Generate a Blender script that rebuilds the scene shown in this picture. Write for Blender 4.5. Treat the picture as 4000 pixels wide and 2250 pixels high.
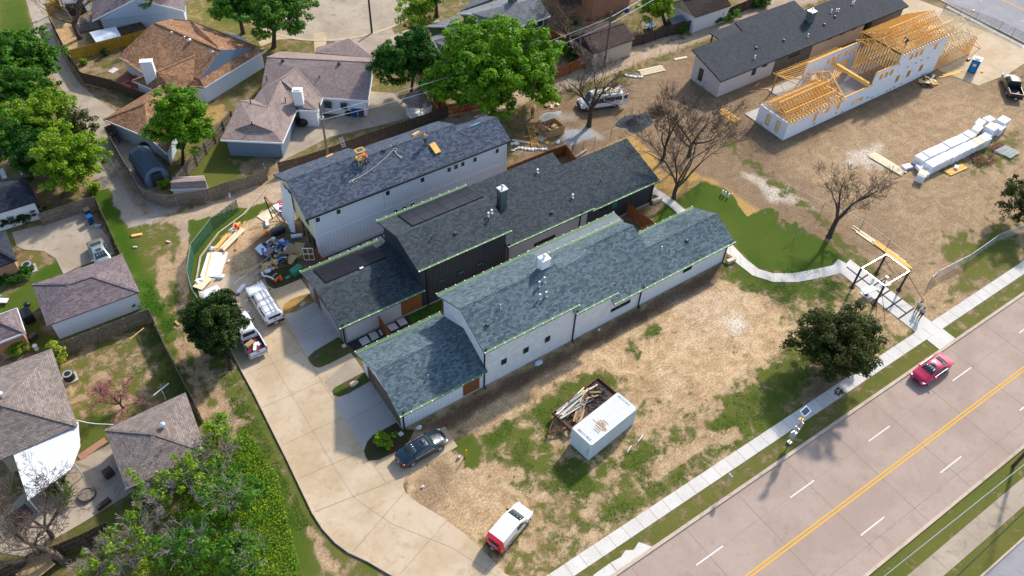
import bpy, bmesh, math, random
import numpy as np
from mathutils import Vector, Matrix
R_ = math.radians
for o in list(bpy.data.objects): bpy.data.objects.remove(o)
SC = bpy.context.scene
COL = SC.collection
# ------------------------------------------------------------------ camera
CAMH = 64.5
FPX = 3182.53                      # focal length in photo pixels (4000 wide)
pt, ro, ya = R_(47.19921), R_(2.916605), R_(53.714348)
_f = np.array([math.cos(pt)*math.cos(ya), math.cos(pt)*math.sin(ya), -math.sin(pt)])
_r = np.cross(_f, [0, 0, 1.]); _r /= np.linalg.norm(_r); _u = np.cross(_r, _f)
_r2 = math.cos(ro)*_r + math.sin(ro)*_u
_u2 = -math.sin(ro)*_r + math.cos(ro)*_u
ROT = np.array([_r2, _u2, -_f])
cam_d = bpy.data.cameras.new('camera'); cam = bpy.data.objects.new('camera', cam_d); COL.objects.link(cam)
cam_d.sensor_width = 36.0; cam_d.lens = FPX/4000*36.0
cam_d.clip_start = 0.5; cam_d.clip_end = 3000
M4 = Matrix(((_r2[0], _u2[0], -_f[0], 0), (_r2[1], _u2[1], -_f[1], 0), (_r2[2], _u2[2], -_f[2], CAMH), (0, 0, 0, 1)))
cam.matrix_world = M4
SC.camera = cam
# ------------------------------------------------------------------ light
SUN_AZ, SUN_EL = 23.0, 37.0        # direction towards the sun, degrees from +X
w = bpy.data.worlds.new("World"); SC.world = w; w.use_nodes = True
nt = w.node_tree; nt.nodes.clear()
sky = nt.nodes.new('ShaderNodeTexSky'); sky.sky_type = 'NISHITA'; sky.sun_disc = False
sky.sun_elevation = R_(SUN_EL); sky.sun_rotation = R_(90-SUN_AZ)
sky.air_density = 1.0; sky.dust_density = 1.5; sky.ozone_density = 1.0
bg = nt.nodes.new('ShaderNodeBackground'); bg.inputs[1].default_value = 0.15
wo = nt.nodes.new('ShaderNodeOutputWorld')
nt.links.new(sky.outputs[0], bg.inputs[0]); nt.links.new(bg.outputs[0], wo.inputs[0])
sl = bpy.data.lights.new('sun', 'SUN'); sl.energy = 3.0; sl.angle = R_(3.0); sl.color = (1.0, 0.93, 0.82)
so = bpy.data.objects.new('sun', sl); COL.objects.link(so)
_d = Vector((math.cos(R_(SUN_EL))*math.cos(R_(SUN_AZ)), math.cos(R_(SUN_EL))*math.sin(R_(SUN_AZ)), math.sin(R_(SUN_EL))))
so.rotation_euler = _d.to_track_quat('Z', 'Y').to_euler(); so.location = (60, 80, 80)
SC.view_settings.view_transform = 'Standard'; SC.view_settings.look = 'None'
SC.view_settings.gamma = 1; SC.view_settings.exposure = 0.72
# ------------------------------------------------------------------ surveying: photo pixel -> point at height z
def W(px, py, z=0.0):
    d = ROT.T @ np.array([(px-2000)/FPX, -(py-1125)/FPX, -1.]); t = (z-CAMH)/d[2]
    return Vector((d[0]*t, d[1]*t, z))
def Q(c, r, x, y, z=0.0): return W(1000*c+x/1.932, 750*r+y/1.932, z)
def PN(ox, oy, s): return lambda x, y, z=0.0: W(ox+x/s, oy+y/s, z)
# ------------------------------------------------------------------ objects
def tag(o, label=None, cat=None, group=None, kind=None):
    if label: o['label'] = label
    if cat: o['category'] = cat
    if group: o['group'] = group
    if kind: o['kind'] = kind
    return o
def thing(name, label, cat, loc=(0, 0, 0), rz=0.0, group=None):
    o = bpy.data.objects.new(name, None); COL.objects.link(o)
    o.empty_display_size = .3; o.location = loc; o.rotation_euler = (0, 0, rz)
    return tag(o, label, cat, group)
def copy_thing(src, loc, rz, label, group=None):
    r = src.copy(); COL.objects.link(r); r.location = loc; r.rotation_euler = (0, 0, rz); r['label'] = label
    if group: r['group'] = group
    for ch in src.children:
        c = ch.copy(); COL.objects.link(c); c.parent = r
        for g in ch.children:
            d = g.copy(); COL.objects.link(d); d.parent = c
    return r
def inv_of(parent):
    m = Matrix.Identity(4); p = parent; chain = []
    while p is not None: chain.append(p); p = p.parent
    for q in reversed(chain):
        m = m @ (Matrix.Translation(q.location) @ q.rotation_euler.to_matrix().to_4x4())
    return m.inverted()
class MB:
    """mesh builder in world (or local) coordinates; one object per build()"""
    def __init__(s): s.v = []; s.f = []; s.m = []; s.cm = 0; s.uvo = None
    def vert(s, p): s.v.append((p[0], p[1], p[2])); return len(s.v)-1
    def face(s, pts):
        i = [s.vert(p) for p in pts]; s.f.append(i); s.m.append(s.cm)
    def solid(s, bot, top):
        n = len(bot); b = [s.vert(p) for p in bot]; t = [s.vert(p) for p in top]
        s.f.append(b[::-1]); s.f.append(t); s.m += [s.cm]*2
        for k in range(n):
            j = (k+1) % n; s.f.append([b[k], b[j], t[j], t[k]]); s.m.append(s.cm)
    def box(s, x0, x1, y0, y1, z0, z1):
        s.solid([(x0, y0, z0), (x1, y0, z0), (x1, y1, z0), (x0, y1, z0)], [(x0, y0, z1), (x1, y0, z1), (x1, y1, z1), (x0, y1, z1)])
    def obox(s, c, size, rz=0, rx=0, ry=0):
        m = Matrix.Translation(c) @ Matrix.Rotation(rz, 4, 'Z') @ Matrix.Rotation(ry, 4, 'Y') @ Matrix.Rotation(rx, 4, 'X')
        a, b, h = size[0]/2, size[1]/2, size[2]/2
        q = [m @ Vector(p) for p in [(-a, -b, -h), (a, -b, -h), (a, b, -h), (-a, b, -h), (-a, -b, h), (a, -b, h), (a, b, h), (-a, b, h)]]
        s.solid(q[:4], q[4:])
    def prism(s, poly, z0, z1):
        a = sum(poly[i][0]*poly[(i+1) % len(poly)][1]-poly[(i+1) % len(poly)][0]*poly[i][1] for i in range(len(poly)))
        if a < 0: poly = poly[::-1]
        s.solid([(p[0], p[1], z0) for p in poly], [(p[0], p[1], z1) for p in poly])
    def xprism(s, prof, x0, x1):        # profile in (y,z), extruded along x
        a = sum(prof[i][0]*prof[(i+1) % len(prof)][1]-prof[(i+1) % len(prof)][0]*prof[i][1] for i in range(len(prof)))
        if a < 0: prof = prof[::-1]
        s.solid([(x0, p[0], p[1]) for p in prof], [(x1, p[0], p[1]) for p in prof])
    def bar(s, p, q, w, h=None, up=(0, 0, 1)):
        h = h or w; p = Vector(p); q = Vector(q); d = q-p
        if d.length < 1e-5: return
        d.normalize(); u = Vector(up)
        if abs(d.dot(u)) > .98: u = Vector((1, 0, 0))
        sd = d.cross(u).normalized(); u = sd.cross(d)
        c = [(-w/2, -h/2), (w/2, -h/2), (w/2, h/2), (-w/2, h/2)]
        s.solid([q+sd*a+u*b for a, b in c], [p+sd*a+u*b for a, b in c])
    def tube(s, p, q, r0, r1=None, n=8, cap=True):
        r1 = r0 if r1 is None else r1; p = Vector(p); q = Vector(q); d = (q-p)
        if d.length < 1e-6: return
        d.normalize(); u = Vector((0, 0, 1)) if abs(d.z) < .9 else Vector((1, 0, 0))
        a = d.cross(u).normalized(); b = d.cross(a)
        i0 = len(s.v)
        for (c, r) in ((p, r0), (q, r1)):
            for k in range(n):
                t = 2*math.pi*k/n; s.v.append(tuple(c+a*math.cos(t)*r+b*math.sin(t)*r))
        for k in range(n):
            j = (k+1) % n; s.f.append([i0+k, i0+n+k, i0+n+j, i0+j]); s.m.append(s.cm)
        if cap:
            s.f.append([i0+k for k in range(n)]); s.f.append([i0+n+k for k in range(n)][::-1]); s.m += [s.cm]*2
    def path(s, pts, r, n=6):
        for a, b in zip(pts[:-1], pts[1:]): s.tube(a, b, r, r, n)
    def blob(s, c, r, seg=8, rings=5, jit=0, rng=None):
        i0 = len(s.v); rx, ry, rz = r if hasattr(r, '__len__') else (r, r, r)
        s.v.append((c[0], c[1], c[2]+rz))
        for i in range(1, rings):
            ph = math.pi*i/rings
            for k in range(seg):
                t = 2*math.pi*k/seg; j = 1+(rng.uniform(-jit, jit) if rng else 0)
                s.v.append((c[0]+rx*j*math.sin(ph)*math.cos(t), c[1]+ry*j*math.sin(ph)*math.sin(t), c[2]+rz*j*math.cos(ph)))
        s.v.append((c[0], c[1], c[2]-rz)); last = len(s.v)-1
        for k in range(seg):
            j = (k+1) % seg
            s.f.append([i0, i0+1+k, i0+1+j]); s.m.append(s.cm)
            for i in range(rings-2):
                a = i0+1+i*seg; s.f.append([a+k, a+seg+k, a+seg+j, a+j]); s.m.append(s.cm)
            a = i0+1+(rings-2)*seg; s.f.append([a+k, last, a+j]); s.m.append(s.cm)
    def build(s, name, mats, parent=None, smooth=False, local=False, bevel=0, uvs=1.0):
        me = bpy.data.meshes.new(name)
        v = np.array(s.v, dtype=float).reshape(-1, 3)
        if parent is not None and not local:
            im = np.array(inv_of(parent)); v = v @ im[:3, :3].T + im[:3, 3]
        me.from_pydata(v.tolist(), [], s.f)
        mats = mats if isinstance(mats, (list, tuple)) else [mats]
        for m in mats: me.materials.append(m)
        if len(mats) > 1: me.polygons.foreach_set('material_index', s.m)
        auto_uv(me)
        if smooth:
            me.polygons.foreach_set('use_smooth', [True]*len(me.polygons)); me.set_sharp_from_angle(angle=R_(38))
        me.update()
        o = bpy.data.objects.new(name, me); COL.objects.link(o)
        if parent is not None: o.parent = parent
        if bevel:
            bv = o.modifiers.new('bevel', 'BEVEL'); bv.width = bevel; bv.segments = 2; bv.limit_method = 'ANGLE'
        return o
def auto_uv(me):
    n = len(me.polygons)
    if n == 0: return
    nl = len(me.loops)
    nor = np.empty(n*3); me.polygons.foreach_get('normal', nor); nor = nor.reshape(-1, 3)
    co = np.empty(len(me.vertices)*3); me.vertices.foreach_get('co', co); co = co.reshape(-1, 3)
    li = np.empty(nl, dtype=np.int32); me.loops.foreach_get('vertex_index', li)
    tot = np.empty(n, dtype=np.int32); me.polygons.foreach_get('loop_total', tot)
    pf = np.repeat(np.arange(n), tot)
    u = np.stack([-nor[:, 1], nor[:, 0], np.zeros(n)], 1)   # z cross n
    l = np.linalg.norm(u, axis=1); flat = l < 1e-3
    u[flat] = (1, 0, 0); l[flat] = 1; u /= l[:, None]
    vv = np.cross(nor, u)
    c = co[li]
    uv = np.stack([(c*u[pf]).sum(1), (c*vv[pf]).sum(1)], 1)
    lay = me.uv_layers.new(name='metric'); lay.data.foreach_set('uv', uv.ravel())
def fast_mesh(name, verts, quads, mat, parent=None, k=4):
    me = bpy.data.meshes.new(name); v = np.asarray(verts, dtype=np.float32)
    if parent is not None:
        im = np.array(inv_of(parent)); v = (v @ im[:3, :3].T + im[:3, 3]).astype(np.float32)
    q = np.asarray(quads, dtype=np.int32)
    me.vertices.add(len(v)); me.vertices.foreach_set('co', v.ravel())
    me.loops.add(q.size); me.loops.foreach_set('vertex_index', q.ravel())
    me.polygons.add(len(q)); me.polygons.foreach_set('loop_start', np.arange(0, q.size, k, dtype=np.int32))
    me.polygons.foreach_set('loop_total', np.full(len(q), k, dtype=np.int32))
    me.materials.append(mat); me.update(calc_edges=True); me.validate()
    o = bpy.data.objects.new(name, me); COL.objects.link(o)
    if parent is not None: o.parent = parent
    return o
# ------------------------------------------------------------------ materials
def s2l(c):
    return tuple((x/255/12.92 if x/255 <= .04045 else ((x/255+.055)/1.055)**2.4) for x in c)
class NT:
    def __init__(s, name):
        s.mat = bpy.data.materials.new(name); s.mat.use_nodes = True; s.t = s.mat.node_tree
        s.t.nodes.clear(); s.out = s.t.nodes.new('ShaderNodeOutputMaterial')
    def n(s, ty, props=None, **inp):
        nd = s.t.nodes.new('ShaderNode'+ty)
        for k, v in (props or {}).items(): setattr(nd, k, v)
        for k, v in inp.items(): s.set(nd, k, v)
        return nd
    def set(s, nd, k, v):
        key = int(k[1:]) if (k[0] == 'i' and k[1:].isdigit()) else k.replace('_', ' ')
        i = nd.inputs[key]
        if isinstance(v, bpy.types.NodeSocket): s.t.links.new(v, i)
        elif hasattr(v, '__len__') and len(v) == 3 and i.type == 'RGBA': i.default_value = (*v, 1)
        else: i.default_value = v
    def mix(s, fac, a, b, mode='MIX'):
        nd = s.t.nodes.new('ShaderNodeMix'); nd.data_type = 'RGBA'; nd.blend_type = mode; nd.clamp_factor = True
        for idx, v in ((0, fac), (6, a), (7, b)):
            i = nd.inputs[idx]
            if isinstance(v, bpy.types.NodeSocket): s.t.links.new(v, i)
            elif hasattr(v, '__len__'): i.default_value = (*v, 1)
            else: i.default_value = v if idx == 0 else (v, v, v, 1)
        return nd.outputs[2]
    def math(s, op, a, b=0.0, c=0.0, clamp=False):
        nd = s.t.nodes.new('ShaderNodeMath'); nd.operation = op; nd.use_clamp = clamp
        for k, v in enumerate((a, b, c)):
            if isinstance(v, bpy.types.NodeSocket): s.t.links.new(v, nd.inputs[k])
            else: nd.inputs[k].default_value = v
        return nd.outputs[0]
    def ramp(s, v, lo, hi, a=0.0, b=1.0):
        nd = s.t.nodes.new('ShaderNodeMapRange'); nd.interpolation_type = 'SMOOTHSTEP'; nd.clamp = True
        s.t.links.new(v, nd.inputs[0])
        for k, x in ((1, lo), (2, hi), (3, a), (4, b)): nd.inputs[k].default_value = x
        return nd.outputs[0]
    def coord(s, kind='Object'):
        return s.n('TexCoord').outputs[kind]
    def noise(s, vec, scale, detail=4, rough=.55, dist=0.0):
        nd = s.n('TexNoise', None, Scale=scale, Detail=detail, Roughness=rough, Distortion=dist)
        s.t.links.new(vec, nd.inputs['Vector']); return nd.outputs['Fac']
    def bump(s, h, strength=.3, dist=.02):
        nd = s.n('Bump', None, Strength=strength, Distance=dist); s.t.links.new(h, nd.inputs['Height']); return nd.outputs[0]
    def pbr(s, color, rough=.8, spec=.3, metal=0, nrm=None, coat=0, **kw):
        b = s.n('BsdfPrincipled'); s.set(b, 'Base_Color', color); s.set(b, 'Roughness', rough); s.set(b, 'Metallic', metal)
        s.set(b, 'Specular_IOR_Level', spec); s.set(b, 'Coat_Weight', coat)
        if nrm is not None: s.t.links.new(nrm, b.inputs['Normal'])
        for k, v in kw.items(): s.set(b, k, v)
        s.t.links.new(b.outputs[0], s.out.inputs[0]); return s.mat
_mc = {}
def flat(name, c, rough=.6, spec=.3, metal=0, coat=0, var=.12, scale=6.0):
    if name in _mc: return _mc[name]
    t = NT(name); nz = t.noise(t.coord(), scale, 4)
    col = t.mix(nz, tuple(x*(1-var) for x in c), tuple(min(1, x*(1+var)) for x in c))
    _mc[name] = t.pbr(col, rough, spec, metal, coat=coat); return _mc[name]
def two(name, a, b, scale=3.0, rough=.85, lo=.35, hi=.65, fine=40.0, bump=.15, spec=.2, coord='Object', detail=6):
    if name in _mc: return _mc[name]
    t = NT(name); v = t.coord(coord); n1 = t.noise(v, scale, detail, .6); n2 = t.noise(v, fine, 3)
    col = t.mix(t.ramp(n1, lo, hi), a, b)
    col = t.mix(1.0, col, t.mix(n2, (.78,)*3, (1.22,)*3), 'MULTIPLY')
    _mc[name] = t.pbr(col, rough, spec, nrm=t.bump(n2, bump, .02)); return _mc[name]
def shingle(name, c1, c2, gap, bw=.32, bh=.15, blot=.25, rough=.85, mort=.014, mottle=.5):
    t = NT(name); uv = t.n('UVMap', {'uv_map': 'metric'}).outputs[0]
    br = t.n('TexBrick', {'offset': .5, 'squash': 1.0}, Color1=c1, Color2=c2, Mortar=gap, Scale=1.0, Mortar_Size=mort, Mortar_Smooth=.3, Bias=0.0, Brick_Width=bw, Row_Height=bh)
    t.t.links.new(uv, br.inputs['Vector'])
    v = t.coord(); n1 = t.noise(v, .35, 5, .6); n2 = t.noise(v, 9, 5, .7); n3 = t.noise(v, 2.2, 4)
    col = t.mix(1.0, br.outputs[0], t.mix(n1, (1-blot,)*3, (1+blot,)*3), 'MULTIPLY')
    col = t.mix(1.0, col, t.mix(n2, (1-mottle,)*3, (1+mottle,)*3), 'MULTIPLY')
    col = t.mix(1.0, col, t.mix(n3, (.85, .87, .9), (1.15, 1.13, 1.1)), 'MULTIPLY')
    h = t.math('SUBTRACT', 1.0, br.outputs[1])
    return t.pbr(col, rough, .2, nrm=t.bump(h, .5, .02))
def lined(name, c, line, pitch=.4, wd=.06, axis=0, rough=.6, var=.06, bump=.4, grime=None):
    """painted boards: thin seams every pitch metres along UV axis (0 = upright seams, 1 = level seams)"""
    t = NT(name); uv = t.n('UVMap', {'uv_map': 'metric'}).outputs[0]
    sp = t.n('SeparateXYZ'); t.t.links.new(uv, sp.inputs[0])
    fr = t.math('FRACT', t.math('DIVIDE', sp.outputs[axis], pitch))
    m = t.ramp(fr, wd*.6, wd, 1, 0)
    n1 = t.noise(t.coord(), .8, 5); n2 = t.noise(t.coord(), 14, 4)
    base = t.mix(n1, tuple(x*(1-var) for x in c), tuple(min(1, x*(1+var)) for x in c))
    base = t.mix(t.math('MULTIPLY', n2, .15), base, tuple(x*.7 for x in c))
    col = t.mix(m, base, line)
    return t.pbr(col, rough, .3, nrm=t.bump(t.math('SUBTRACT', 1.0, m), bump, .015))
def brickm(name, c1, c2, mortar, bw=.21, bh=.075, ms=.01):
    t = NT(name); uv = t.n('UVMap', {'uv_map': 'metric'}).outputs[0]
    br = t.n('TexBrick', {'offset': .5}, Color1=c1, Color2=c2, Mortar=mortar, Scale=1.0, Mortar_Size=ms, Brick_Width=bw, Row_Height=bh)
    t.t.links.new(uv, br.inputs['Vector']); n1 = t.noise(t.coord(), 1.5, 5)
    col = t.mix(1.0, br.outputs[0], t.mix(n1, (.75,)*3, (1.2,)*3), 'MULTIPLY')
    return t.pbr(col, .85, .2, nrm=t.bump(br.outputs[1], -.4, .01))
def glassm(name, c=(.02, .03, .035), rough=.06, spec=.6):
    t = NT(name); return t.pbr(c, rough, spec)
def leafm(name, a, b, scale=.5):
    t = NT(name); isl = t.n('NewGeometry').outputs['Random Per Island']; v = t.coord()
    n1 = t.noise(v, scale, 3)
    col = t.mix(t.ramp(n1, .3, .7), a, b); col = t.mix(1.0, col, t.mix(isl, (.6, .62, .6), (1.4, 1.35, 1.3)), 'MULTIPLY')
    d = t.n('BsdfPrincipled'); t.set(d, 'Base_Color', col); t.set(d, 'Roughness', .55); t.set(d, 'Specular_IOR_Level', .25)
    tr = t.n('BsdfTranslucent'); t.set(tr, 'Color', t.mix(1.0, col, (1.3, 1.4, .6), 'MULTIPLY'))
    ms = t.n('MixShader', None, Fac=.35); t.t.links.new(d.outputs[0], ms.inputs[1]); t.t.links.new(tr.outputs[0], ms.inputs[2])
    t.t.links.new(ms.outputs[0], t.out.inputs[0]); return t.mat
def concrete(name, a, b, stain, st=.5, fine=30.0, crack=True):
    t = NT(name); v = t.coord(); n1 = t.noise(v, .25, 6, .6, .4); n2 = t.noise(v, 1.3, 6, .65, .8); n3 = t.noise(v, fine, 4, .7); n4 = t.noise(v, 5, 5, .7)
    col = t.mix(t.ramp(n1, .35, .65), a, b)
    col = t.mix(t.math('MULTIPLY', t.ramp(n2, .5, .75), st), col, stain)
    col = t.mix(1.0, col, t.mix(n3, (.78,)*3, (1.2,)*3), 'MULTIPLY')
    col = t.mix(1.0, col, t.mix(n4, (.88,)*3, (1.1,)*3), 'MULTIPLY')
    return t.pbr(col, .9, .2, nrm=t.bump(n3, .2, .01))
M = {}
M['drive'] = concrete('pale tan drive concrete', (.46, .35, .22), (.55, .44, .31), (.36, .23, .12), .55)
M['driveway'] = concrete('grey driveway concrete', (.40, .37, .33), (.46, .43, .39), (.33, .30, .26), .5)
M['oldconc'] = concrete('old brown concrete', (.34, .28, .21), (.42, .35, .27), (.20, .15, .10), .7)
M['walk'] = concrete('white sidewalk concrete', (.56, .53, .48), (.64, .61, .56), (.40, .36, .30), .4)
M['street'] = concrete('worn street concrete', (.35, .265, .215), (.40, .31, .255), (.27, .21, .175), .55, 24)
M['road2'] = concrete('grey asphalt road', (.26, .25, .26), (.31, .30, .31), (.20, .19, .19), .6)
M['kerb'] = concrete('kerb concrete', (.46, .37, .29), (.54, .44, .35), (.28, .21, .16), .7)
M['joint'] = flat('dark joint', (.27, .215, .165), .95)
M['crack'] = flat('tar seam', (.07, .06, .055), .9)
M['paint_w'] = two('worn white road paint', (.72, .71, .68), (.62, .58, .53), 8)
M['paint_y'] = two('worn yellow road paint', (.75, .38, .03), (.66, .38, .08), 5)
M['black_gravel'] = two('black gravel', (.02, .022, .026), (.05, .052, .058), 9, fine=60, bump=.5)
M['mulch'] = two('dark mulch', (.06, .035, .02), (.11, .065, .04), 6, fine=40, bump=.5)
M['rA'] = shingle('blue grey shingles', (.055, .092, .112), (.155, .205, .225), (.03, .045, .055), .34, .2)
M['rB'] = shingle('charcoal shingles', (.030, .042, .050), (.070, .085, .095), (.014, .02, .026), .34, .2)
M['rC'] = shingle('slate blue shingles', (.04, .052, .08), (.115, .14, .185), (.022, .03, .045), .34, .2)
M['rD'] = shingle('graphite shingles', (.035, .04, .05), (.055, .063, .075), (.02, .024, .03), .3, .16)
M['rE'] = shingle('russet brown shingles', (.21, .10, .05), (.38, .22, .125), (.09, .045, .025), .34, .2)
M['rF'] = shingle('mauve shingles', (.25, .185, .165), (.33, .26, .235), (.15, .11, .10), .34, .2, mottle=.3)
M['rG'] = shingle('grey brown shingles', (.17, .135, .12), (.28, .235, .21), (.09, .07, .065), .36, .18)
M['rH'] = shingle('grey green shingles', (.15, .16, .17), (.23, .24, .25), (.09, .09, .1), .36, .2)
M['rI'] = shingle('dark brown shingles', (.05, .032, .026), (.085, .055, .045), (.03, .02, .015), .36, .2)
M['rJ'] = shingle('dark blue shingles', (.02, .025, .04), (.04, .048, .065), (.012, .015, .02), .36, .2)
M['rK'] = shingle('purple brown shingles', (.14, .105, .115), (.235, .19, .195), (.08, .06, .065), .36, .18)
M['wlap'] = lined('white lap siding', (.78, .8, .82), (.5, .53, .56), .17, .14, 1)
M['wbat'] = lined('white board and batten', (.78, .8, .82), (.42, .46, .5), .4, .08, 0)
M['wbrick'] = brickm('white painted brick', (.8, .8, .8), (.74, .74, .75), (.62, .62, .64), .24, .09)
M['cream'] = lined('cream stucco board', (.7, .64, .42), (.6, .54, .38), 1.2, .02, 0)
M['darkbat'] = lined('near black board and batten', (.03, .035, .042), (.07, .08, .09), .4, .1, 0)
M['greylap'] = lined('grey siding', (.36, .35, .37), (.25, .25, .27), .2, .12, 1)
M['bluewall'] = lined('pale blue siding', (.5, .58, .68), (.38, .45, .55), .2, .1, 1)
M['deepblue'] = lined('slate blue siding', (.17, .23, .31), (.12, .16, .22), .2, .1, 1)
M['whitewall'] = lined('white wall board', (.8, .82, .86), (.62, .65, .7), 1.2, .015, 0)
M['green'] = lined('olive green siding', (.10, .15, .06), (.06, .09, .035), .3, .08, 1)
M['tanwall'] = lined('tan board siding', (.55, .47, .36), (.4, .33, .25), .3, .07, 0)
M['palepink'] = lined('pale grey board and batten', (.62, .56, .53), (.42, .37, .35), .35, .12, 0)
M['taupe'] = lined('dark taupe siding', (.13, .12, .10), (.09, .08, .07), .3, .1, 0)
M['redbrick'] = brickm('red brick', (.32, .1, .05), (.42, .17, .09), (.4, .33, .26))
M['orbrick'] = brickm('orange brick', (.45, .17, .07), (.36, .12, .05), (.5, .38, .28))
M['cedar'] = lined('cedar boards', (.25, .09, .03), (.08, .03, .012), .15, .12, 1, var=.35)
M['cedarv'] = lined('upright cedar boards', (.27, .10, .035), (.09, .035, .014), .14, .12, 0, var=.35)
M['greyfence'] = two('weathered grey fence wood', (.15, .12, .095), (.26, .21, .165), 4, fine=25, bump=.3)
M['brownfence'] = two('dark brown fence wood', (.065, .045, .035), (.11, .08, .06), 4, fine=25)
M['yellowfence'] = two('yellow new fence wood', (.42, .23, .012), (.55, .32, .03), 3, fine=25)
M['redfence'] = two('red cedar fence wood', (.24, .075, .03), (.34, .12, .05), 3, fine=25)
M['lumber'] = two('fresh pine lumber', (.78, .42, .10), (.86, .54, .18), 3, fine=30)
M['lumberpale'] = two('pale pine boards', (.74, .60, .38), (.8, .7, .5), 3, fine=30)
M['osb'] = two('strand board', (.42, .27, .12), (.56, .38, .19), 12, fine=60)
M['icf'] = two('white foam block wall', (.82, .83, .86), (.76, .78, .82), 2, fine=20, bump=.05)
M['white'] = flat('white paint', (.82, .82, .82), .5)
M['foam'] = two('white foam', (.86, .87, .88), (.8, .8, .82), 3, fine=20, bump=.05)
M['black'] = flat('black metal', (.016, .016, .018), .45, .4)
M['blackplastic'] = flat('black plastic', (.02, .021, .024), .55, .4)
M['dgrey'] = flat('dark grey metal', (.06, .06, .065), .5, .4)
M['steel'] = flat('galvanised steel', (.5, .52, .55), .4, .5, .6)
M['silver'] = flat('bright steel cap', (.75, .76, .78), .3, .5, .7)
M['greentrim'] = flat('green roof edge film', (.11, .24, .07), .6)
M['bulb'] = flat('white clip lights', (.9, .9, .84), .4)
M['glass'] = glassm('dark window glass', (.02, .035, .035))
M['glass2'] = glassm('grey window glass', (.08, .12, .15))
M['pglass'] = glassm('green window glass', (.05, .14, .13))
M['solar'] = lined('solar cells', (.014, .012, .016), (.03, .028, .034), .17, .1, 0, .3, bump=0)
M['bark'] = two('grey brown bark', (.10, .072, .055), (.18, .135, .105), 6, fine=30, bump=.5)
M['barkd'] = two('dark bark', (.05, .036, .03), (.10, .075, .06), 6, fine=30, bump=.5)
M['barkp'] = two('pale grey twigs', (.26, .22, .2), (.36, .32, .3), 6, fine=30)
M['leafbright'] = leafm('bright green leaves', (.07, .19, .006), (.17, .34, .008))
M['leafmid'] = leafm('mid green leaves', (.035, .13, .008), (.10, .24, .014))
M['leafdeep'] = leafm('deep green leaves', (.018, .085, .006), (.055, .17, .012))
M['leafdark'] = leafm('dark conifer needles', (.016, .045, .006), (.045, .09, .01))
M['leafoliv'] = leafm('olive juniper needles', (.03, .05, .01), (.085, .10, .018))
M['leafyel'] = leafm('yellow green leaves', (.26, .33, .03), (.38, .42, .05))
M['leafspr'] = leafm('spring green leaves', (.13, .25, .008), (.25, .38, .014))
M['leafred'] = leafm('red leaves', (.14, .012, .02), (.24, .03, .04))
M['blossom'] = leafm('pink blossom', (.6, .13, .25), (.7, .25, .35))
M['rubber'] = flat('tyre rubber', (.018, .018, .018), .85)
M['rim'] = flat('alloy rim', (.55, .56, .58), .3, .5, .8)
M['carglass'] = glassm('tinted car glass', (.015, .035, .04), .05, .7)
M['lamp_r'] = flat('red lamp lens', (.5, .01, .02), .2, .5)
M['lamp_w'] = flat('clear lamp lens', (.8, .82, .85), .15, .6)
def paint(name, c, metal=.1, rough=.25): return flat(name, c, rough, .5, metal, .8, .03)
M['p_white'] = paint('white car paint', (.8, .81, .83), 0)
M['p_navy'] = paint('blue black car paint', (.006, .02, .035), .2)
M['p_red'] = paint('crimson car paint', (.50, .012, .07), .35)
M['p_redvan'] = paint('signal red paint', (.62, .015, .035), 0)
M['p_black'] = paint('black car paint', (.012, .012, .015), .2)
M['p_silver'] = paint('silver green car paint', (.42, .46, .43), .6)
M['cont'] = flat('pale container paint', (.62, .68, .7), .5, .3, 0, 0, .06, 1.5)
M['rust'] = two('rusty steel', (.09, .035, .025), (.2, .09, .05), 5)
M['rustpatch'] = two('orange rust patch', (.3, .16, .05), (.5, .36, .2), 6)
M['plastic_b'] = flat('blue plastic', (.01, .09, .28), .45)
M['plastic_p'] = flat('strong blue plastic', (.01, .14, .36), .45)
M['orange'] = flat('orange hi vis', (.85, .16, .02), .6)
M['yellow'] = flat('yellow paint', (.75, .42, .02), .5)
M['tgreen'] = flat('green utility paint', (.04, .25, .13), .5)
M['deck'] = lined('red brown deck boards', (.2, .045, .03), (.08, .02, .015), .14, .12, 0)
M['card'] = flat('cardboard', (.4, .25, .13), .8)
M['cloth_w'] = flat('white plastic sheet', (.75, .77, .8), .5)
M['skin'] = flat('skin', (.42, .22, .14), .6)
M['hair'] = flat('dark hair', (.02, .015, .012), .7)
M['denim'] = flat('blue denim', (.05, .09, .17), .8)
M['trou_d'] = flat('dark trousers', (.025, .02, .03), .8)
M['shirt_b'] = flat('light blue shirt', (.28, .5, .72), .8)
M['shirt_g'] = flat('white grey shirt', (.62, .63, .68), .8)
M['shirt_gr'] = flat('green shirt', (.03, .18, .07), .8)
# ------------------------------------------------------------------ ground
def F(x, y, z=0.0): return W(x*1.55280, y*1.55280, z)
def struct(name, o): o['kind'] = 'structure'; o.name = name; return o
rng0 = np.random.default_rng(7)
_lat = rng0.random((260, 260))
def vnoise(x, y, s):
    u = (x*s) % 259; v = (y*s) % 259; i = u.astype(int); j = v.astype(int); fu = u-i; fv = v-j
    fu = fu*fu*(3-2*fu); fv = fv*fv*(3-2*fv)
    return (_lat[i, j]*(1-fu)*(1-fv)+_lat[i+1, j]*fu*(1-fv)+_lat[i, j+1]*(1-fu)*fv+_lat[i+1, j+1]*fu*fv)-.5
xs = np.concatenate([[-1500, -700, -300, -120], np.arange(-40, 165.01, .42), [200, 300, 600, 1500]])
ys = np.concatenate([[-1500, -700, -200, -60], np.arange(-10, 185.01, .42), [220, 320, 700, 1500]])
X, Y = np.meshgrid(xs, ys, indexing='ij')
ATT = {k: np.full(X.shape, v) for k, v in dict(grass=.52, sand=.30, gravel=0., ochre=0., lush=.35, dark=.0, white=0., track=0.).items()}
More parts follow.
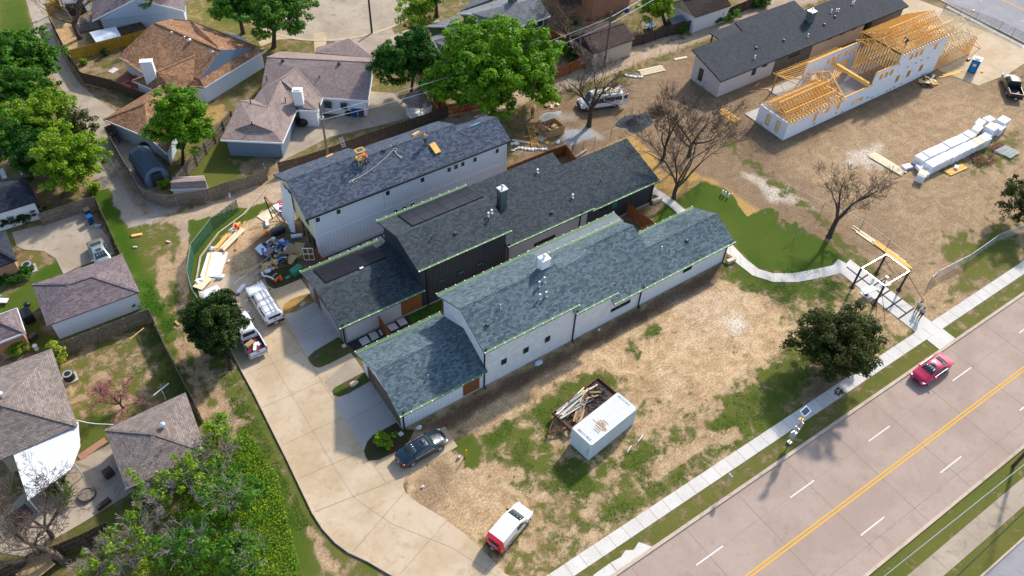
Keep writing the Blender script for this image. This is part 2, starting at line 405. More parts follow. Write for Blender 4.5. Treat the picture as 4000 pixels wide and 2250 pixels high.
def sdist(poly, x, y):
    d = np.full(x.shape, 1e9); ins = np.zeros(x.shape, bool); n = len(poly)
    for i in range(n):
        ax, ay = poly[i][0], poly[i][1]; bx, by = poly[(i+1) % n][0], poly[(i+1) % n][1]
        ex, ey = bx-ax, by-ay; l2 = ex*ex+ey*ey+1e-9
        t = np.clip(((x-ax)*ex+(y-ay)*ey)/l2, 0, 1)
        d = np.minimum(d, np.hypot(x-ax-t*ex, y-ay-t*ey))
        c = ((ay > y) != (by > y)) & (x < (bx-ax)*(y-ay)/(by-ay+1e-12)+ax); ins ^= c
    return np.where(ins, d, -d)
def paintg(pts, feather=.8, rough=None, **vals):
    px = [p[0] for p in pts]; py = [p[1] for p in pts]; m = feather+1.5
    i0, i1 = np.searchsorted(xs, [min(px)-m, max(px)+m]); j0, j1 = np.searchsorted(ys, [min(py)-m, max(py)+m])
    x = X[i0:i1, j0:j1]; y = Y[i0:i1, j0:j1]
    if x.size == 0: return
    d = sdist(pts, x, y); r = feather if rough is None else rough
    d = d+(vnoise(x, y, .9)*1.2+vnoise(x+50, y, 2.3)*.8)*r
    k = np.clip(d/feather*.5+.5, 0, 1); k = k*k*(3-2*k)
    for n_, v in vals.items():
        a = ATT[n_][i0:i1, j0:j1]; ATT[n_][i0:i1, j0:j1] = a*(1-k)+v*k
def strip(pts, wid):                    # polyline (world) -> polygon
    L = []; Rr = []
    for i, p in enumerate(pts):
        a = pts[max(0, i-1)]; b = pts[min(len(pts)-1, i+1)]; d = Vector((b[0]-a[0], b[1]-a[1])).normalized(); n = Vector((-d.y, d.x))*wid/2
        L.append((p[0]+n.x, p[1]+n.y)); Rr.append((p[0]-n.x, p[1]-n.y))
    return L+Rr[::-1]
FF = lambda *P: [F(*p) for p in P]
paintg([(-40, 75), (75, 75), (125, 185), (-40, 185)], 2, grass=.55, sand=.35, lush=.3)
paintg([(13, 19), (68, 20), (68, 40), (13, 40)], 1.2, grass=.47, sand=.85, lush=.5)
paintg([(58, 31), (75, 33), (130, 40), (130, 78), (95, 78), (50, 68), (46, 62), (57, 57)], 1.5, grass=.16, sand=.34, lush=.3, dark=.3)
paintg([(72, 20.5), (130, 20.5), (130, 50), (78, 50), (72, 33)], 2, grass=.33, sand=.5, lush=.25)
paintg([(-5, 26), (7, 26), (7, 75), (-2, 80), (-12, 60)], 1.2, grass=.6, sand=.5, lush=.45)
paintg(FF((1290, 950), (1500, 850), (1700, 745), (1830, 700), (1940, 750), (1985, 830), (1960, 900), (1850, 960), (1760, 1010), (1640, 1000), (1570, 960), (1440, 960), (1260, 1080), (1160, 1090), (1170, 1030)), 1.5, grass=.17, sand=1.0)
paintg(FF((1230, 1020), (1500, 880), (1640, 800), (1800, 705), (1815, 725), (1560, 870), (1290, 1020), (1180, 1085)), .6, grass=.03, sand=1.0)
paintg(FF((1690, 760), (1830, 730), (1900, 780), (1860, 850), (1740, 860)), 2, grass=.1, sand=1.0, white=.15)
paintg(FF((1830, 800), (1870, 795), (1880, 822), (1845, 835)), .5, .8, white=.85, grass=.02)
paintg(FF((1025, 1180), (1120, 1130), (1250, 1170), (1345, 1180), (1360, 1270), (1240, 1330), (1180, 1390), (1100, 1310), (1030, 1250)), .6, grass=.06, sand=.85)
paintg(FF((1050, 1180), (1120, 1150), (1160, 1200), (1090, 1300), (1040, 1250)), .8, dark=.25, sand=.6)
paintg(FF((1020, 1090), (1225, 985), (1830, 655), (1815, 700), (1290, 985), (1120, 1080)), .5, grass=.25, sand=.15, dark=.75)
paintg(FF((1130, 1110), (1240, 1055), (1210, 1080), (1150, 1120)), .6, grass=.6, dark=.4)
for P, g, l in [(((1150, 1125), (1290, 1065), (1310, 1090), (1190, 1175), (1150, 1155)), .95, .8), (((1330, 1040), (1420, 960), (1500, 920), (1570, 960), (1400, 1040), (1370, 1090)), .72, .6),
                (((1290, 1090), (1430, 1160), (1530, 1180), (1490, 1260), (1400, 1250), (1280, 1180)), .72, .6), (((1530, 1160), (1640, 1120), (1800, 1090), (1790, 1120), (1640, 1200), (1560, 1250)), .62, .6),
                (((1830, 1000), (1920, 930), (2000, 870), (2080, 960), (2010, 1050), (1850, 1120), (1780, 1080)), .72, .6), (((1560, 860), (1640, 810), (1700, 830), (1600, 900)), .55, .7),
                (((1640, 1220), (1720, 1170), (1760, 1180), (1500, 1330), (1440, 1350)), .68, .55), (((1240, 1200), (1350, 1180), (1450, 1260), (1350, 1330)), .5, .45),
                (((1800, 690), (1900, 640), (2000, 700), (2110, 710), (2110, 760), (1960, 750), (1870, 730)), .68, .75), (((2080, 960), (2230, 860), (2260, 830), (2310, 860), (2130, 980)), .55, .4),
                (((1250, 1370), (1350, 1320), (1450, 1330), (1400, 1449), (1260, 1449)), .5, .3), (((1900, 650), (1835, 650), (1850, 700), (1920, 720)), .7, .7)]:
    paintg(FF(*P), 1.4, grass=g, lush=l)
for P in [((1590, 1005), (1640, 960), (1700, 940), (1745, 970), (1750, 1010)), ((1570, 1030), (1620, 985), (1690, 965), (1725, 1000)), ((1740, 1010), (1680, 1060), (1610, 1080)), ((1860, 1090), (1760, 1110), (1640, 1190)), ((2230, 800), (2330, 760), (2370, 720), (2350, 690)), ((2250, 830), (2370, 780), (2420, 740))]:
    paintg(strip(FF(*P), 1.1), .5, grass=.05, sand=.95, track=.8)
paintg([(20, 17.1), (135, 17.1), (135, 18.9), (20, 18.9)], .25, grass=.66, lush=.4, sand=.6)
paintg([(38, 3.8), (100, 3.8), (100, 5.6), (38, 5.6)], .2, .1, grass=.75, lush=.45, sand=.7)
paintg([(38, .3), (100, .3), (100, 2.1), (38, 2.1)], .2, .1, grass=.75, lush=.45, sand=.7)
paintg(FF((2090, 880), (2180, 870), (2130, 960), (2060, 1020), (2010, 1000)), 1.5, grass=.2, sand=.2, dark=.4)
LAWN = FF((1693, 507), (1768, 453), (1835, 478), (1900, 533), (1945, 518), (2063, 598), (2137, 655), (2090, 680), (1985, 690), (1905, 665), (1850, 620), (1790, 560))
paintg(LAWN, .3, .25, grass=1.05, lush=.8, sand=.3, dark=.15)
paintg(FF((1640, 560), (1680, 505), (1740, 540), (1700, 590), (1600, 640)), .2, .06, grass=1.3, lush=.95)
paintg(FF((1475, 390), (1590, 338), (1650, 395), (1665, 440), (1730, 430), (1800, 455), (1905, 528), (1880, 545), (1830, 478), (1765, 452), (1700, 500), (1640, 490), (1560, 380)), .3, .3, grass=.0, ochre=1.0, dark=0, sand=.7)
paintg(FF((1400, 400), (1480, 385), (1530, 420), (1440, 450)), .5, grass=.05, ochre=.3)
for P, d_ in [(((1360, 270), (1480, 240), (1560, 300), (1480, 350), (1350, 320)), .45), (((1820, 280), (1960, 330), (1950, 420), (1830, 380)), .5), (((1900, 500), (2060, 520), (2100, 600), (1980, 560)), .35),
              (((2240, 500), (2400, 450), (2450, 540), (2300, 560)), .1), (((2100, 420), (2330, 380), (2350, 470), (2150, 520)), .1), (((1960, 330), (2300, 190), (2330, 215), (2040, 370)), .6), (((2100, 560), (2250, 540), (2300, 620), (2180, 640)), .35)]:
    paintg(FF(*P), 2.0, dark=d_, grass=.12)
paintg(FF((2100, 330), (2400, 220), (2560, 260), (2560, 330), (2300, 400), (2080, 500), (1980, 420)), 2.5, sand=.55, grass=.2, dark=.08)
for P in [((1900, 445), (1990, 480), (2040, 525), (1940, 500)), ((2150, 380), (2220, 360), (2210, 420), (2130, 410)), ((1880, 440), (1960, 470), (1990, 500))]:
    paintg(FF(*P), .8, 1.0, white=.6, sand=.8)
for P, g in [(((2430, 640), (2500, 560), (2560, 590), (2560, 650), (2480, 700), (2390, 760)), .7), (((2370, 610), (2440, 580), (2450, 640), (2390, 660)), .75), (((2330, 440), (2500, 350), (2560, 330), (2560, 420), (2400, 440)), .55), (((1810, 360), (1840, 350), (2090, 560), (2200, 700), (2180, 700), (2060, 570)), .62), (((2370, 100), (2576, 200), (2576, 230), (2360, 115)), .6)]:
    paintg(FF(*P), 1.0, grass=g, lush=.5)
paintg(FF((1410, 330), (1480, 320), (1520, 345), (1430, 360)), .7, .7, gravel=.75)
paintg(FF((1400, 290), (1450, 285), (1450, 305), (1395, 300)), .6, gravel=.6)
BA = FF((440, 580), (560, 535), (700, 485), (900, 400), (1150, 290), (1290, 240), (1450, 190), (1600, 130), (1740, 85), (1900, 30), (2050, -20))
paintg(strip(BA, 9), 1.0, grass=.55, lush=.4, sand=.5)
paintg(strip(BA, 4.6), .5, .5, grass=.04, sand=.95, gravel=.35)
paintg(strip(FF((1560, 150), (1640, 120), (1740, 85)), .8), .4, grass=.6)
paintg(strip(FF((900, 400), (1100, 312), (1290, 240)), .8), .4, grass=.5)
LA = FF((95, 0), (115, 120), (180, 260), (245, 330), (300, 440), (340, 540), (400, 560))
paintg(strip(LA, 8.5), 1.0, grass=.4, sand=.5)
paintg(strip(LA[3:], 5.0), .8, 1.0, grass=.04, gravel=.75, sand=.5)
paintg(strip(FF((300, 400), (330, 470), (370, 540)), .8), .5, grass=.4, gravel=.1)
paintg(FF((300, 560), (480, 560), (540, 740), (640, 900), (760, 1200), (980, 1449), (820, 1449), (640, 1200), (520, 1000), (400, 850), (300, 680)), 1.0, grass=.62, lush=.5, sand=.6)
for P in [((470, 560), (455, 680), (480, 860), (600, 1080), (740, 1300), (850, 1449)), ((420, 640), (400, 760), (450, 900), (520, 1040))]:
    paintg(strip(FF(*P), 1.0), .7, grass=.12, sand=.6)
paintg(strip(FF((250, 480), (330, 640), (400, 800), (420, 860)), 1.8), .6, grass=.95, lush=.9)
paintg(FF((480, 560), (540, 540), (690, 505), (700, 520), (560, 590), (505, 680), (540, 760), (480, 780)), .5, grass=.95, lush=.75)
paintg(FF((520, 640), (590, 570), (690, 520), (760, 560), (800, 640), (830, 680), (760, 720), (670, 730), (560, 700)), .5, grass=.03, sand=.95)
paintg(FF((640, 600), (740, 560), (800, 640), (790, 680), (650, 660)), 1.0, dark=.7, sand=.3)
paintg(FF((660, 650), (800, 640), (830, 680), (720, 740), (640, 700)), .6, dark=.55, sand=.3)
YG = dict(grass=.72, lush=.35, sand=.5)
paintg(FF((150, 880), (390, 790), (500, 990), (270, 1080), (200, 1120)), .4, .3, grass=.55, lush=.4, sand=.7)
paintg(FF((380, 820), (420, 850), (490, 1000), (430, 1000)), .8, grass=.75, lush=.3, dark=.3)
paintg(FF((190, 1060), (280, 1040), (300, 1130), (200, 1140)), .4, grass=.75, lush=.6)
paintg(FF((0, 760), (160, 640), (200, 700), (60, 800), (0, 830)), .3, grass=1.1, lush=.8)
paintg(FF((60, 790), (140, 860), (130, 900), (60, 850)), .3, grass=.9, lush=.6)
paintg(FF((30, 600), (160, 560), (165, 590), (40, 620)), .3, grass=.9, lush=.7)
paintg(FF((480, 420), (590, 290), (700, 400), (640, 460), (500, 470), (430, 500)), .5, grass=.85, lush=.55)
paintg(FF((580, 400), (700, 390), (700, 440), (600, 440)), .8, grass=.35, dark=.2, sand=.5)
paintg(FF((520, 300), (680, 170), (700, 140), (640, 130), (590, 240), (440, 340), (500, 420)), .5, grass=.6, lush=.5, sand=.3)
paintg(FF((500, 270), (560, 265), (570, 300), (510, 320)), .6, grass=.3, ochre=.8)
paintg(FF((200, 210), (330, 160), (330, 210), (230, 260)), .5, grass=.4, dark=.4, sand=.4)
paintg(FF((110, 20), (220, 60), (210, 140), (160, 150), (110, 60)), .6, grass=.2, sand=.9, ochre=.3)
paintg(FF((500, 0), (640, 0), (720, 40), (700, 140), (640, 130), (470, 40)), .5, grass=.6, lush=.3, ochre=.35, sand=.6)
paintg(FF((520, 20), (640, 0), (620, 60), (560, 60)), .8, grass=1.0, lush=.7)
paintg(FF((0, 0), (60, 0), (95, 130), (120, 170), (0, 130)), .4, grass=1.1, lush=.75)
paintg(FF((1300, 0), (1700, 0), (1700, 90), (1350, 150)), .6, grass=.5, dark=.3, lush=.35)
paintg(FF((1440, 60), (1560, 20), (1640, 60), (1480, 110)), .8, grass=.55, lush=.3, sand=.7)
paintg(FF((0, 1290), (290, 1200), (500, 1180), (620, 1449), (0, 1449)), 1, grass=.6, dark=.3, lush=.5)
paintg(FF((380, 1350), (620, 1080), (760, 1300), (800, 1449), (380, 1449)), 1, grass=.95, lush=.8)
paintg(FF((0, 440), (150, 430), (230, 480), (200, 540), (0, 500)), 1, grass=.5, dark=.3)
nv = X.size; Z = np.zeros(X.shape)
inner = (X > -41) & (X < 166) & (Y > -11) & (Y < 186)
G3 = np.stack([X.ravel(), Y.ravel(), Z.ravel()], 1)
ni, nj = X.shape; idx = np.arange(nv).reshape(ni, nj)
quads = np.stack([idx[:-1, :-1].ravel(), idx[1:, :-1].ravel(), idx[1:, 1:].ravel(), idx[:-1, 1:].ravel()], 1)
def ground_mat():
    t = NT('earth and grass'); v = t.coord()
    A = t.n('Attribute', {'attribute_name': 'm1'}); B = t.n('Attribute', {'attribute_name': 'm2'})
    sa = t.n('SeparateColor'); t.t.links.new(A.outputs['Color'], sa.inputs[0]); sb = t.n('SeparateColor'); t.t.links.new(B.outputs['Color'], sb.inputs[0])
    grass, sand, gravel, ochre = sa.outputs[0], sa.outputs[1], sa.outputs[2], A.outputs['Alpha']
    lush, dark, white, track = sb.outputs[0], sb.outputs[1], sb.outputs[2], B.outputs['Alpha']
    nL = t.noise(v, .12, 4, .6); nM = t.noise(v, .75, 7, .68, .3); nF = t.noise(v, 5, 6, .7); nFF = t.noise(v, 26, 4, .7); nS = t.noise(v, .5, 5, .6, 1.5)
    mp = t.n('Mapping'); t.t.links.new(v, mp.inputs[0]); mp.inputs['Scale'].default_value = (.35, 2.2, 1); nT = t.noise(mp.outputs[0], 1.2, 6, .65, .6)
    brown = t.mix(nS, (.15, .105, .07), (.28, .20, .135)); tan = t.mix(t.ramp(nS, .3, .7), (.42, .28, .15), (.62, .45, .27))
    sk = t.math('ADD', sand, t.math('MULTIPLY', t.math('SUBTRACT', nM, .5), .7), clamp=True)
    e = t.mix(sk, brown, tan)
    e = t.mix(t.math('MULTIPLY', ochre, .9), e, t.mix(nF, (.36, .21, .05), (.55, .36, .12)))
    e = t.mix(t.math('MULTIPLY', t.ramp(nT, .5, .72), .45), e, (.22, .145, .09))
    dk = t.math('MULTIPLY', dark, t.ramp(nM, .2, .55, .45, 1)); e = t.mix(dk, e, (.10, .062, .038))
    e = t.mix(1.0, e, t.mix(t.ramp(nF, .3, .7), (.6, .59, .58), (1.3, 1.29, 1.26)), 'MULTIPLY')
    vo = t.n('TexVoronoi', None, Scale=7.0); t.t.links.new(v, vo.inputs['Vector'])
    gcol = t.mix(vo.outputs['Color'], (.24, .22, .2), (.5, .46, .42)); gcol = t.mix(.5, gcol, t.mix(nFF, (.28, .25, .22), (.5, .46, .41)))
    e = t.mix(t.math('MULTIPLY', gravel, t.ramp(nF, .2, .5, .5, 1), clamp=True), e, gcol)
    e = t.mix(t.math('MULTIPLY', white, t.ramp(nF, .35, .6)), e, (.74, .72, .68))
    cov = t.math('ADD', grass, t.math('MULTIPLY', t.math('SUBTRACT', nM, .5), 1.5))
    cov = t.math('ADD', cov, t.math('MULTIPLY', t.math('SUBTRACT', nF, .5), .75)); cov = t.math('ADD', cov, t.math('MULTIPLY', t.math('SUBTRACT', nFF, .5), .5))
    gm = t.ramp(cov, .44, .66)
    lk = t.math('ADD', lush, t.math('MULTIPLY', t.math('SUBTRACT', nL, .5), .8)); lk = t.math('ADD', lk, t.math('MULTIPLY', t.math('SUBTRACT', nF, .5), .7), clamp=True)
    gc = t.mix(lk, t.mix(nF, (.15, .13, .035), (.30, .25, .08)), t.mix(nF, (.018, .065, .004), (.075, .165, .010)))
    gc = t.mix(1.0, gc, t.mix(nFF, (.45, .45, .45), (1.5, 1.5, 1.4)), 'MULTIPLY')
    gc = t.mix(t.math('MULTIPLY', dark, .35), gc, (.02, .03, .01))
    col = t.mix(gm, e, gc)
    h = t.math('ADD', t.math('MULTIPLY', nF, .6), t.math('MULTIPLY', nFF, .5)); h = t.math('ADD', h, t.math('MULTIPLY', gm, t.math('MULTIPLY', nFF, 1.2)))
    wv = t.n('TexWave', None, Scale=3.0, Distortion=6.0, Detail=3.0); t.t.links.new(v, wv.inputs['Vector'])
    h = t.math('ADD', h, t.math('MULTIPLY', track, wv.outputs['Fac']))
    return t.pbr(col, .95, .1, nrm=t.bump(h, .75, .09))
M['ground'] = ground_mat()
g = fast_mesh('ground', G3, quads, M['ground']); struct('ground', g)
for nm, ks in (('m1', ('grass', 'sand', 'gravel', 'ochre')), ('m2', ('lush', 'dark', 'white', 'track'))):
    at = g.data.attributes.new(nm, 'FLOAT_COLOR', 'POINT')
    at.data.foreach_set('color', np.stack([ATT[k].ravel() for k in ks], 1).astype(np.float32).ravel())
def cover_at(x, y, key='grass'):
    i = min(max(np.searchsorted(xs, x), 0), len(xs)-1); j = min(max(np.searchsorted(ys, y), 0), len(ys)-1); return ATT[key][i, j]
# ------------------------------------------------------------------ paving
def sheet(name, pts, z, mat, bottom=-.05, joints=None, jm='joint'):
    m = MB(); m.prism([(p[0], p[1]) for p in pts], bottom, z)
    if joints:
        m.cm = 1
        for a, b, wd in joints:
            a = Vector((a[0], a[1])); b = Vector((b[0], b[1])); d = (b-a).normalized(); n = Vector((-d.y, d.x))*wd/2
            m.prism([(a+n)[:], (b+n)[:], (b-n)[:], (a-n)[:]], z-.01, z+.004)
    return struct(name, m.build(name, [mat, M[jm]]))
J = [((44.4+6.1*k, 5.9), (44.4+6.1*k, 16.9), .07) for k in range(-6, 15)]+[((0, 7.35), (140, 7.35), .045), ((0, 14.15), (140, 14.15), .03)]
sheet('street', [(-60, 5.8), (260, 5.8), (260, 17.1), (-60, 17.1)], .006, M['street'], joints=J)
def marks(name, rects, mat):
    m = MB()
    for x0, x1, y0, y1 in rects: m.box(x0, x1, y0, y1, .0, .016)
    return struct(name, m.build(name, mat))
marks('road_marking_yellow', [(-60, 260, 11.14, 11.27), (-60, 260, 10.86, 10.99)], M['paint_y'])
marks('road_marking_white', [(x, x+3.1, 14.07, 14.19) for x in (19.5, 30.7, 42.0, 52.6, 65.5, 77, 88)]+[(x, x+3.1, 8.24, 8.36) for x in (33.3, 44.4, 55.5, 68.0, 79, 90)], M['paint_w'])
def kerbline(name, pts, wd, h, mat=None):
    m = MB(); L = strip(pts, wd)
    n = len(pts)
    for i in range(n-1):
        q = [L[i], L[i+1], L[2*n-2-i], L[2*n-1-i]]; m.prism(q, -.05, h)
    return struct(name, m.build(name, mat or M['kerb']))
kerbline('kerb', [(22.5, 17.2), (260, 17.2)], .3, .13)
kerbline('kerb', [(-60, 5.7), (41, 5.7), (43.6, 5.7), (260, 5.7)], .26, .13)
kerbline('kerb', [(8, 17.2), (14.5, 17.2)], .3, .13)
J = [((x, 18.95), (x, 20.2), .035) for x in np.arange(14, 140, 1.52)]
sheet('sidewalk', [(13, 18.95), (140, 18.95), (140, 20.2), (13, 20.2)], .05, M['walk'], joints=J)
sheet('sidewalk', [(67.8, 17.36), (70.5, 17.36), (70.5, 18.94), (67.8, 18.94)], .046, M['walk'])
sheet('sidewalk', [(22.9, 17.36), (28.7, 17.36), (28.0, 18.3), (27.2, 18.0), (26.6, 18.35), (25.9, 18.1), (24.9, 18.2), (23, 18.15)], .046, M['walk'], joints=[((24.85, 17.4), (24.85, 18.2), .08)])
sheet('sidewalk', [(38, 2.1), (260, 2.1), (260, 3.8), (38, 3.8)], .05, M['oldconc'], joints=[((x, 2.1), (x, 3.8), .05) for x in np.arange(39.3, 120, 4.4)])
sheet('road', [(-60, -30), (260, -30), (260, .3), (-60, .3)], .006, M['road2'])
kerbline('kerb', [(-60, .34), (260, .34)], .16, .12)
KL = [(18, 17), (15.2, 20), (12.5, 23.2), (9.4, 27.0), (8.3, 29.2), (7.3, 30.8), (6.8, 32.1), (6.45, 33.8), (6.35, 35.5), (6.5, 38.6), (6.65, 41.5), (6.8, 45.8), (6.95, 49.6), (7.0, 55.5)]
KU = [(7.0, 55.5), (7.0, 60), (6.9, 64), (7.4, 67), (9.0, 70.2), (12, 72.8), (15.6, 74.3), (19.5, 77.2)]
DR = [(22.5, 17), (19.2, 19.5), (17.1, 22.1), (16.6, 25.1), (16.1, 27.1), (15.3, 29.4), (14.3, 31.5), (13.85, 32.9), (14.0, 33.7), (14.6, 34.35), (20.1, 34.5), (20.2, 36.95), (16.8, 37.1), (16.85, 62.0), (14, 62.2), (12.5, 62.6), (12.2, 64.5), (10.5, 66.4), (8.6, 66.6), (7.2, 66.0)]
J = [((6.6, 43.2), (12.9, 43.0), .04), ((6.6, 39.3), (12.8, 38.7), .05), ((6.9, 48), (12.9, 47.8), .04), ((7, 52.5), (12.9, 52.3), .04), ((9.8, 38.9), (9.9, 62), .035), ((12.9, 38.6), (12.9, 62), .045), ((6.5, 35.6), (13.3, 34.6), .06),
     ((9.8, 38.9), (9.9, 35), .035), ((9.9, 35), (11.5, 31.0), .04), ((11.5, 31.0), (14.6, 26.5), .04), ((7.6, 30.6), (14.1, 33.2), .05), ((14.6, 34.3), (12.8, 34.9), .03), ((9.8, 26.8), (15.6, 28.8), .04), ((14.6, 26.5), (17, 21), .04), ((12.8, 37.2), (12.9, 34.8), .04), ((7, 57), (12.9, 56.8), .04), ((13.4, 22.6), (17, 23.6), .04)]
sheet('driveway', KL+KU[1:3]+DR[::-1], .05, M['drive'], joints=J)
kerbline('kerb', KL[1:], .16, .17); kerbline('kerb', KU, .16, .17)
D1 = PN(1100, 1300, 2.898)
DA = [(12.96, 39.1), (13.0, 42.8)]
sheet('driveway', [D1(600, 790)[:2], D1(660, 735)[:2], D1(1000, 560)[:2], (16.86, 44.1), (16.86, 39.0), (15.0, 38.95), D1(1010, 1190)[:2], D1(930, 1340)[:2]], .056, M['driveway'], joints=[(D1(735, 1010)[:2], D1(1150, 780)[:2], .04)])
sheet('driveway', [Q(1, 1, 215, 925)[:2], Q(1, 1, 445, 835)[:2], (16.86, 57.0), (16.86, 51.1), Q(1, 1, 620, 1105)[:2], Q(1, 1, 400, 1235)[:2]], .056, M['driveway'], joints=[(Q(1, 1, 330, 1060)[:2], (16.8, 54.1), .04)])
sheet('path', [(12.96, 46.0), (16.86, 46.6), (16.86, 48.9), (13.1, 47.6)], .054, M['oldconc'])
def lawn(pts, mat, z=.09): return sheet('lawn', pts, z, mat)
def turf(name, a, b, c):
    t = NT(name); v = t.coord(); n1 = t.noise(v, 1.1, 6, .65); n2 = t.noise(v, 22, 4, .7)
    col = t.mix(t.ramp(n1, .42, .6), a, b); col = t.mix(t.ramp(n2, .5, .7, 0, .5), col, c)
    return t.pbr(col, .95, .1, nrm=t.bump(n2, .8, .06))
M['turf'] = turf('island turf', (.12, .08, .04), (.05, .10, .012), (.10, .17, .02))
M['strawturf'] = turf('straw turf', (.38, .24, .07), (.25, .15, .05), (.45, .33, .14))
M['darkturf'] = turf('dark trampled turf', (.07, .045, .03), (.05, .055, .015), (.1, .09, .03))
lawn([D1(*p)[:2] for p in [(300, 285), (370, 215), (640, 55), (720, 100), (790, 175), (810, 215), (560, 345), (430, 397), (370, 385), (320, 330)]], M['turf'])
lawn([D1(*p)[:2] for p in [(575, 660), (610, 620), (930, 450), (1000, 550), (760, 690), (650, 727), (590, 705)]], M['turf'])
lawn([D1(*p)[:2] for p in [(935, 1340), (970, 1240), (1030, 1170), (1300, 1020), (1370, 1105), (1500, 1100), (1440, 1240), (1300, 1350), (1100, 1440), (980, 1449), (950, 1400)]], M['darkturf'])
lawn([Q(1, 1, *p)[:2] for p in [(205, 890), (215, 850), (290, 800), (400, 770), (445, 830), (300, 905), (215, 925)]], M['strawturf'])
lawn([Q(1, 1, *p)[:2] for p in [(75, 670), (100, 715), (140, 732), (200, 715), (345, 655), (390, 600), (240, 560), (90, 610)]], M['darkturf'])
sheet('path', [(67.65, 20.2), (70.3, 20.2), (70.35, 31.2), (67.7, 30.6)], .054, M['walk'])
c = MB()
for (a, b) in [((69.05, 30.6), (69.0, 22.4)), ((67.7, 28.4), (70.35, 28.5)), ((67.7, 27.0), (71.2, 27.05)), ((66.9, 25.55), (70.35, 25.6)), ((67.66, 24.0), (70.32, 24.05)), ((67.66, 22.4), (70.3, 22.45))]:
    a = Vector(a); b = Vector(b); d = (b-a).normalized(); n = Vector((-d.y, d.x))*.09; c.prism([(a+n)[:], (b+n)[:], (b-n)[:], (a-n)[:]], .04, .060+.001*len(c.f)/6)
struct('path_joint', c.build('path_joint', M['black_gravel']))
PA = PN(3200, 950, 2.34)
sheet('path', [PA(*p)[:2] for p in [(365, 455), (405, 425), (480, 490), (445, 517)]], .05, M['walk'])
sheet('path', [PA(*p)[:2] for p in [(555, 340), (580, 320), (662, 378), (630, 398)]], .05, M['walk'])
cw = FF((2122, 660), (2105, 678), (2060, 688), (2000, 699), (1945, 699), (1900, 685), (1862, 655), (1836, 627), (1818, 610))
sheet('path', strip([tuple(p) for p in cw], 1.35), .05, M['walk'], joints=[((cw[i].x-.5, cw[i].y-.6), (cw[i].x+.5, cw[i].y+.6), .04) for i in range(2, 8)])
cw2 = FF((1640, 478), (1662, 492), (1690, 512), (1722, 540), (1740, 560))
sheet('path', strip([tuple(p) for p in cw2], 1.2), .05, M['walk'])
sheet('driveway', [(115, 45), (121.5, 44.5), (127, 45), (131, 47.5), (130.5, 60), (129, 66), (128.5, 80), (118, 80), (118, 63), (113.5, 50.5)], .04, M['drive'])
sheet('court', [(121, 62), (128.2, 66.5), (131, 80), (120, 80)], .036, M['drive'])
sheet('street', [(132.2, 20), (150, 20), (150, 140), (133.2, 140)], .01, M['road2'])
kerbline('kerb', [(131.9, 30), (132.2, 62), (133.0, 100)], .35, .13)
sheet('sidewalk', [(130.6, 46.5), (131.3, 46.5), (131.6, 62), (130.9, 62)], .05, M['walk'])
marks('road_marking_white', [(138.1, 138.22, y, y+3) for y in (40, 50, 60, 70, 80)], M['paint_w'])
marks('road_marking_yellow', [(141.5, 141.62, 30, 120), (141.8, 141.92, 30, 120)], M['paint_y'])
sheet('side_court', [(20.5, 59.8), (45, 59.8), (45, 63.35), (20.5, 63.35)], .02, M['black_gravel'])
m = MB()
for k in range(12): m.box(20.65+1.36*k, 21.8+1.36*k, 61.2, 62.75, .0, .07)
struct('stepping_slabs', m.build('stepping_slabs', M['walk']))
sheet('side_court', [Q(1, 1, *p)[:2] for p in [(655, 1150), (720, 1205), (1180, 1000), (1130, 925), (940, 1010)]], .085, M['black_gravel'])
m = MB()
for q in [[(775, 1120), (835, 1090), (865, 1135), (805, 1165)], [(848, 1075), (905, 1055), (932, 1100), (878, 1128)], [(985, 1015), (1045, 990), (1078, 1030), (1020, 1055)], [(1060, 975), (1115, 952), (1147, 995), (1090, 1018)], [(920, 1048), (940, 1042), (962, 1080), (945, 1090)]]:
    m.prism([Q(1, 1, *p)[:2] for p in q], .0, .12)
struct('stepping_slabs', m.build('stepping_slabs', M['walk']))
sheet('lawn', [Q(1, 1, *p)[:2] for p in [(1160, 1000), (1400, 890), (1400, 800), (1130, 925)]], .08, turf('green court turf', (.03, .08, .01), (.05, .12, .012), (.07, .16, .02)))
sheet('alley', [F(*p)[:2] for p in [(62, -10), (112, -10), (125, 60), (150, 130), (195, 205), (245, 250), (300, 285), (262, 310), (290, 350), (300, 400), (255, 420), (215, 330), (165, 240), (120, 170), (92, 90)]], .02, M['oldconc'], joints=[(F(225, 290)[:2], F(205, 200)[:2], .05), (F(262, 312)[:2], F(220, 330)[:2], .05)])
sheet('driveway', [F(*p)[:2] for p in [(30, 585), (110, 565), (200, 528), (240, 560), (275, 600), (290, 640), (200, 670), (160, 690), (140, 650), (110, 632), (60, 628), (42, 620)]], .03, M['oldconc'])
sheet('driveway', [F(*p)[:2] for p in [(700, 420), (740, 300), (840, 300), (935, 230), (990, 235), (1050, 290), (980, 310), (830, 345), (720, 400)]], .03, M['oldconc'], joints=[(F(745, 385)[:2], F(860, 300)[:2], .05), (F(790, 300)[:2], F(830, 345)[:2], .05), (F(930, 240)[:2], F(955, 320)[:2], .05)])
sheet('patio', [F(*p)[:2] for p in [(285, 370), (375, 345), (380, 410), (340, 470), (320, 420)]], .03, M['oldconc'])
sheet('patio', [F(*p)[:2] for p in [(0, 1300), (60, 1240), (160, 1180), (290, 1110), (350, 1160), (490, 1170), (480, 1215), (330, 1240), (200, 1320), (60, 1400), (0, 1390)]], .03, M['oldconc'])
cc = F(850, -10); circ = [(cc.x+14.5*math.cos(a), cc.y+13.0*math.sin(a)) for a in np.linspace(0, 2*math.pi, 40, endpoint=False)]
sheet('street', circ, .03, M['oldconc'])
kerbline('kerb', circ+circ[:1], .5, .06, M['drive'])
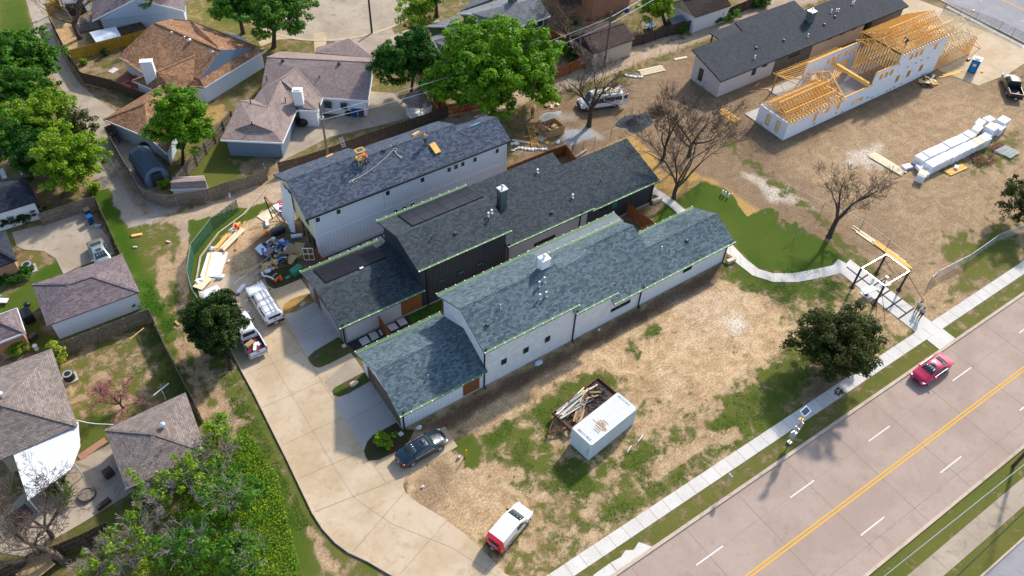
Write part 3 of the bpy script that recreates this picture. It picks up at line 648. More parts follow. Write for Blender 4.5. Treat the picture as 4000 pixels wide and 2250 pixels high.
sheet('driveway', [F(*p)[:2] for p in [(870, 95), (940, 75), (975, 55), (1010, 115), (1010, 160), (935, 150), (840, 110)]], .024, M['oldconc'])
sheet('sidewalk', [F(*p)[:2] for p in [(650, 105), (700, 85), (770, 85), (870, 92), (880, 110), (780, 96), (700, 100), (655, 118)]], .028, M['drive'])
sheet('sidewalk', [F(*p)[:2] for p in [(792, 135), (788, 85), (815, 80), (822, 95), (818, 132)]], .032, M['drive'])
sheet('sidewalk', [F(*p)[:2] for p in [(980, 95), (1010, 80), (1100, 50), (1120, 60), (1040, 90), (1000, 112)]], .028, M['drive'])
paint_done = True
# ------------------------------------------------------------------ new houses of the row
def roof_seg(parent, x0, x1, prof, mat, th=.16, ridge=True, label=None):
    """prof: (y,z) points front to back along the top of the roof; solid slab"""
    m = MB()
    for (ya_, za), (yb, zb) in zip(prof[:-1], prof[1:]):
        m.solid([(x0, ya_, za-th), (x1, ya_, za-th), (x1, yb, zb-th), (x0, yb, zb-th)], [(x0, ya_, za), (x1, ya_, za), (x1, yb, zb), (x0, yb, zb)])
    if ridge and len(prof) > 2:
        for (y, z) in prof[1:-1]:
            n = int((x1-x0)/.3)
            for k in range(n):
                a = x0+(x1-x0)*k/n; b = x0+(x1-x0)*(k+1)/n
                m.solid([(a, y-.16, z-.09), (b, y-.16, z-.10), (b, y, z+.01), (a, y, z+.02)], [(a, y-.16, z-.05), (b, y-.16, z-.075), (b, y, z+.035), (a, y, z+.06)])
                m.solid([(a, y, z+.02), (b, y, z+.01), (b, y+.16, z-.10), (a, y+.16, z-.09)], [(a, y, z+.06), (b, y, z+.035), (b, y+.16, z-.075), (a, y+.16, z-.05)])
    return m.build('roof', mat, parent)
def wall_seg(parent, x0, x1, prof, mat, ins=.45, drop=.17, xi0=.42, xi1=.42, z0=0.0, name='wall'):
    p = list(prof); ya_, yb = p[0][0]+ins, p[-1][0]-ins
    def zat(y):
        for (a, za), (b, zb) in zip(p[:-1], p[1:]):
            if a <= y <= b: return za+(zb-za)*(y-a)/(b-a)
    pr = [(ya_, z0), (ya_, zat(ya_)-drop)]+[(y, z-drop) for y, z in p[1:-1]]+[(yb, zat(yb)-drop), (yb, z0)]
    m = MB(); m.xprism(pr, x0+xi0, x1-xi1); return m.build(name, mat, parent)
def gutter(parent, x0, x1, y, z, side=-1, strip=True):
    m = MB(); m.box(x0, x1, min(y, y+side*.10), max(y, y+side*.10), z-.16, z-.03)
    g = m.build('gutter', M['black'], parent)
    if strip:
        m = MB(); m.box(x0, x1, y+side*.14 if side < 0 else y-.06, y+.06 if side < 0 else y+.14, z-.03, z+.035); m.build('green_edge_film', M['greentrim'], g)
        m = MB(); n = max(2, int((x1-x0)/1.05))
        for k in range(n+1):
            x = x0+.06+(x1-x0-.12)*k/n; m.box(x-.05, x+.05, y+side*.17, y+side*.17+.1, z+.03, z+.09)
        m.box(x0+.06, x1-.06, y+side*.17+.04, y+side*.17+.055, z+.032, z+.045); m.build('string_lights', M['bulb'], g)
    return g
def downspout(parent, x, y, z, mat=None):
    m = MB(); m.box(x-.06, x+.06, y-.12, y-.02, .1, z); m.bar((x, y-.07, z), (x, y-.38, z+.25), .12); m.box(x-.06, x+.06, y-.4, y-.1, .04, .14)
    return m.build('downspout', mat or M['black'], parent)
def window(parent, x, y, z, wd, ht, frame, glass, face='-y', fr=.06, mull=0, label=None):
    """a framed window on an axis-aligned wall plane"""
    m = MB(); g = MB()
    if face in ('-y', '+y'):
        s = -1 if face == '-y' else 1; a, b = sorted((y, y+s*.05))
        for (x0, x1, z0, z1) in [(x-wd/2, x+wd/2, z+ht/2-fr, z+ht/2), (x-wd/2, x+wd/2, z-ht/2, z-ht/2+fr), (x-wd/2, x-wd/2+fr, z-ht/2+fr, z+ht/2-fr), (x+wd/2-fr, x+wd/2, z-ht/2+fr, z+ht/2-fr)]: m.box(x0, x1, a, b, z0, z1)
        for k in range(mull): xx = x-wd/2+wd*(k+1)/(mull+1); m.box(xx-.025, xx+.025, a, b, z-ht/2+fr, z+ht/2-fr)
        a, b = sorted((y, y+s*.02)); g.box(x-wd/2+fr, x+wd/2-fr, a, b, z-ht/2+fr, z+ht/2-fr)
    else:
        s = -1 if face == '-x' else 1; a, b = sorted((x, x+s*.05))
        for (y0, y1, z0, z1) in [(y-wd/2, y+wd/2, z+ht/2-fr, z+ht/2), (y-wd/2, y+wd/2, z-ht/2, z-ht/2+fr), (y-wd/2, y-wd/2+fr, z-ht/2+fr, z+ht/2-fr), (y+wd/2-fr, y+wd/2, z-ht/2+fr, z+ht/2-fr)]: m.box(a, b, y0, y1, z0, z1)
        for k in range(mull): yy = y-wd/2+wd*(k+1)/(mull+1); m.box(a, b, yy-.025, yy+.025, z-ht/2+fr, z+ht/2-fr)
        a, b = sorted((x, x+s*.02)); g.box(a, b, y-wd/2+fr, y+wd/2-fr, z-ht/2+fr, z+ht/2-fr)
    o = m.build('window', frame, parent); g.build('pane', glass, o)
    if label: o['label'] = label
    return o
def vent_pipe(parent, x, y, z, h=.5, r=.05, mat=None, cap=True):
    m = MB(); m.tube((x, y, z-.1), (x, y, z+h), r, n=8);
    if cap: m.tube((x, y, z+h), (x, y, z+h+.12), r*1.9, r*1.5, 8)
    m.tube((x, y, z-.06), (x, y, z+.05), r*2.6, r*1.2, 8)
    return m.build('vent_pipe', mat or M['dgrey'], parent)
def box_vent(parent, x, y, z, s=.3, mat=None):
    m = MB(); m.box(x-s/2, x+s/2, y-s/2, y+s/2, z-.15, z+.22); return m.build('roof_vent', mat or M['dgrey'], parent, bevel=.03)
def chimney(parent, x, y, z0, z1, w_, d_, mat, capmat, pipe=True):
    m = MB(); m.box(x-w_/2, x+w_/2, y-d_/2, y+d_/2, z0, z1); c_ = m.build('chimney', mat, parent)
    m = MB(); m.box(x-w_/2-.05, x+w_/2+.05, y-d_/2-.05, y+d_/2+.05, z1, z1+.06)
    if pipe: m.tube((x, y, z1+.06), (x, y, z1+.32), .11, n=10); m.tube((x, y, z1+.32), (x, y, z1+.36), .2, .2, 10); m.tube((x, y, z1+.4), (x, y, z1+.52), .2, .08, 10)
    m.build('chimney_cap', capmat, c_); return c_
def zroof(prof, y):
    for (a, za), (b, zb) in zip(prof[:-1], prof[1:]):
        if a <= y <= b: return za+(zb-za)*(y-a)/(b-a)
    return prof[-1][1]
# ---- A: white house nearest the street
A = thing('white_house', 'long white painted brick house with blue grey stepped shingle roof, nearest the street', 'house', (37, 43, 0))
PG = [(38.4, 2.86), (42.6, 4.96), (47.0, 2.76)]; PT = [(38.4, 5.98), (42.55, 8.05), (46.75, 5.95)]; P2 = [(38.4, 4.76), (42.65, 6.88), (46.75, 4.9)]
P3 = [(38.4, 3.16), (44.25, 6.08), (46.2, 5.1)]; P4 = [(38.4, 3.16), (41.72, 4.8), (45.05, 3.15)]
roof_seg(A, 16.45, 25.85, PG, M['rA']); wall_seg(A, 16.45, 26.2, PG, M['wbat'])
for (a, b, P, wm) in [(25.4, 36.35, PT, 'wbrick'), (36.0, 41.35, P2, 'wbrick'), (41.1, 48.0, P3, 'wbrick'), (47.9, 58.2, P4, 'wbat')]:
    roof_seg(A, a+(.02 if P is not PT else 0), b, P, M['rA'])
wall_seg(A, 25.4, 36.5, PT, M['wbrick']); wall_seg(A, 35.6, 41.3, P2, M['wbrick'], ins=.452); wall_seg(A, 40.4, 48.0, P3, M['wbrick'], ins=.454); wall_seg(A, 44.6, 58.2, P4, M['wbat'], ins=.44, xi1=.45)
m = MB(); m.box(36.9, 48.4, 46.1, 47.6, 4.85, 5.02); fr_ = m.build('flat_roof', two('grey membrane roof', (.17, .2, .21), (.2, .23, .24), 2), A)
m = MB(); m.box(37.3, 48.0, 45.4, 47.2, 0, 4.85); m.build('wall', M['wbrick'], A)
gutter(A, 16.45, 25.3, 38.4, 2.86); gutter(A, 16.45, 25.9, 47.0, 2.76, 1); gutter(A, 25.4, 36.35, 38.4, 5.98); gutter(A, 25.4, 36.3, 46.75, 5.95, 1)
gutter(A, 36.1, 41.35, 38.4, 4.76); gutter(A, 41.15, 58.2, 38.4, 3.16); gutter(A, 36.9, 48.4, 47.6, 5.02, 1); gutter(A, 37.5, 48.0, 46.2, 5.12, 1); gutter(A, 48.1, 58.2, 45.05, 3.15, 1)
for x, z in [(16.95, 2.8), (25.72, 5.9), (36.4, 4.7), (45.2, 3.1), (57.65, 3.05)]: downspout(A, x, 38.83, z)
for x in (28.0, 30.57, 33.16): window(A, x, 38.85, 2.38, .62, .78, M['dgrey'], M['glass'])
for x in (31.3, 32.42, 33.53): window(A, x, 38.85, 5.2, .62, .4, M['dgrey'], M['glass'])
for x in (37.5, 38.6, 39.76): window(A, x, 38.846, 4.02, .62, .36, M['dgrey'], M['glass'])
window(A, 42.6, 38.845, 1.6, 2.6, .5, M['dgrey'], M['glass'], mull=1); window(A, 51.85, 38.84, 2.1, 1.25, .85, M['dgrey'], M['glass']); window(A, 47.7, 38.84, 2.62, 1.0, .3, M['dgrey'], M['glass'])
m = MB(); m.box(23.4, 25.2, 38.78, 38.845, .25, 2.5); m.build('wood_panel', M['cedar'], A)
def garage_front(P, parent, x, y0, y1):
    m = MB(); m.box(x-.06, x, y0, y1, .08, 2.25); d = m.build('garage_door', M['taupe'] if parent is A else M['greylap'], parent)
    m = MB(); m.box(x-.1, x, y0-.12, y0, .08, 2.37); m.box(x-.1, x, y1, y1+.12, .08, 2.37); m.box(x-.1, x, y0, y1, 2.25, 2.37); m.build('garage_frame', M['cedarv'], d)
    m = MB(); m.box(x-.1, x, y1+.4, y1+.52, .08, 2.3); m.box(x-.1, x, y1+1.2, y1+1.32, .08, 2.3); m.box(x-.1, x, y1+.52, y1+1.2, 2.18, 2.3); e = m.build('door_frame', M['cedarv'], parent)
    m = MB(); m.box(x-.05, x, y1+.52, y1+1.2, .08, 2.18); m.build('door', M['glass2'], e)
garage_front(PG, A, 16.87, 39.4, 44.1)
m = MB(); m.box(16.85, 58.0, 38.8, 38.849, 0, .1); m.build('foundation', M['driveway'], A)
chimney(A, 35.15, 42.9, 7.5, 9.15, .95, .8, M['white'], M['white'])
for x, y, P in [(20.5, 40.2, PG), (29.0, 41.2, PT), (41.6, 41.9, P3), (49.5, 41.0, P4)]: vent_pipe(A, x, y, zroof(P, y), .28, .04, M['steel'])
for x, y in [(33.6, 41.4), (34.3, 41.55), (33.0, 40.4), (33.7, 40.35)]: vent_pipe(A, x, y, zroof(PT, y), .5, .07, M['steel'])
for x, y, P in [(27.0, 40.3, PT), (42.2, 40.0, P3), (52.8, 40.6, P4)]: box_vent(A, x, y, zroof(P, y), .3)
# ---- B: charcoal house with solar panels
B = thing('dark_house', 'long near black house with charcoal roof and two solar arrays, middle of the row', 'house', (37, 55, 0))
PG = [(50.4, 3.05), (54.85, 4.44), (59.4, 2.98)]; PT = [(50.4, 6.1), (54.75, 7.4), (59.05, 6.0)]; P2 = [(50.4, 3.88), (58.6, 6.32)]; P3 = [(50.4, 3.6), (56.9, 5.5)]
roof_seg(B, 16.4, 25.95, PG, M['rB'], ridge=False); roof_seg(B, 25.4, 36.55, PT, M['rB'], ridge=False); roof_seg(B, 36.2, 47.8, P2, M['rB']); roof_seg(B, 47.6, 57.7, P3, M['rB'])
wall_seg(B, 16.4, 26.2, PG, M['greylap']); wall_seg(B, 25.4, 36.6, PT, M['darkbat']); wall_seg(B, 36.0, 47.8, P2, M['greylap'], ins=.46); wall_seg(B, 46.6, 57.7, P3, M['darkbat'], ins=.48)
gutter(B, 16.4, 25.95, 50.4, 3.05); gutter(B, 16.4, 25.4, 59.4, 2.98, 1); gutter(B, 25.4, 36.55, 50.4, 6.1); gutter(B, 25.4, 36.5, 59.05, 6.0, 1); gutter(B, 36.2, 47.8, 50.4, 3.88); gutter(B, 47.6, 57.7, 50.4, 3.6)
for x, z in [(16.9, 3.0), (26.5, 5.9), (36.5, 3.8), (46.3, 3.8), (57.2, 3.5)]: downspout(B, x, 50.83, z)
for x, z in [(33.0, 2.66), (30.6, 2.68), (28.3, 2.75)]: window(B, x, 50.85, z, .9, .42, M['black'], M['pglass'])
window(B, 41.5, 50.86, 1.75, 2.9, .48, M['black'], M['glass'], mull=1); window(B, 51.45, 50.88, 2.35, .95, .95, M['black'], M['pglass']); window(B, 49.9, 50.88, 2.5, 1.0, .45, M['black'], M['glass'])
m = MB(); m.box(23.4, 25.75, 50.76, 50.845, .3, 2.65); m.build('wood_panel', M['cedar'], B)
m = MB(); m.box(17.2, 23.35, 50.81, 50.846, .3, 2.8); m.build('light_siding', lined('pale grey lap siding', (.5, .5, .54), (.4, .4, .43), .2, .12, 1), B)
garage_front(PG, B, 16.82, 51.3, 56.0)
m = MB(); m.box(16.8, 57.3, 50.74, 50.848, 0, .14); m.build('foundation', M['driveway'], B)
chimney(B, 38.35, 54.9, 4.9, 7.75, .85, .8, flat('grey green flue box', (.10, .13, .13), .6), M['silver'])
def solar(name_n, x0, x1, y0, y1, P, n, rows):
    def S(x, y, h=.12): return (x, y, zroof(P, y)+h)
    for i in range(n):
        for j in range(rows):
            a = x0+(x1-x0)*i/n+.015; b = x0+(x1-x0)*(i+1)/n-.015; c_ = y0+(y1-y0)*j/rows+.012; d = y0+(y1-y0)*(j+1)/rows-.012
            m = MB(); m.solid([S(a, c_, .04), S(b, c_, .04), S(b, d, .04), S(a, d, .04)], [S(a, c_), S(b, c_), S(b, d), S(a, d)])
            o = m.build('solar_panel', flat('black panel frame', (.03, .03, .035), .4), B)
            m = MB(); e = .035; m.solid([S(a+e, c_+e, .115), S(b-e, c_+e, .115), S(b-e, d-e, .115), S(a+e, d-e, .115)], [S(a+e, c_+e, .13), S(b-e, c_+e, .13), S(b-e, d-e, .13), S(a+e, d-e, .13)]); m.build('cell_field', M['solar'], o)
solar('s', 17.6, 24.5, 55.5, 58.9, PG, 6, 2); solar('s', 27.6, 36.3, 55.3, 58.7, PT, 6, 2)
for x, y, P in [(28.5, 53.0, PT), (36.5, 52.6, P2), (50.9, 53.2, P3)]: vent_pipe(B, x, y, zroof(P, y), .3, .05, M['dgrey'])
for x, y, P, mt in [(35.3, 52.9, PT, 'white'), (35.8, 53.05, PT, 'white'), (35.0, 52.4, PT, 'dgrey'), (44.6, 57.0, P2, 'white'), (46.4, 52.6, P2, 'white'), (39.3, 56.4, P2, 'white')]: vent_pipe(B, x, y, zroof(P, y), .35, .07, M[mt])
for x, y, P in [(31.0, 52.5, PT), (43.0, 51.9, P2), (22.5, 53.6, PG)]: box_vent(B, x, y, zroof(P, y), .28, M['dgrey'])
m = MB(); m.box(21.3, 21.7, 55.25, 55.42, 4.36, 4.5); m.build('junction_box', M['white'], B)
# ---- C: tall white house with roofers on it
C = thing('white_tall_house', 'tall white sided house with slate blue roof and cream end wall, roofers on top', 'house', (32, 67, 0))
P1 = [(63.1, 6.24), (67.45, 8.3), (71.8, 6.1)]; P1b = [(63.1, 6.24), (67.0, 8.09), (70.95, 6.1)]; P2 = [(63.1, 6.24), (66.1, 7.66), (69.1, 6.1)]
roof_seg(C, 19.25, 28.4, P1, M['rC']); roof_seg(C, 28.3, 39.75, P1b, M['rC']); roof_seg(C, 39.7, 45.05, P2, M['rC'])
wl = [(63.1, 2.95)]
def wallc(x0, x1, P, nm='upper_wall', z0=2.98): return wall_seg(C, x0, x1, P, M['wlap'], ins=.32, z0=z0, name=nm)
wall_seg(C, 19.25, 28.8, P1, M['wlap'], ins=.3, z0=3.0, xi0=.75, name='upper_wall'); wall_seg(C, 28.0, 39.9, P1b, M['wlap'], ins=.302, z0=3.0, name='upper_wall'); wall_seg(C, 39.0, 45.05, P2, M['wlap'], ins=.304, z0=3.0, name='upper_wall')
m = MB(); m.box(22.6, 44.6, 63.42, 68.7, 0, 2.9); m.box(22.6, 39.3, 68.7, 71.4, 0, 2.9); m.build('lower_wall', M['wbat'], C)
m = MB(); m.box(19.98, 22.6, 63.42, 63.6, 0, 2.9); m.build('lower_wall', M['wbat'], C)
m = MB(); m.box(19.98, 44.65, 63.36, 63.44, 2.9, 3.02); m.box(44.58, 44.7, 63.34, 63.44, 0, 6.1); m.box(19.95, 20.07, 63.34, 63.42, 0, 6.0); m.box(19.98, 44.65, 63.34, 63.42, 0, .14); m.build('trim', M['white'], C)
m = MB(); pr = [(63.45, 2.55), (63.45, 6.1), (67.45, 8.0), (71.45, 6.0), (71.45, 2.55)]; m.xprism(pr, 19.95, 20.0); m.build('cream_gable', M['cream'], C)
m = MB(); m.box(20.05, 22.55, 63.6, 71.4, 2.88, 2.99); m.build('porch_ceiling', M['osb'], C)
m = MB()
for y in (64.6, 66.0, 67.4): m.box(20.0, 20.12, y-.06, y+.06, 0, 2.55)
m.build('post', M['barkd'], C)
m = MB(); m.box(20.0, 44.6, 62.96, 63.36, .02, .16); m.build('foundation', M['driveway'], C)
window(C, 19.94, 69.2, 4.6, .7, 1.5, M['dgrey'], M['glass2'], '-x'); window(C, 19.94, 65.1, 4.5, .8, 1.6, M['dgrey'], M['glass2'], '-x')
rr = np.random.default_rng(3); m = MB()
prev = None
for k in range(9):
    y = 68.6+.36*k; dx = -.08-.1*abs(math.sin(k*1.7)); cur = [(19.9+dx, y, 5.3+.15*math.sin(k)), (19.82+dx, y, 3.0), (19.5+dx*2.5-.2*math.sin(k*.9), y-.3, .12)]
    if prev:
        for i in range(2): m.face([prev[i], prev[i+1], cur[i+1], cur[i]])
    prev = cur
hw = m.build('house_wrap', M['cloth_w'], C); sd_ = hw.modifiers.new('thick', 'SOLIDIFY'); sd_.thickness = .02
wfr = M['white']
for x, z in [(20.55, 5.3), (22.96, 5.3), (28.9, 5.23), (33.29, 5.18), (36.78, 5.16), (37.7, 5.19), (38.61, 5.2), (40.26, 5.15), (43.34, 5.17), (29.61, 2.11), (30.72, 2.05), (31.83, 2.06)]:
    window(C, x, 63.4, z, .68, .84, wfr, M['glass'], fr=.1)
m = MB(); m.box(19.25, 45.05, 63.0, 63.1, 6.02, 6.22); m.build('gutter', M['black'], C)
box_vent(C, 30.5, 66.9, 8.05, .3)
m = MB(); m.bar((41.4, 66.15, 7.71), (42.7, 66.15, 7.71), .08, .03); m.build('chalk_line', flat('aqua tape', (.05, .6, .55)), C)
# ---- D: graphite roofed house at the top right
D = thing('grey_shed_house', 'long one storey house with graphite sloping roof and pale board walls, behind the framed house', 'house', (100, 66, 0))
m_ = .26; zf = 2.95; Yf = 62.47
def zD(y): return zf+m_*(y-Yf)
def rp(x0, x1, y0, y1, th=.2):
    m = MB(); m.solid([(x0, y0, zD(y0)-th), (x1, y0, zD(y0)-th), (x1, y1, zD(y1)-th), (x0, y1, zD(y1)-th)], [(x0, y0, zD(y0)), (x1, y0, zD(y0)), (x1, y1, zD(y1)), (x0, y1, zD(y1))]); return m.build('roof', M['rD'], D)
rp(79.5, 89.4, 62.47, 68.8); rp(89.4, 102.0, 62.47, 70.6); rp(102.0, 120.15, 62.47, 68.4)
def wp(x0, x1, y1, mat, y0=62.9): m = MB(); m.xprism([(y0, 0), (y0, zD(y0)-.21), (y1, zD(y1)-.21), (y1, 0)], x0, x1); return m.build('wall', mat, D)
wp(79.95, 90.8, 68.3, M['palepink']); wp(90.8, 98.8, 70.2, M['taupe'], 62.904); wp(98.8, 110.4, 68.2, M['tanwall'], 62.9); wp(112.3, 119.7, 68.0, M['taupe'], 62.9); wp(110.4, 112.3, 68.0, M['black'], 63.6)
window(D, 86.6, 62.9, 1.9, .8, 1.05, M['black'], M['glass']); window(D, 88.7, 62.9, 2.35, 1.0, .6, M['black'], M['glass']); window(D, 94.9, 62.9, 1.95, 2.3, .5, M['black'], M['glass'], mull=2)
for x in (102.5, 105.2, 107.9): window(D, x, 62.9, 2.45, 1.0, .4, M['black'], M['glass'])
window(D, 79.95, 66.6, 1.6, .8, 1.9, M['black'], M['glass'], '-x', mull=0)
m = MB(); m.solid([(87.3, 69.0, 2.62), (93.5, 69.0, 2.62), (93.5, 73.0, 2.62), (87.3, 73.0, 2.62)], [(87.3, 69.0, 2.8), (93.5, 69.0, 2.8), (93.5, 73.0, 2.8), (87.3, 73.0, 2.8)]); m.build('porch_roof', M['rD'], D)
m = MB(); m.box(87.6, 87.8, 72.5, 72.7, 0, 2.6); m.build('post', M['cedarv'], D)
m = MB(); m.box(90.6, 93.5, 70.6, 72.4, 0, 2.6); m.build('wall', M['taupe'], D)
chimney(D, 101.1, 66.4, 3.6, 5.5, 1.0, .9, flat('grey green flue box', (.10, .13, .13), .6), M['silver'])
for x, y in [(106.0, 66.4), (106.9, 66.2), (107.3, 66.1), (110.8, 66.4), (111.2, 66.4), (87.3, 63.9), (98.4, 64.0)]: vent_pipe(D, x, y, zD(y), .35, .06, M['white'])
for x, y in [(88.9, 65.3), (94.1, 64.8), (102.8, 64.8), (105.8, 65.4)]: box_vent(D, x, y, zD(y), .28)
# ------------------------------------------------------------------ timber framed house going up
rf = random.Random(5)
FR = thing('framed_house', 'unfinished house of white foam block walls with bare yellow timber roof framing', 'house', (97, 54, 0))
def holed_wall(parent, x0, x1, y0, y1, z0, ztop, holes, mat):
    """wall along x with rectangular openings (x0,x1,z0,z1)"""
    m = MB(); xs_ = sorted(set([x0, x1]+[h[0] for h in holes]+[h[1] for h in holes]))
    for a, b in zip(xs_[:-1], xs_[1:]):
        hs = sorted([h for h in holes if h[0] <= a+1e-6 and h[1] >= b-1e-6], key=lambda h: h[2]); z = z0
        for h in hs:
            if h[2] > z: m.box(a, b, y0, y1, z, h[2])
            z = h[3]
        if z < ztop: m.box(a, b, y0, y1, z, ztop)
    w_ = m.build('wall', mat, parent)
    for h in holes:
        k = MB(); t = .06
        k.box(h[0], h[1], y0-.01, y1+.01, h[2], h[2]+t); k.box(h[0], h[1], y0-.01, y1+.01, h[3]-t, h[3]); k.box(h[0], h[0]+t, y0-.01, y1+.01, h[2]+t, h[3]-t); k.box(h[1]-t, h[1], y0-.01, y1+.01, h[2]+t, h[3]-t)
        k.build('window_buck', M['lumber'], w_)
    return w_
lum = M['lumber']
m = MB(); m.box(80.4, 112.2, 50.95, 57.9, 0, .12); m.box(112.2, 121.6, 51, 58.3, 0, .1); m.box(87.5, 100, 57.9, 60.4, 0, .1); m.build('slab', M['driveway'], FR)
holed_wall(FR, 80.4, 97.2, 50.9, 51.15, .12, 2.75, [(85.6, 86.3, 1.0, 2.5), (87.2, 88.6, 1.6, 2.5), (90.0, 90.9, 1.3, 2.6), (93.6, 96.0, .9, 1.5)], M['icf'])
holed_wall(FR, 97.2, 101.7, 50.9, 51.15, .12, 4.7, [(98.1, 98.8, 3.3, 4.2), (99.2, 99.9, 3.3, 4.2), (100.3, 101.0, 3.3, 4.2)], M['icf'])
holed_wall(FR, 101.7, 112.2, 50.9, 51.15, .12, 6.05, [(103.9, 104.6, 4.6, 5.5), (105.0, 105.7, 4.6, 5.5), (106.1, 106.8, 4.6, 5.5), (109.4, 110.1, 4.5, 5.5), (102.6, 103.4, 1.4, 2.5), (105.1, 105.9, 1.4, 2.5), (107.9, 108.7, 1.4, 2.5)], M['icf'])
m = MB()
for x, z in [(86.2, .55), (90.6, .7), (92.0, .35), (98.2, .5), (101.5, .45), (103.2, .5), (104.8, .5), (107.5, 3.5), (109.0, 3.4), (106.2, 3.45), (97.1, .9), (104.4, 3.4), (102.3, .45)]: m.box(x-.22, x+.22, 50.885, 50.9, z-.07, z+.07)
m.build('foam_stamp', M['dgrey'], FR)
m = MB(); m.box(80.4, 80.65, 51.15, 52.0, .12, 2.75); m.box(80.4, 80.65, 52.7, 53.7, .12, 2.75); m.box(80.4, 80.65, 54.4, 55.9, .12, 2.75); m.box(80.4, 80.65, 52.0, 52.7, .12, .6); m.box(80.4, 80.65, 53.7, 54.4, .12, .6); m.box(80.4, 80.65, 52.0, 52.7, 2.3, 2.75); m.box(80.4, 80.65, 53.7, 54.4, 2.3, 2.75); m.build('wall', M['icf'], FR)
for y in (52.35, 54.05):
    m = MB(); m.box(80.38, 80.67, y-.35, y-.28, .6, 2.3); m.box(80.38, 80.67, y+.28, y+.35, .6, 2.3); m.box(80.38, 80.67, y-.28, y+.28, .6, .67); m.box(80.38, 80.67, y-.28, y+.28, 2.23, 2.3); o = m.build('window_buck', lum, FR)
    m = MB(); m.box(80.5, 80.53, y-.28, y+.28, .67, 2.23); m.build('sheathing', M['lumberpale'], o)
m = MB(); m.box(80.65, 90.8, 55.75, 56.0, .12, 2.7); m.build('wall', M['icf'], FR)
holed_wall(FR, 90.8, 101.7, 57.5, 57.75, .12, 4.75, [(95.0, 95.6, 3.3, 4.1), (96.0, 96.6, 3.3, 4.1), (97.0, 97.6, 3.3, 4.1), (98.7, 99.3, 3.3, 4.1), (99.7, 100.3, 3.3, 4.1), (100.7, 101.3, 3.3, 4.1), (97.2, 100.2, .2, 2.5), (94.6, 95.4, .3, 2.5), (92.3, 94.0, .2, 2.3)], M['icf'])
m = MB()
for k in range(5): m.box(97.5+.55*k, 97.58+.55*k, 57.55, 57.65, .2, 2.5)
m.box(97.2, 101.5, 50.95, 51.1, 4.7, 4.82); m.box(90.8, 101.7, 57.52, 57.72, 4.75, 4.86); m.box(91.2, 97.2, 50.95, 51.12, 2.75, 2.86); m.box(80.4, 91, 50.95, 51.12, 2.75, 2.83); m.build('top_plate', M['lumber'], FR)
m = MB(); m.box(96.2, 96.6, 51.1, 57.5, 2.86, 3.35); m.build('glulam_beam', M['lumber'], FR)
m = MB()
for z in (3.0,): m.box(90.85, 91.05, 51.1, 55.8, .12, .14)
def studwall(a, b, z0, z1, step=.4, name='stud_wall', mat=None):
    m = MB(); a = Vector(a); b = Vector(b); n = max(1, int((b-a).length/step)); u = (b-a).normalized(); p = Vector((-u.y, u.x, 0))
    def post(q):
        c_ = [q+u*s1*.022+p*s2*.05 for s1, s2 in ((-1, -1), (1, -1), (1, 1), (-1, 1))]; m.prism([(v[0], v[1]) for v in c_], z0, z1)
    for k in range(n+1): post(a+(b-a)*k/n)
    for z in (z0, z1-.05, z1):
        m.bar((a.x, a.y, z+.03), (b.x, b.y, z+.03), .1, .045)
    return m.build(name, mat or lum, FR)
for (a, b) in [((101.75, 51.2), (101.75, 57.5)), ((101.8, 57.8), (112.1, 57.8)), ((112.1, 51.2), (112.1, 57.7))]: studwall((*a, 0), (*b, 0), .12, 6.0, .4)
studwall((101.75, 51.2, 0), (101.75, 57.5, 0), 3.2, 6.0, .4)
for (a, b, z1) in [((103.5, 51.2), (103.5, 57.6), 3.0), ((106, 54.5), (112, 54.5), 3.0), ((82.5, 53.4), (90.6, 53.4), 2.7), ((85, 51.2), (85, 55.7), 2.7), ((91.0, 51.3), (91.0, 57.3), 2.7), ((93.2, 55.2), (93.2, 57.3), 2.6), ((91.2, 55.2), (95.5, 55.2), 2.6)]: studwall((*a, 0), (*b, 0), .12, z1, .45)
for (a, b) in [((112.4, 51.05), (121.4, 51.05)), ((121.4, 51.05), (121.4, 58.3)), ((112.4, 58.3), (121.4, 58.3)), ((115.5, 51.2), (115.5, 58.2)), ((112.4, 54.8), (121.4, 54.8))]: studwall((*a, 0), (*b, 0), .1, 2.75, .4)
m = MB()
for (a, b) in [((121.4, 51.3, 2.4), (124.6, 51.2, .1)), ((121.4, 53.3, 2.2), (124.2, 53.3, .1)), ((122.7, 51.25, 1.4), (122.7, 53.3, 1.3)), ((124.4, 51.1, .1), (124.4, 53.4, .1)), ((113, 51.05, .2), (115.6, 51.05, 2.7)), ((119, 51.05, 2.6), (121.3, 51.05, .3))]: m.bar(a, b, .09, .045)
m.build('brace', lum, FR)
def truss(x, y0, y1, z0, zr, oh=.45, web=True, jig=0, w_=.045, mat=None, k=0):
    m = MB(); yc = (y0+y1)/2+jig; sl_ = (zr-z0)/(yc-y0)
    def B_(p, q, h=.1): m.bar((x, *p), (x, *q), w_, h)
    B_((y0-oh, z0-oh*sl_), (yc, zr)); B_((y1+oh, z0-oh*(zr-z0)/(y1-yc)), (yc, zr)); B_((y0, z0), (y1, z0))
    if web:
        B_((yc, zr), (yc, z0), .08);
        for f_ in (.33, .66): B_((y0+(yc-y0)*f_, z0+(zr-z0)*f_), (y0+(yc-y0)*min(1, f_+.33), z0), .08); B_((y1-(y1-yc)*f_, z0+(zr-z0)*f_), (y1-(y1-yc)*min(1, f_+.33), z0), .08)
    return m.build('roof_truss', mat or lum, FR)
for k in range(18): truss(80.75+.585*k, 50.95, 55.95, 2.85, 4.35)
m = MB(); m.box(80.7, 90.9, 53.4, 53.5, 4.36, 4.44)
for y in (52.1, 54.8): m.bar((80.7, y, 2.86+abs(y-50.95 if y < 53.4 else 55.95-y)*.6+.1), (90.7, y, 2.86+abs(y-50.95 if y < 53.4 else 55.95-y)*.6+.1), .09, .04)
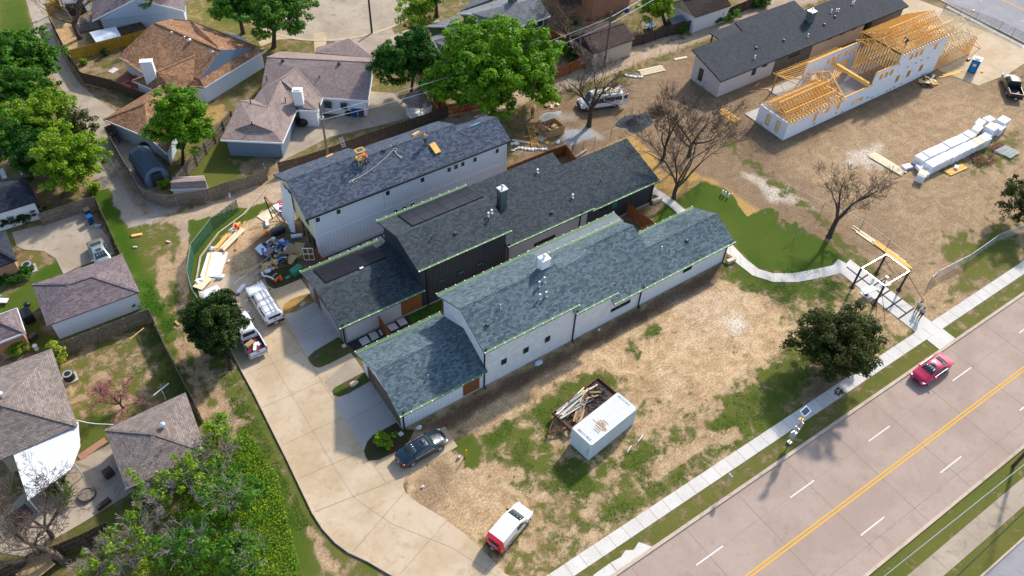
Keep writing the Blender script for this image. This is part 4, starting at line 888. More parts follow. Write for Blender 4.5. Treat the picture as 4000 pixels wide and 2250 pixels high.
m.build('ridge_board', lum, FR)
for k in range(18): truss(101.85+.585*k, 50.95, 57.85, 6.1, 8.3)
m = MB(); m.box(101.8, 112.2, 54.35, 54.45, 8.3, 8.4)
for k in range(26): yy = 51.2+.25*k; m.box(101.9+.1*rf.random(), 112, yy, yy+.09, 6.15, 6.19) if k % 4 == 0 else None
for y in (52.4, 53.4, 55.6, 56.7): zz = 6.1+(2.2/3.45)*(y-50.95 if y < 54.4 else 57.85-y)-.12; m.box(101.8, 112.1, y-.05, y+.05, zz-.06, zz)
m.build('ridge_board', lum, FR)
for x, z0, zr, y1 in [(101.35, 5.0, 7.0, 57.7), (91.1, 3.0, 5.2, 57.5)]:
    t_ = truss(x, 50.95, y1, z0+.1, zr, .5, True, .1, .16)
for k in range(24):
    x = 87.6+.56*k; m = MB(); y1 = 60.2 if k < 30 else 59; m.bar((x, 57.5, 3.55), (x, y1+.2, 2.75), .045, .1); m.build('rafter', lum, FR)
m = MB(); m.bar((87.6, 59.8, 2.75), (101.2, 59.8, 2.75), .12, .2); m.bar((87.6, 56.2, 3.3), (87.6, 60.3, 2.75), .1, .15); m.bar((87.6, 59.8, 2.7), (90.9, 56.0, 2.75), .1, .2); m.build('porch_beam', lum, FR)
for x in (87.7, 94.0, 101.0):
    m = MB(); m.box(x-.08, x+.08, 59.72, 59.88, .1, 2.65)
    if x < 90: m.bar((x, 59.8, 2.3), (x+1.6, 58.9, .1), .09, .045)
    m.build('post', M['yellowfence'], FR)
for k in range(16): truss(112.5+.585*k, 51.05, 58.3, 2.85, 4.5, .45, True, .0, .045, M['lumberpale'])
m = MB(); m.box(112.4, 119.5, 54.62, 54.72, 4.5, 4.6)
for k in range(7): m.bar((112.2+1.3*k, 50.9, 2.95), (113.9+1.3*k, 54.6, 4.5), .05, .1); m.bar((120.5-1.2*k, 58.3, 2.95), (119.0-1.2*k, 55, 4.4), .05, .1)
m.bar((121.4, 51.1, 2.9), (117.5, 54.6, 4.55), .06, .12); m.bar((121.4, 58.3, 2.9), (117.5, 54.6, 4.55), .06, .12)
m.build('ridge_board', M['lumberpale'], FR)
m = MB()
for k in range(26): x = 102.2+rf.random()*9; y = 51.6+rf.random()*5.4; a = rf.uniform(-.4, .4); m.bar((x, y, 6.28), (x+1.5*math.cos(a), y+1.5*math.sin(a), 6.3), .12, .05)
m.build('loose_joists', M['lumberpale'], FR)
m = MB(); m.box(101.9, 112.0, 51.3, 57.6, 3.05, 3.15); m.build('floor_deck', M['osb'], FR)
# ------------------------------------------------------------------ neighbouring houses
def xy(p): return (p[0], p[1])
def ccw(P):
    a = sum(P[i][0]*P[(i+1) % len(P)][1]-P[(i+1) % len(P)][0]*P[i][1] for i in range(len(P)))
    return P if a > 0 else P[::-1]
def inset(P, d):
    P = ccw([xy(p) for p in P]); n = len(P); L = []
    for i in range(n):
        a = Vector(P[i]); b = Vector(P[(i+1) % n]); e = (b-a).normalized(); nn = Vector((-e.y, e.x)); L.append((a+nn*d, e))
    out = []
    for i in range(n):
        p, e = L[i-1]; q, f = L[i]; cr = e.x*f.y-e.y*f.x
        if abs(cr) < 1e-4: out.append(tuple(q)); continue
        t = ((q.x-p.x)*f.y-(q.y-p.y)*f.x)/cr; out.append(tuple(p+e*t))
    return out
def roof_faces(parent, faces, mat, th=.16, name='roof'):
    m = MB()
    for P in faces:
        P = ccw([tuple(p) for p in P]); m.solid([(p[0], p[1], p[2]-th) for p in P], P)
    return m.build(name, mat, parent)
def ridge_caps(parent, lines, mat, w_=.16):
    m = MB()
    for a, b in lines:
        a = Vector(a); b = Vector(b); n = max(1, int((b-a).length/.35))
        for k in range(n): m.bar(a+(b-a)*k/n+Vector((0, 0, .02)), a+(b-a)*(k+1)/n+Vector((0, 0, .005)), w_*2, .05)
    return m.build('ridge_cap', mat, parent)
def walls(parent, P, z1, mat, ins=.4, z0=0.0, name='wall'):
    m = MB(); m.prism(inset(P, ins) if ins else [xy(p) for p in P], z0, z1); return m.build(name, mat, parent)
def gable(parent, tri, mat, th=.1, back=.25, name='gable'):
    """upright triangle closed below a rake; tri: 3 points, thickened backwards"""
    c_ = sum((Vector(p) for p in tri), Vector())/3; n = (Vector(tri[1])-Vector(tri[0])).cross(Vector(tri[2])-Vector(tri[0])).normalized()
    m = MB(); m.solid([Vector(p)-n*th/2 for p in tri], [Vector(p)+n*th/2 for p in tri]); return m.build(name, mat, parent)
def fascia(parent, P, mat, closed=True, z=None):
    m = MB(); n = len(P)
    for i in range(n if closed else n-1):
        a = Vector(P[i]); b = Vector(P[(i+1) % n]); m.bar(a-Vector((0, 0, .09)), b-Vector((0, 0, .09)), .05, .22)
    return m.build('fascia', mat, parent)
def wall_window(parent, a, b, z, ht, frame, glass, off=.03):
    """window on an arbitrary upright wall between plan points a,b"""
    a = Vector((a[0], a[1], 0)); b = Vector((b[0], b[1], 0)); d = (b-a).normalized(); n = Vector((d.y, -d.x, 0)); m = MB(); g_ = MB(); L = (b-a).length
    def B(u0, u1, z0, z1, o, k):
        q = [a+d*u0+n*o, a+d*u1+n*o, a+d*u1-n*.02, a+d*u0-n*.02]; k.prism([xy(v) for v in q], z0, z1)
    f = .07; B(0, L, z-ht/2, z-ht/2+f, off, m); B(0, L, z+ht/2-f, z+ht/2, off, m); B(0, f, z-ht/2+f, z+ht/2-f, off, m); B(L-f, L, z-ht/2+f, z+ht/2-f, off, m)
    B(f, L-f, z-ht/2+f, z+ht/2-f, off-.015, g_)
    o = m.build('window', frame, parent); g_.build('pane', glass, o); return o
def turbine(parent, p, r=.22, mat=None):
    m = MB(); m.tube((p[0], p[1], p[2]-.15), (p[0], p[1], p[2]+.25), r*.55, n=10); m.blob((p[0], p[1], p[2]+.38), (r, r, r*.8), 10, 6); return m.build('turbine_vent', mat or M['dgrey'], parent, smooth=True)
e1 = PN(400, 60, 2.206); e2 = PN(380, 330, 1.742); f1 = PN(860, 120, 1.6386)
# ---- brown roofed house
E = thing('brown_roof_house', 'sprawling white house with russet brown roof and white chimney by the left alley', 'house', xy(e1(600, 300))+(0,))
R0 = e1(455, 62, 5.2); R1 = e1(1025, 298, 5.2); F0 = e1(133, 362, 2.7); GL = e1(838, 548, 3.3); GR = e1(1285, 283, 3.3); EL = e1(880, 622, 2.7); ER = e1(1412, 297, 2.7)
BK0 = e1(600, 30, 3.2); BK = e1(760, 42, 4.4); BR = e1(1330, 262, 3.0); Wr0 = e1(800, 345, 4.55); Wr1 = e1(470, 487, 4.35); H1 = e1(255, 562, 2.65); H2 = e1(450, 645, 2.65); VL = e1(480, 470, 3.9)
roof_faces(E, [[F0, R0, R1, GL, EL, e1(500, 600, 2.7)], [R0, R1, GR, BR, BK, BK0], [GL, GR, ER, EL], [Wr0, Wr1, H1, VL], [H1, Wr1, H2], [Wr0, Wr1, H2, e1(640, 690, 2.65), e1(780, 560, 3.4)]], M['rE'])
ridge_caps(E, [(R0, R1), (Wr0, Wr1), (Wr1, H1), (F0, R0)], M['rE'])
gable(E, [GL, R1, GR], M['deepblue'])
g1, g2, g3, g4, g5 = e2(320, 130, 4.1), e2(40, 237, 2.65), e2(358, 368, 2.65), e2(470, 470, 2.65), e2(430, 5, 3.4)
g6 = e2(560, 250, 2.65)
roof_faces(E, [[g2, g1, g5, e2(400, 20, 2.7)], [g2, g3, g1], [g1, g3, g4, g6, g5]], M['rE']); ridge_caps(E, [(g2, g1), (g1, g5)], M['rE'])
fascia(E, [F0, EL, ER], M['white'], False); fascia(E, [g2, g3, g4], M['white'], False); fascia(E, [H1, H2], M['white'], False)
walls(E, [F0, e1(500, 600, 2.7), EL, ER, e1(1200, 150, 2.7), e1(560, 40, 2.7)], 2.6, M['whitewall'], .55)
walls(E, [g2, g3, g4, g6, e2(440, 20, 2.65)], 2.55, M['bluewall'], .45)
walls(E, [H1, H2, e1(640, 690, 2.65), e1(800, 500, 2.65), e1(560, 400, 2.65)], 2.5, M['whitewall'], .35)
c0 = e1(430, 600, 2.6); m = MB(); cc_ = e1(440, 590, 2.7)
m.obox((cc_.x, cc_.y, 4.0), (1.5, .75, 3.8), R_(-25)); ch = m.build('chimney', M['white'], E); m = MB(); m.obox((cc_.x, cc_.y, 5.95), (1.4, .65, .1), R_(-25)); m.obox((cc_.x, cc_.y, 6.1), (1.6, .85, .12), R_(-25)); m.build('chimney_cap', M['white'], ch)
def on_wall(parent, pn, p, q, z, ht): return wall_window(parent, pn(*p, z), pn(*q, z), z, ht, M['white'], M['glass'], .06)
on_wall(E, e1, (1070, 528), (1112, 505), 1.5, .9)
m = MB();
for k, (x, y) in enumerate([(600, 155), (712, 195)]): p = e1(x, y, 5.0); m = MB(); m.tube(p-Vector((0, 0, .3)), p+Vector((0, 0, .25)), .12, n=8); m.build('vent_pipe', M['white'], E)
turbine(E, e1(755, 235, 4.8), .3, M['silver'])
p = e1(950, 345, 4.7); m = MB(); m.tube(p-Vector((0, 0, .3)), p+Vector((0, 0, .4)), .03); m.blob(p+Vector((0, -.1, .45)), (.35, .12, .25), 10, 6); m.build('satellite_dish', M['steel'], E, smooth=True)
# ---- mauve roofed house
Fh = thing('mauve_roof_house', 'blue and white house with wide mauve roof, white chimney and concrete yard', 'house', xy(f1(500, 350))+(0,))
a0, a1 = f1(300, 168, 4.9), f1(975, 200, 4.9); b0, b1 = f1(232, 425, 2.7), f1(945, 447, 2.7); r0, r1 = f1(380, 130, 3.1), f1(985, 175, 4.0)
k0, k1, k2, k3 = f1(607, 140, 3.4), f1(822, 48, 4.3), f1(990, 125, 2.8), f1(612, 108, 2.8)
w0, w1, w2, w3 = f1(482, 238, 4.5), f1(385, 312, 4.5), f1(205, 590, 3.9), f1(125, 445, 3.4)
x0, x1, x2, x3 = f1(0, 700, 2.7), f1(400, 718, 2.7), f1(490, 508, 2.7), f1(628, 515, 2.7)
v0 = f1(658, 430, 2.72); apx = f1(305, 490, 3.9)
roof_faces(Fh, [[a0, a1, b1, v0, w0, f1(262, 375, 3.0)], [a0, a1, r1, r0], [k0, k1, k2, r1], [k0, k3, k1], [w0, v0, x3, w1], [w0, f1(262, 375, 3.0), f1(215, 440, 2.8), apx, w1], [f1(440, 315, 4.3), f1(372, 365, 3.9), f1(475, 480, 3.0), x3],
                [w1, apx, f1(335, 640, 3.3), x1, x2], [w3, f1(215, 440, 2.8), apx], [w3, apx, f1(335, 640, 3.3), w2, f1(98, 628, 3.2), x0], [x0, f1(98, 628, 3.2), f1(335, 640, 3.3), x1]], M['rF'], .12)
ridge_caps(Fh, [(a0, a1), (w0, w1), (apx, w3), (w0, v0), (w2, f1(335, 640, 3.3)), (w2, f1(98, 628, 3.2))], M['rF'], .13)
roof_faces(Fh, [[f1(98, 629, 3.22), w2, f1(337, 641, 3.32)]], M['rF'], .1)
fascia(Fh, [x0, x1, x2], M['white'], False); fascia(Fh, [v0, b1], M['white'], False); fascia(Fh, [x2, x3, v0], M['white'], False)
walls(Fh, [b1, v0, f1(232, 425, 2.7), r0, f1(985, 180, 2.7)], 2.6, M['whitewall'], .4)
walls(Fh, [x0, x1, x2, f1(400, 400, 2.7), f1(140, 450, 2.7)], 2.55, M['deepblue'], .5)
walls(Fh, [x2, x3, v0, f1(500, 380, 2.7), f1(420, 420, 2.7)], 2.5, M['whitewall'], .35)
gable(Fh, [f1(945, 447, 2.7), f1(975, 202, 4.8), f1(985, 178, 2.8)], M['whitewall'])
for (p, q) in [((668, 447), (712, 452)), ((772, 455), (812, 458))]: wall_window(Fh, f1(p[0], p[1]+15, 1.9), f1(q[0], q[1]+15, 1.9), 1.7, .8, M['dgrey'], M['glass'], .25)
q = f1(510, 470, 2.9); m = MB(); m.obox((q.x, q.y, 3.9), (1.15, .95, 2.2), R_(-32)); ch = m.build('chimney', M['white'], Fh); m = MB(); m.obox((q.x, q.y, 5.03), (1.25, 1.05, .1), R_(-32)); m.obox((q.x, q.y, 5.15), (.8, .6, .14), R_(-32)); m.build('chimney_cap', M['white'], ch)
for p in [(405, 205), (763, 225)]: turbine(Fh, f1(*p, 4.5), .26)
for p in [(658, 195), (398, 318), (416, 438), (193, 452), (635, 300), (203, 592), (296, 302)]: c_ = f1(*p, 4.0); m = MB(); m.tube(c_-Vector((0, 0, .8)), c_+Vector((0, 0, .3)), .07); m.build('vent_pipe', M['dgrey'], Fh)
p = f1(970, 165, 4.2); m = MB(); m.tube(p, p+Vector((0, 0, .5)), .03); m.blob(p+Vector((.1, -.1, .5)), (.3, .1, .22), 10, 6); m.build('satellite_dish', M['dgrey'], Fh, smooth=True)
# ---- generic hipped / simple roofs for the rest
def simple_house(name, label, cat, P, faces, roofmat, wallmat, zw, ins=.4, fas=True, caps=(), th=.14, wallP=None):
    """P: dict of named 3d points; faces: lists of keys; wallP keys of eave polygon"""
    c_ = sum((Vector(p) for p in P.values()), Vector())/len(P); t = thing(name, label, cat, (c_.x, c_.y, 0))
    roof_faces(t, [[P[k] for k in f] for f in faces], roofmat, th)
    if caps: ridge_caps(t, [(P[a], P[b]) for a, b in caps], roofmat, .13)
    wp_ = wallP if wallP else list(P.keys())
    walls(t, [P[k] for k in wp_], zw, wallmat, ins)
    if fas: fascia(t, [P[k] for k in wp_], M['white'])
    return t
h4 = PN(0, 950, 1.8194)
P = dict(a=h4(228, 293, 2.6), b=h4(868, 75, 2.6), c=h4(992, 345, 2.6), d=h4(332, 588, 2.6), r=h4(650, 235, 3.9), s=h4(490, 288, 3.9))
G1 = simple_house('garage', 'white hip roofed garage with purple brown shingles beside the parked silver car', 'garage', P, ['absr'[0:0] or ['a', 's', 'r', 'b'], ['b', 'r', 'c'], ['a', 'd', 's'], ['s', 'd', 'c', 'r']], M['rK'], M['whitewall'], 2.5, .35, False, [('s', 'r'), ('r', 'c'), ('r', 'b'), ('s', 'a'), ('s', 'd')], wallP=['a', 'b', 'c', 'd'])
h5 = lambda x, y, z=0: Q(0, 1, x, y, z)
P = dict(a=h5(-60, 330, 2.6), b=h5(40, 292, 2.6), c=h5(125, 515, 2.6), d=h5(-60, 585, 2.6), r=h5(-30, 430, 3.8), s=h5(-60, 432, 3.8))
simple_house('brick_house', 'small orange brick building with dark blue roof above the box hedge', 'house', P, [['a', 's', 'r', 'b'], ['b', 'r', 'c'], ['s', 'd', 'c', 'r']], M['rJ'], M['orbrick'], 2.5, .3, False, [('r', 'c')], wallP=['a', 'b', 'c', 'd'])
P = dict(a=h5(-80, 950, 2.6), b=h5(128, 875, 2.6), c=h5(190, 1060, 2.6), d=h5(-80, 1165, 2.6), r=h5(-10, 975, 3.7), s=h5(-80, 1000, 3.7))
simple_house('brick_house', 'orange brick house with purple brown roof and white vent pipe beside the grill', 'house', P, [['a', 's', 'r', 'b'], ['b', 'r', 'c'], ['s', 'd', 'c', 'r']], M['rK'], M['orbrick'], 2.5, .3, True, [('r', 'c')], wallP=['a', 'b', 'c', 'd'])
P = dict(a=h5(-120, -60, 2.7), b=h5(190, -115, 2.7), c=h5(285, 68, 2.7), d=h5(-120, 190, 2.7), r=h5(90, -60, 4.2), s=h5(-120, 10, 4.2))
simple_house('blue_roof_house', 'white house with very dark blue roof beside the dark hedge and slatted fence', 'house', P, [['a', 's', 'r', 'b'], ['b', 'r', 'c'], ['s', 'd', 'c', 'r']], M['rJ'], M['whitewall'], 2.6, .4, False, [], wallP=['a', 'b', 'c', 'd'])
P = dict(a=h5(-60, 1345, 2.8), b=h5(390, 1182, 2.8), c=Q(0, 2, 582, 312, 2.8), d=Q(0, 2, 100, 530, 2.8), e=Q(0, 2, -60, 600, 2.8), r=Q(0, 2, 25, 160, 4.8), s=Q(0, 2, -60, 130, 4.8), t=Q(0, 2, -60, 700, 2.8))
BH = simple_house('grey_roof_house', 'large house with grey brown hip roof and white ribbed patio cover', 'house', P, [['a', 's', 'r', 'b'], ['b', 'r', 'c'], ['s', 'e', 'd', 'c', 'r']], M['rG'], M['tanwall'], 2.6, .5, False, [('r', 'c'), ('r', 's')], wallP=['a', 'b', 'c', 'd', 'e'])
m = MB(); pl = [Q(0, 2, 590, 280, 2.62), Q(0, 2, 605, 470, 2.3), Q(0, 2, 540, 640, 2.3), Q(0, 2, 210, 880, 2.3), Q(0, 2, 100, 530, 2.72)]
pl = ccw([tuple(p) for p in pl]); m.solid([(p[0], p[1], p[2]-.05) for p in pl], pl)
pc = m.build('patio_cover', lined('white ribbed metal', (.82, .84, .86), (.42, .46, .52), .22, .3, 1, .4, bump=.6), BH)
m = MB()
for p in [(560, 600), (430, 745), (215, 870)]: q = Q(0, 2, *p, 2.2); m = MB(); m.tube((q.x, q.y, 0), (q.x, q.y, 2.25), .05); m.build('post', M['white'], pc)
turbine(BH, Q(0, 2, 10, 95, 4.6), .3, M['silver'])
P = dict(a=Q(0, 2, 790, 345, 2.6), b=Q(0, 2, 1400, 62, 2.6), c=Q(0, 2, 1530, 330, 2.6), d=Q(0, 2, 1500, 600, 2.6), e=Q(0, 2, 950, 800, 2.6), r=Q(0, 2, 1160, 375, 3.9), s=Q(0, 2, 1140, 440, 3.7), )
P['c'] = Q(0, 2, 1560, 510, 2.6)
G2 = simple_house('garage', 'low garage with grey brown hip roof and round steel vent among the scrub', 'garage', P, [['a', 'r', 'b'], ['b', 'r', 'c'], ['a', 'e', 's', 'r'], ['r', 's', 'e', 'c']], M['rG'], M['greylap'], 2.5, .4, False, [('r', 'a'), ('r', 'c'), ('s', 'e'), ('r', 's')], wallP=['a', 'b', 'c', 'e'])
turbine(G2, Q(0, 2, 1235, 325, 3.7), .28, M['silver'])
b5 = PN(200, 0, 2.4267)
t = thing('blue_gable_house', 'pale blue gabled house behind the yellow fence with a tin lean-to', 'house', xy(b5(700, 50))+(0,))
A0, A1, A2, A3 = b5(385, 198, 2.7), b5(445, 190, 2.7), b5(820, -40, 5.6), b5(1270, 105, 2.7); A4, A5, A6 = b5(385, -120, 2.7), b5(640, -260, 5.6), b5(1230, -200, 2.7)
A2 = b5(800, -10, 5.2); A5 = b5(600, -230, 5.2)
roof_faces(t, [[A0, A2, A5, b5(385, -60, 2.7)], [A2, A3, b5(1260, -60, 2.7), A5]], M['rK'], .14); fascia(t, [A0, A2, A3], M['white'], False)
wpl = [A1, A3, b5(1250, -100, 2.7), b5(450, -100, 2.7)]; walls(t, wpl, 2.6, M['bluewall'], .3); gable(t, [b5(450, 188, 2.7), b5(800, 10, 5.0), b5(1230, 105, 2.7)], M['bluewall'])
wall_window(t, b5(545, 215, 1.6), b5(600, 205, 1.6), 1.6, 1.0, M['white'], M['pglass'], .15)
t = thing('tin_lean_to', 'low shelter with ribbed tin roof against the yellow fence', 'shelter', xy(b5(510, 350))+(0,))
roof_faces(t, [[b5(360, 305, 2.0), b5(612, 250, 2.0), b5(662, 340, 1.75), b5(425, 400, 1.75)]], lined('ribbed tin', (.6, .66, .72), (.35, .4, .45), .35, .12, 0, .35), .05)
for p in [(370, 310), (605, 258), (655, 340), (428, 398)]: q = b5(*p, 1.8); m = MB(); m.tube((q.x, q.y, 0), (q.x, q.y, 1.78), .05); m.build('post', M['greyfence'], t)
t = thing('brown_lean_to', 'dark brown bark covered lean-to beside the tin shelter', 'shelter', xy(b5(760, 270))+(0,))
roof_faces(t, [[b5(620, 262, 1.6), b5(850, 208, 1.6), b5(900, 262, 1.4), b5(665, 328, 1.4)]], M['mulch'], .1)
for p in [(630, 268), (848, 215), (890, 260), (668, 322)]: q = b5(*p, 1.4); m = MB(); m.tube((q.x, q.y, 0), (q.x, q.y, 1.45), .05); m.build('post', M['greyfence'], t)
t = thing('covered_deck', 'grey timber deck with dark roofed porch and railing behind the bare tree', 'deck', xy(b5(330, 180))+(0,))
roof_faces(t, [[b5(60, -20, 2.6), b5(240, -20, 2.6), b5(235, 28, 2.6), b5(95, 38, 2.6)], [b5(290, 10, 2.6), b5(330, 0, 2.6), b5(385, 90, 2.5), b5(345, 115, 2.5)]], M['rH'], .1)
m = MB(); m.prism([xy(b5(*p)) for p in [(240, 190), (400, 170), (480, 290), (270, 320)]], 0, .4); m.build('deck_floor', M['greyfence'], t)
m = MB()
for k in range(10): q = b5(265+12*k, 312-3*k); m.bar((q.x, q.y, .4), (q.x, q.y, 1.2), .05)
qa, qb = b5(262, 313), b5(378, 285); m.bar((qa.x, qa.y, 1.2), (qb.x, qb.y, 1.2), .08); m.build('railing', M['brownfence'], t)
m = MB(); m.prism([xy(b5(*p)) for p in [(130, 60), (250, 30), (350, 110), (200, 190)]], 0, 2.2); m.build('dark_room', M['black'], t)
g5 = PN(1600, 0, 2.079)
t = thing('green_house', 'olive green two level house with grey gable roofs behind the big tree', 'house', xy(g5(700, 250))+(0,))
u0, u1, u2, u3 = g5(385, 108, 6.0), g5(500, 112, 7.0), g5(570, 225, 5.3), g5(930, 205, 5.3); u4, u5, u6 = g5(1145, 130, 5.3), g5(1050, -20, 7.0), g5(680, -40, 6.0)
roof_faces(t, [[g5(500, 112, 6.9), g5(800, 22, 6.9), u5, u4, u3, u2], [u0, g5(500, 112, 6.9), g5(800, 22, 6.9), g5(680, 10, 6.2)], [u5, g5(800, 22, 6.9), g5(680, 10, 6.2), g5(900, -60, 6.0)]], M['rH'], .14)
walls(t, [u2, u4, g5(1030, 20, 5.3), g5(410, 120, 5.3)], 5.2, M['green'], .3)
gable(t, [g5(410, 120, 5.6), g5(500, 118, 6.8), g5(565, 222, 5.2)], M['green'])
roof_faces(t, [[g5(130, 210, 4.0), g5(290, 213, 4.6), g5(430, 165, 4.6), g5(390, 125, 4.0)], [g5(290, 213, 4.6), g5(430, 165, 4.6), g5(470, 230, 3.6), g5(325, 270, 3.6)], [g5(110, 325, 3.6), g5(190, 330, 4.0), g5(330, 290, 4.0), g5(280, 260, 3.6)], [g5(190, 330, 4.0), g5(330, 290, 4.0), g5(480, 440, 2.7), g5(250, 430, 2.7)]], M['rH'], .14)
walls(t, [g5(150, 218, 3.6), g5(320, 268, 3.5), g5(460, 220, 3.6), g5(390, 140, 3.6)], 3.45, M['green'], .2); walls(t, [g5(190, 340, 2.7), g5(250, 430, 2.7), g5(480, 440, 2.7), g5(420, 300, 2.7)], 2.6, M['green'], .2)
walls(t, [g5(500, 400, 2.7), g5(1000, 390, 2.7), g5(1150, 290, 2.7), g5(700, 250, 2.7)], 2.6, M['green'], .3); roof_faces(t, [[g5(900, 360, 2.75), g5(1150, 290, 2.75), g5(1115, 215, 3.4), g5(950, 260, 3.4)], [g5(480, 420, 2.8), g5(900, 360, 2.8), g5(900, 290, 3.3), g5(500, 320, 3.3)]], M['rH'], .12)
fascia(t, [u2, u3, u4], M['white'], False); fascia(t, [u0, g5(500, 112, 6.9), u2], M['white'], False); fascia(t, [g5(130, 210, 4.0), g5(290, 213, 4.6), g5(325, 270, 3.6)], M['white'], False); fascia(t, [g5(110, 325, 3.6), g5(190, 330, 4.0), g5(250, 430, 2.7)], M['white'], False)
wall_window(t, g5(985, 205, 4.6), g5(1075, 172, 4.6), 4.55, 1.0, M['white'], M['glass'], .35); wall_window(t, g5(930, 222, 4.6), g5(975, 208, 4.6), 4.55, .9, M['dgrey'], M['glass'], .35)
q = g5(835, 45, 6.3); m = MB(); m.obox((q.x, q.y, 6.9), (1.0, .9, 1.9), R_(15)); ch = m.build('chimney', M['green'], t); m = MB(); m.obox((q.x, q.y, 7.9), (1.1, 1.0, .12), R_(15)); m.build('chimney_cap', M['white'], ch)
t = thing('grey_wing_house', 'low grey roofed house at the top edge beside the round street end', 'house', xy(g5(560, 40))+(0,))
roof_faces(t, [[g5(415, 85, 2.8), g5(640, 30, 2.8), g5(700, -20, 3.6), g5(520, -15, 3.6)]], M['rH'], .14); walls(t, [g5(415, 85, 2.8), g5(640, 30, 2.8), g5(760, -30, 2.8), g5(520, -15, 2.8)], 2.6, M['green'], .3)
z20 = lambda x, y, z=0: Q(2, 0, x, y, z)
t = thing('brick_row_house', 'red brick house with pale doors and toys along its back wall', 'house', xy(z20(600, 40))+(0,))
walls(t, [z20(270, 85), z20(600, 150), z20(880, 60), z20(860, -80), z20(300, -60)], 4.6, M['redbrick'], 0)
roof_faces(t, [[z20(330, -40, 4.7), z20(400, 70, 3.2), z20(530, 35, 3.2), z20(520, -60, 4.7)]], M['rI'], .12); roof_faces(t, [[z20(250, -20, 4.75), z20(860, -60, 4.75), z20(840, -160, 6), z20(250, -140, 6)]], M['rI'], .12)
for (a, b, z, h) in [((548, 95), (580, 88), 1.1, 2.0), ((810, 65), (835, 55), 1.1, 2.0)]:
    a_, b_ = z20(*a), z20(*b); d = (b_-a_).normalized(); n = Vector((d.y, -d.x, 0)); m = MB(); m.prism([xy(v) for v in (a_+n*.02, b_+n*.02, b_+n*.3, a_+n*.3)], .05, 2.1); m.build('door', M['white'], t)
for (a, b) in [((505, 115), (535, 108)), ((705, 100), (770, 80)), ((290, 80), (310, 85))]: wall_window(t, z20(*a), z20(*b), 1.6, 1.1, M['white'], M['glass'], .3)
P = dict(a=z20(440, 275, 2.7), b=z20(640, 160, 2.7), c=z20(860, 170, 2.7), d=z20(930, 295, 2.7), e=z20(615, 405, 2.7), r=z20(540, 272, 3.9), s=z20(840, 175, 3.9))
simple_house('garage', 'tan walled garage with dark brown roof beside the alley fence', 'garage', P, [['r', 's', 'd', 'e'], ['a', 'b', 's', 'r'], ['a', 'r', 'e'], ['b', 'c', 's'], ['c', 'd', 's']], M['rI'], M['tanwall'], 2.6, .3, False, [('r', 's'), ('r', 'e')], wallP=['a', 'b', 'c', 'd', 'e'])
P = dict(a=z20(1200, 20, 2.8), b=z20(1340, -60, 2.8), d=z20(1655, 40, 2.8), e=z20(1385, 130, 2.8), r=z20(1290, 0, 4.6), s=z20(1590, -70, 4.6), c=z20(1600, -120, 2.8))
simple_house('garage', 'white walled garage with dark brown gable roof and cream gable end', 'garage', P, [['r', 's', 'd', 'e'], ['a', 'b', 's', 'r'][0:0] or ['a', 'r', 's', 'c']], M['rI'], M['whitewall'], 2.7, .25, False, [('r', 's')], wallP=['a', 'e', 'd', 'c'])
t = [o for o in bpy.data.objects if o.get('label', '').startswith('white walled garage')][0]; gable(t, [z20(1205, 28, 2.7), z20(1290, 4, 4.5), z20(1385, 132, 2.7)], M['tanwall'])
P = dict(a=z20(1165, 150, 1.7), b=z20(1275, 115, 1.7), c=z20(1310, 155, 1.7), d=z20(1210, 185, 1.7), r=z20(1180, 135, 2.1), s=z20(1280, 112, 2.1))
simple_house('garden_shed', 'tiny dark shed with pale ridge strip in front of the brown gable garage', 'shed', P, [['r', 's', 'c', 'd'], ['a', 'b', 's', 'r']], M['rH'], M['brownfence'], 1.6, .1, False, [], wallP=['a', 'b', 'c', 'd'])
b0_ = e2(420, 690); t = thing('barn_shed', 'dark blue barn shaped shed with curved gambrel roof in the fenced corner yard', 'shed', xy(e2(380, 640))+(0,))
fr0, fr1 = e2(345, 715), e2(500, 655); ax = (e2(395, 560)-e2(470, 690));
Lx = Vector((fr1.x-fr0.x, fr1.y-fr0.y, 0)); wid = Lx.length; ux = Lx.normalized(); uy = Vector((-ux.y, ux.x, 0)); lg = 4.6
prof = [(0, 0), (wid, 0), (wid, 1.55), (wid*.86, 2.25), (wid*.5, 2.75), (wid*.14, 2.25), (0, 1.55)]
m = MB(); m.solid([fr0+ux*a+Vector((0, 0, b)) for a, b in prof], [fr0+uy*lg+ux*a+Vector((0, 0, b)) for a, b in prof]); m.build('wall', M['deepblue'], t)
m = MB(); rp_ = [(wid+.12, 1.45), (wid*.88, 2.3), (wid*.5, 2.82), (wid*.12, 2.3), (-.12, 1.45)]
for (a, za), (b, zb) in zip(rp_[:-1], rp_[1:]): m.solid([fr0-uy*.15+ux*a+Vector((0, 0, za)), fr0-uy*.15+ux*b+Vector((0, 0, zb)), fr0+uy*(lg+.15)+ux*b+Vector((0, 0, zb)), fr0+uy*(lg+.15)+ux*a+Vector((0, 0, za))][::-1], [fr0-uy*.15+ux*a+Vector((0, 0, za+.07)), fr0-uy*.15+ux*b+Vector((0, 0, zb+.07)), fr0+uy*(lg+.15)+ux*b+Vector((0, 0, zb+.07)), fr0+uy*(lg+.15)+ux*a+Vector((0, 0, za+.07))][::-1])
m.build('roof', shingle('dark slate shingles', (.05, .075, .10), (.08, .11, .15), (.03, .04, .05), .34, .2), t)
m = MB(); m.obox(fr0+ux*wid*.5-uy*.04+Vector((0, 0, .95)), (wid*.5, .06, 1.8), math.atan2(ux.y, ux.x)); m.build('door', M['dgrey'], t)
m = MB(); m.obox(fr0+ux*wid*.5-uy*.09+Vector((0, 0, 1.9)), (wid*.35, .06, .2), math.atan2(ux.y, ux.x)); m.build('loft_window', M['black'], t)
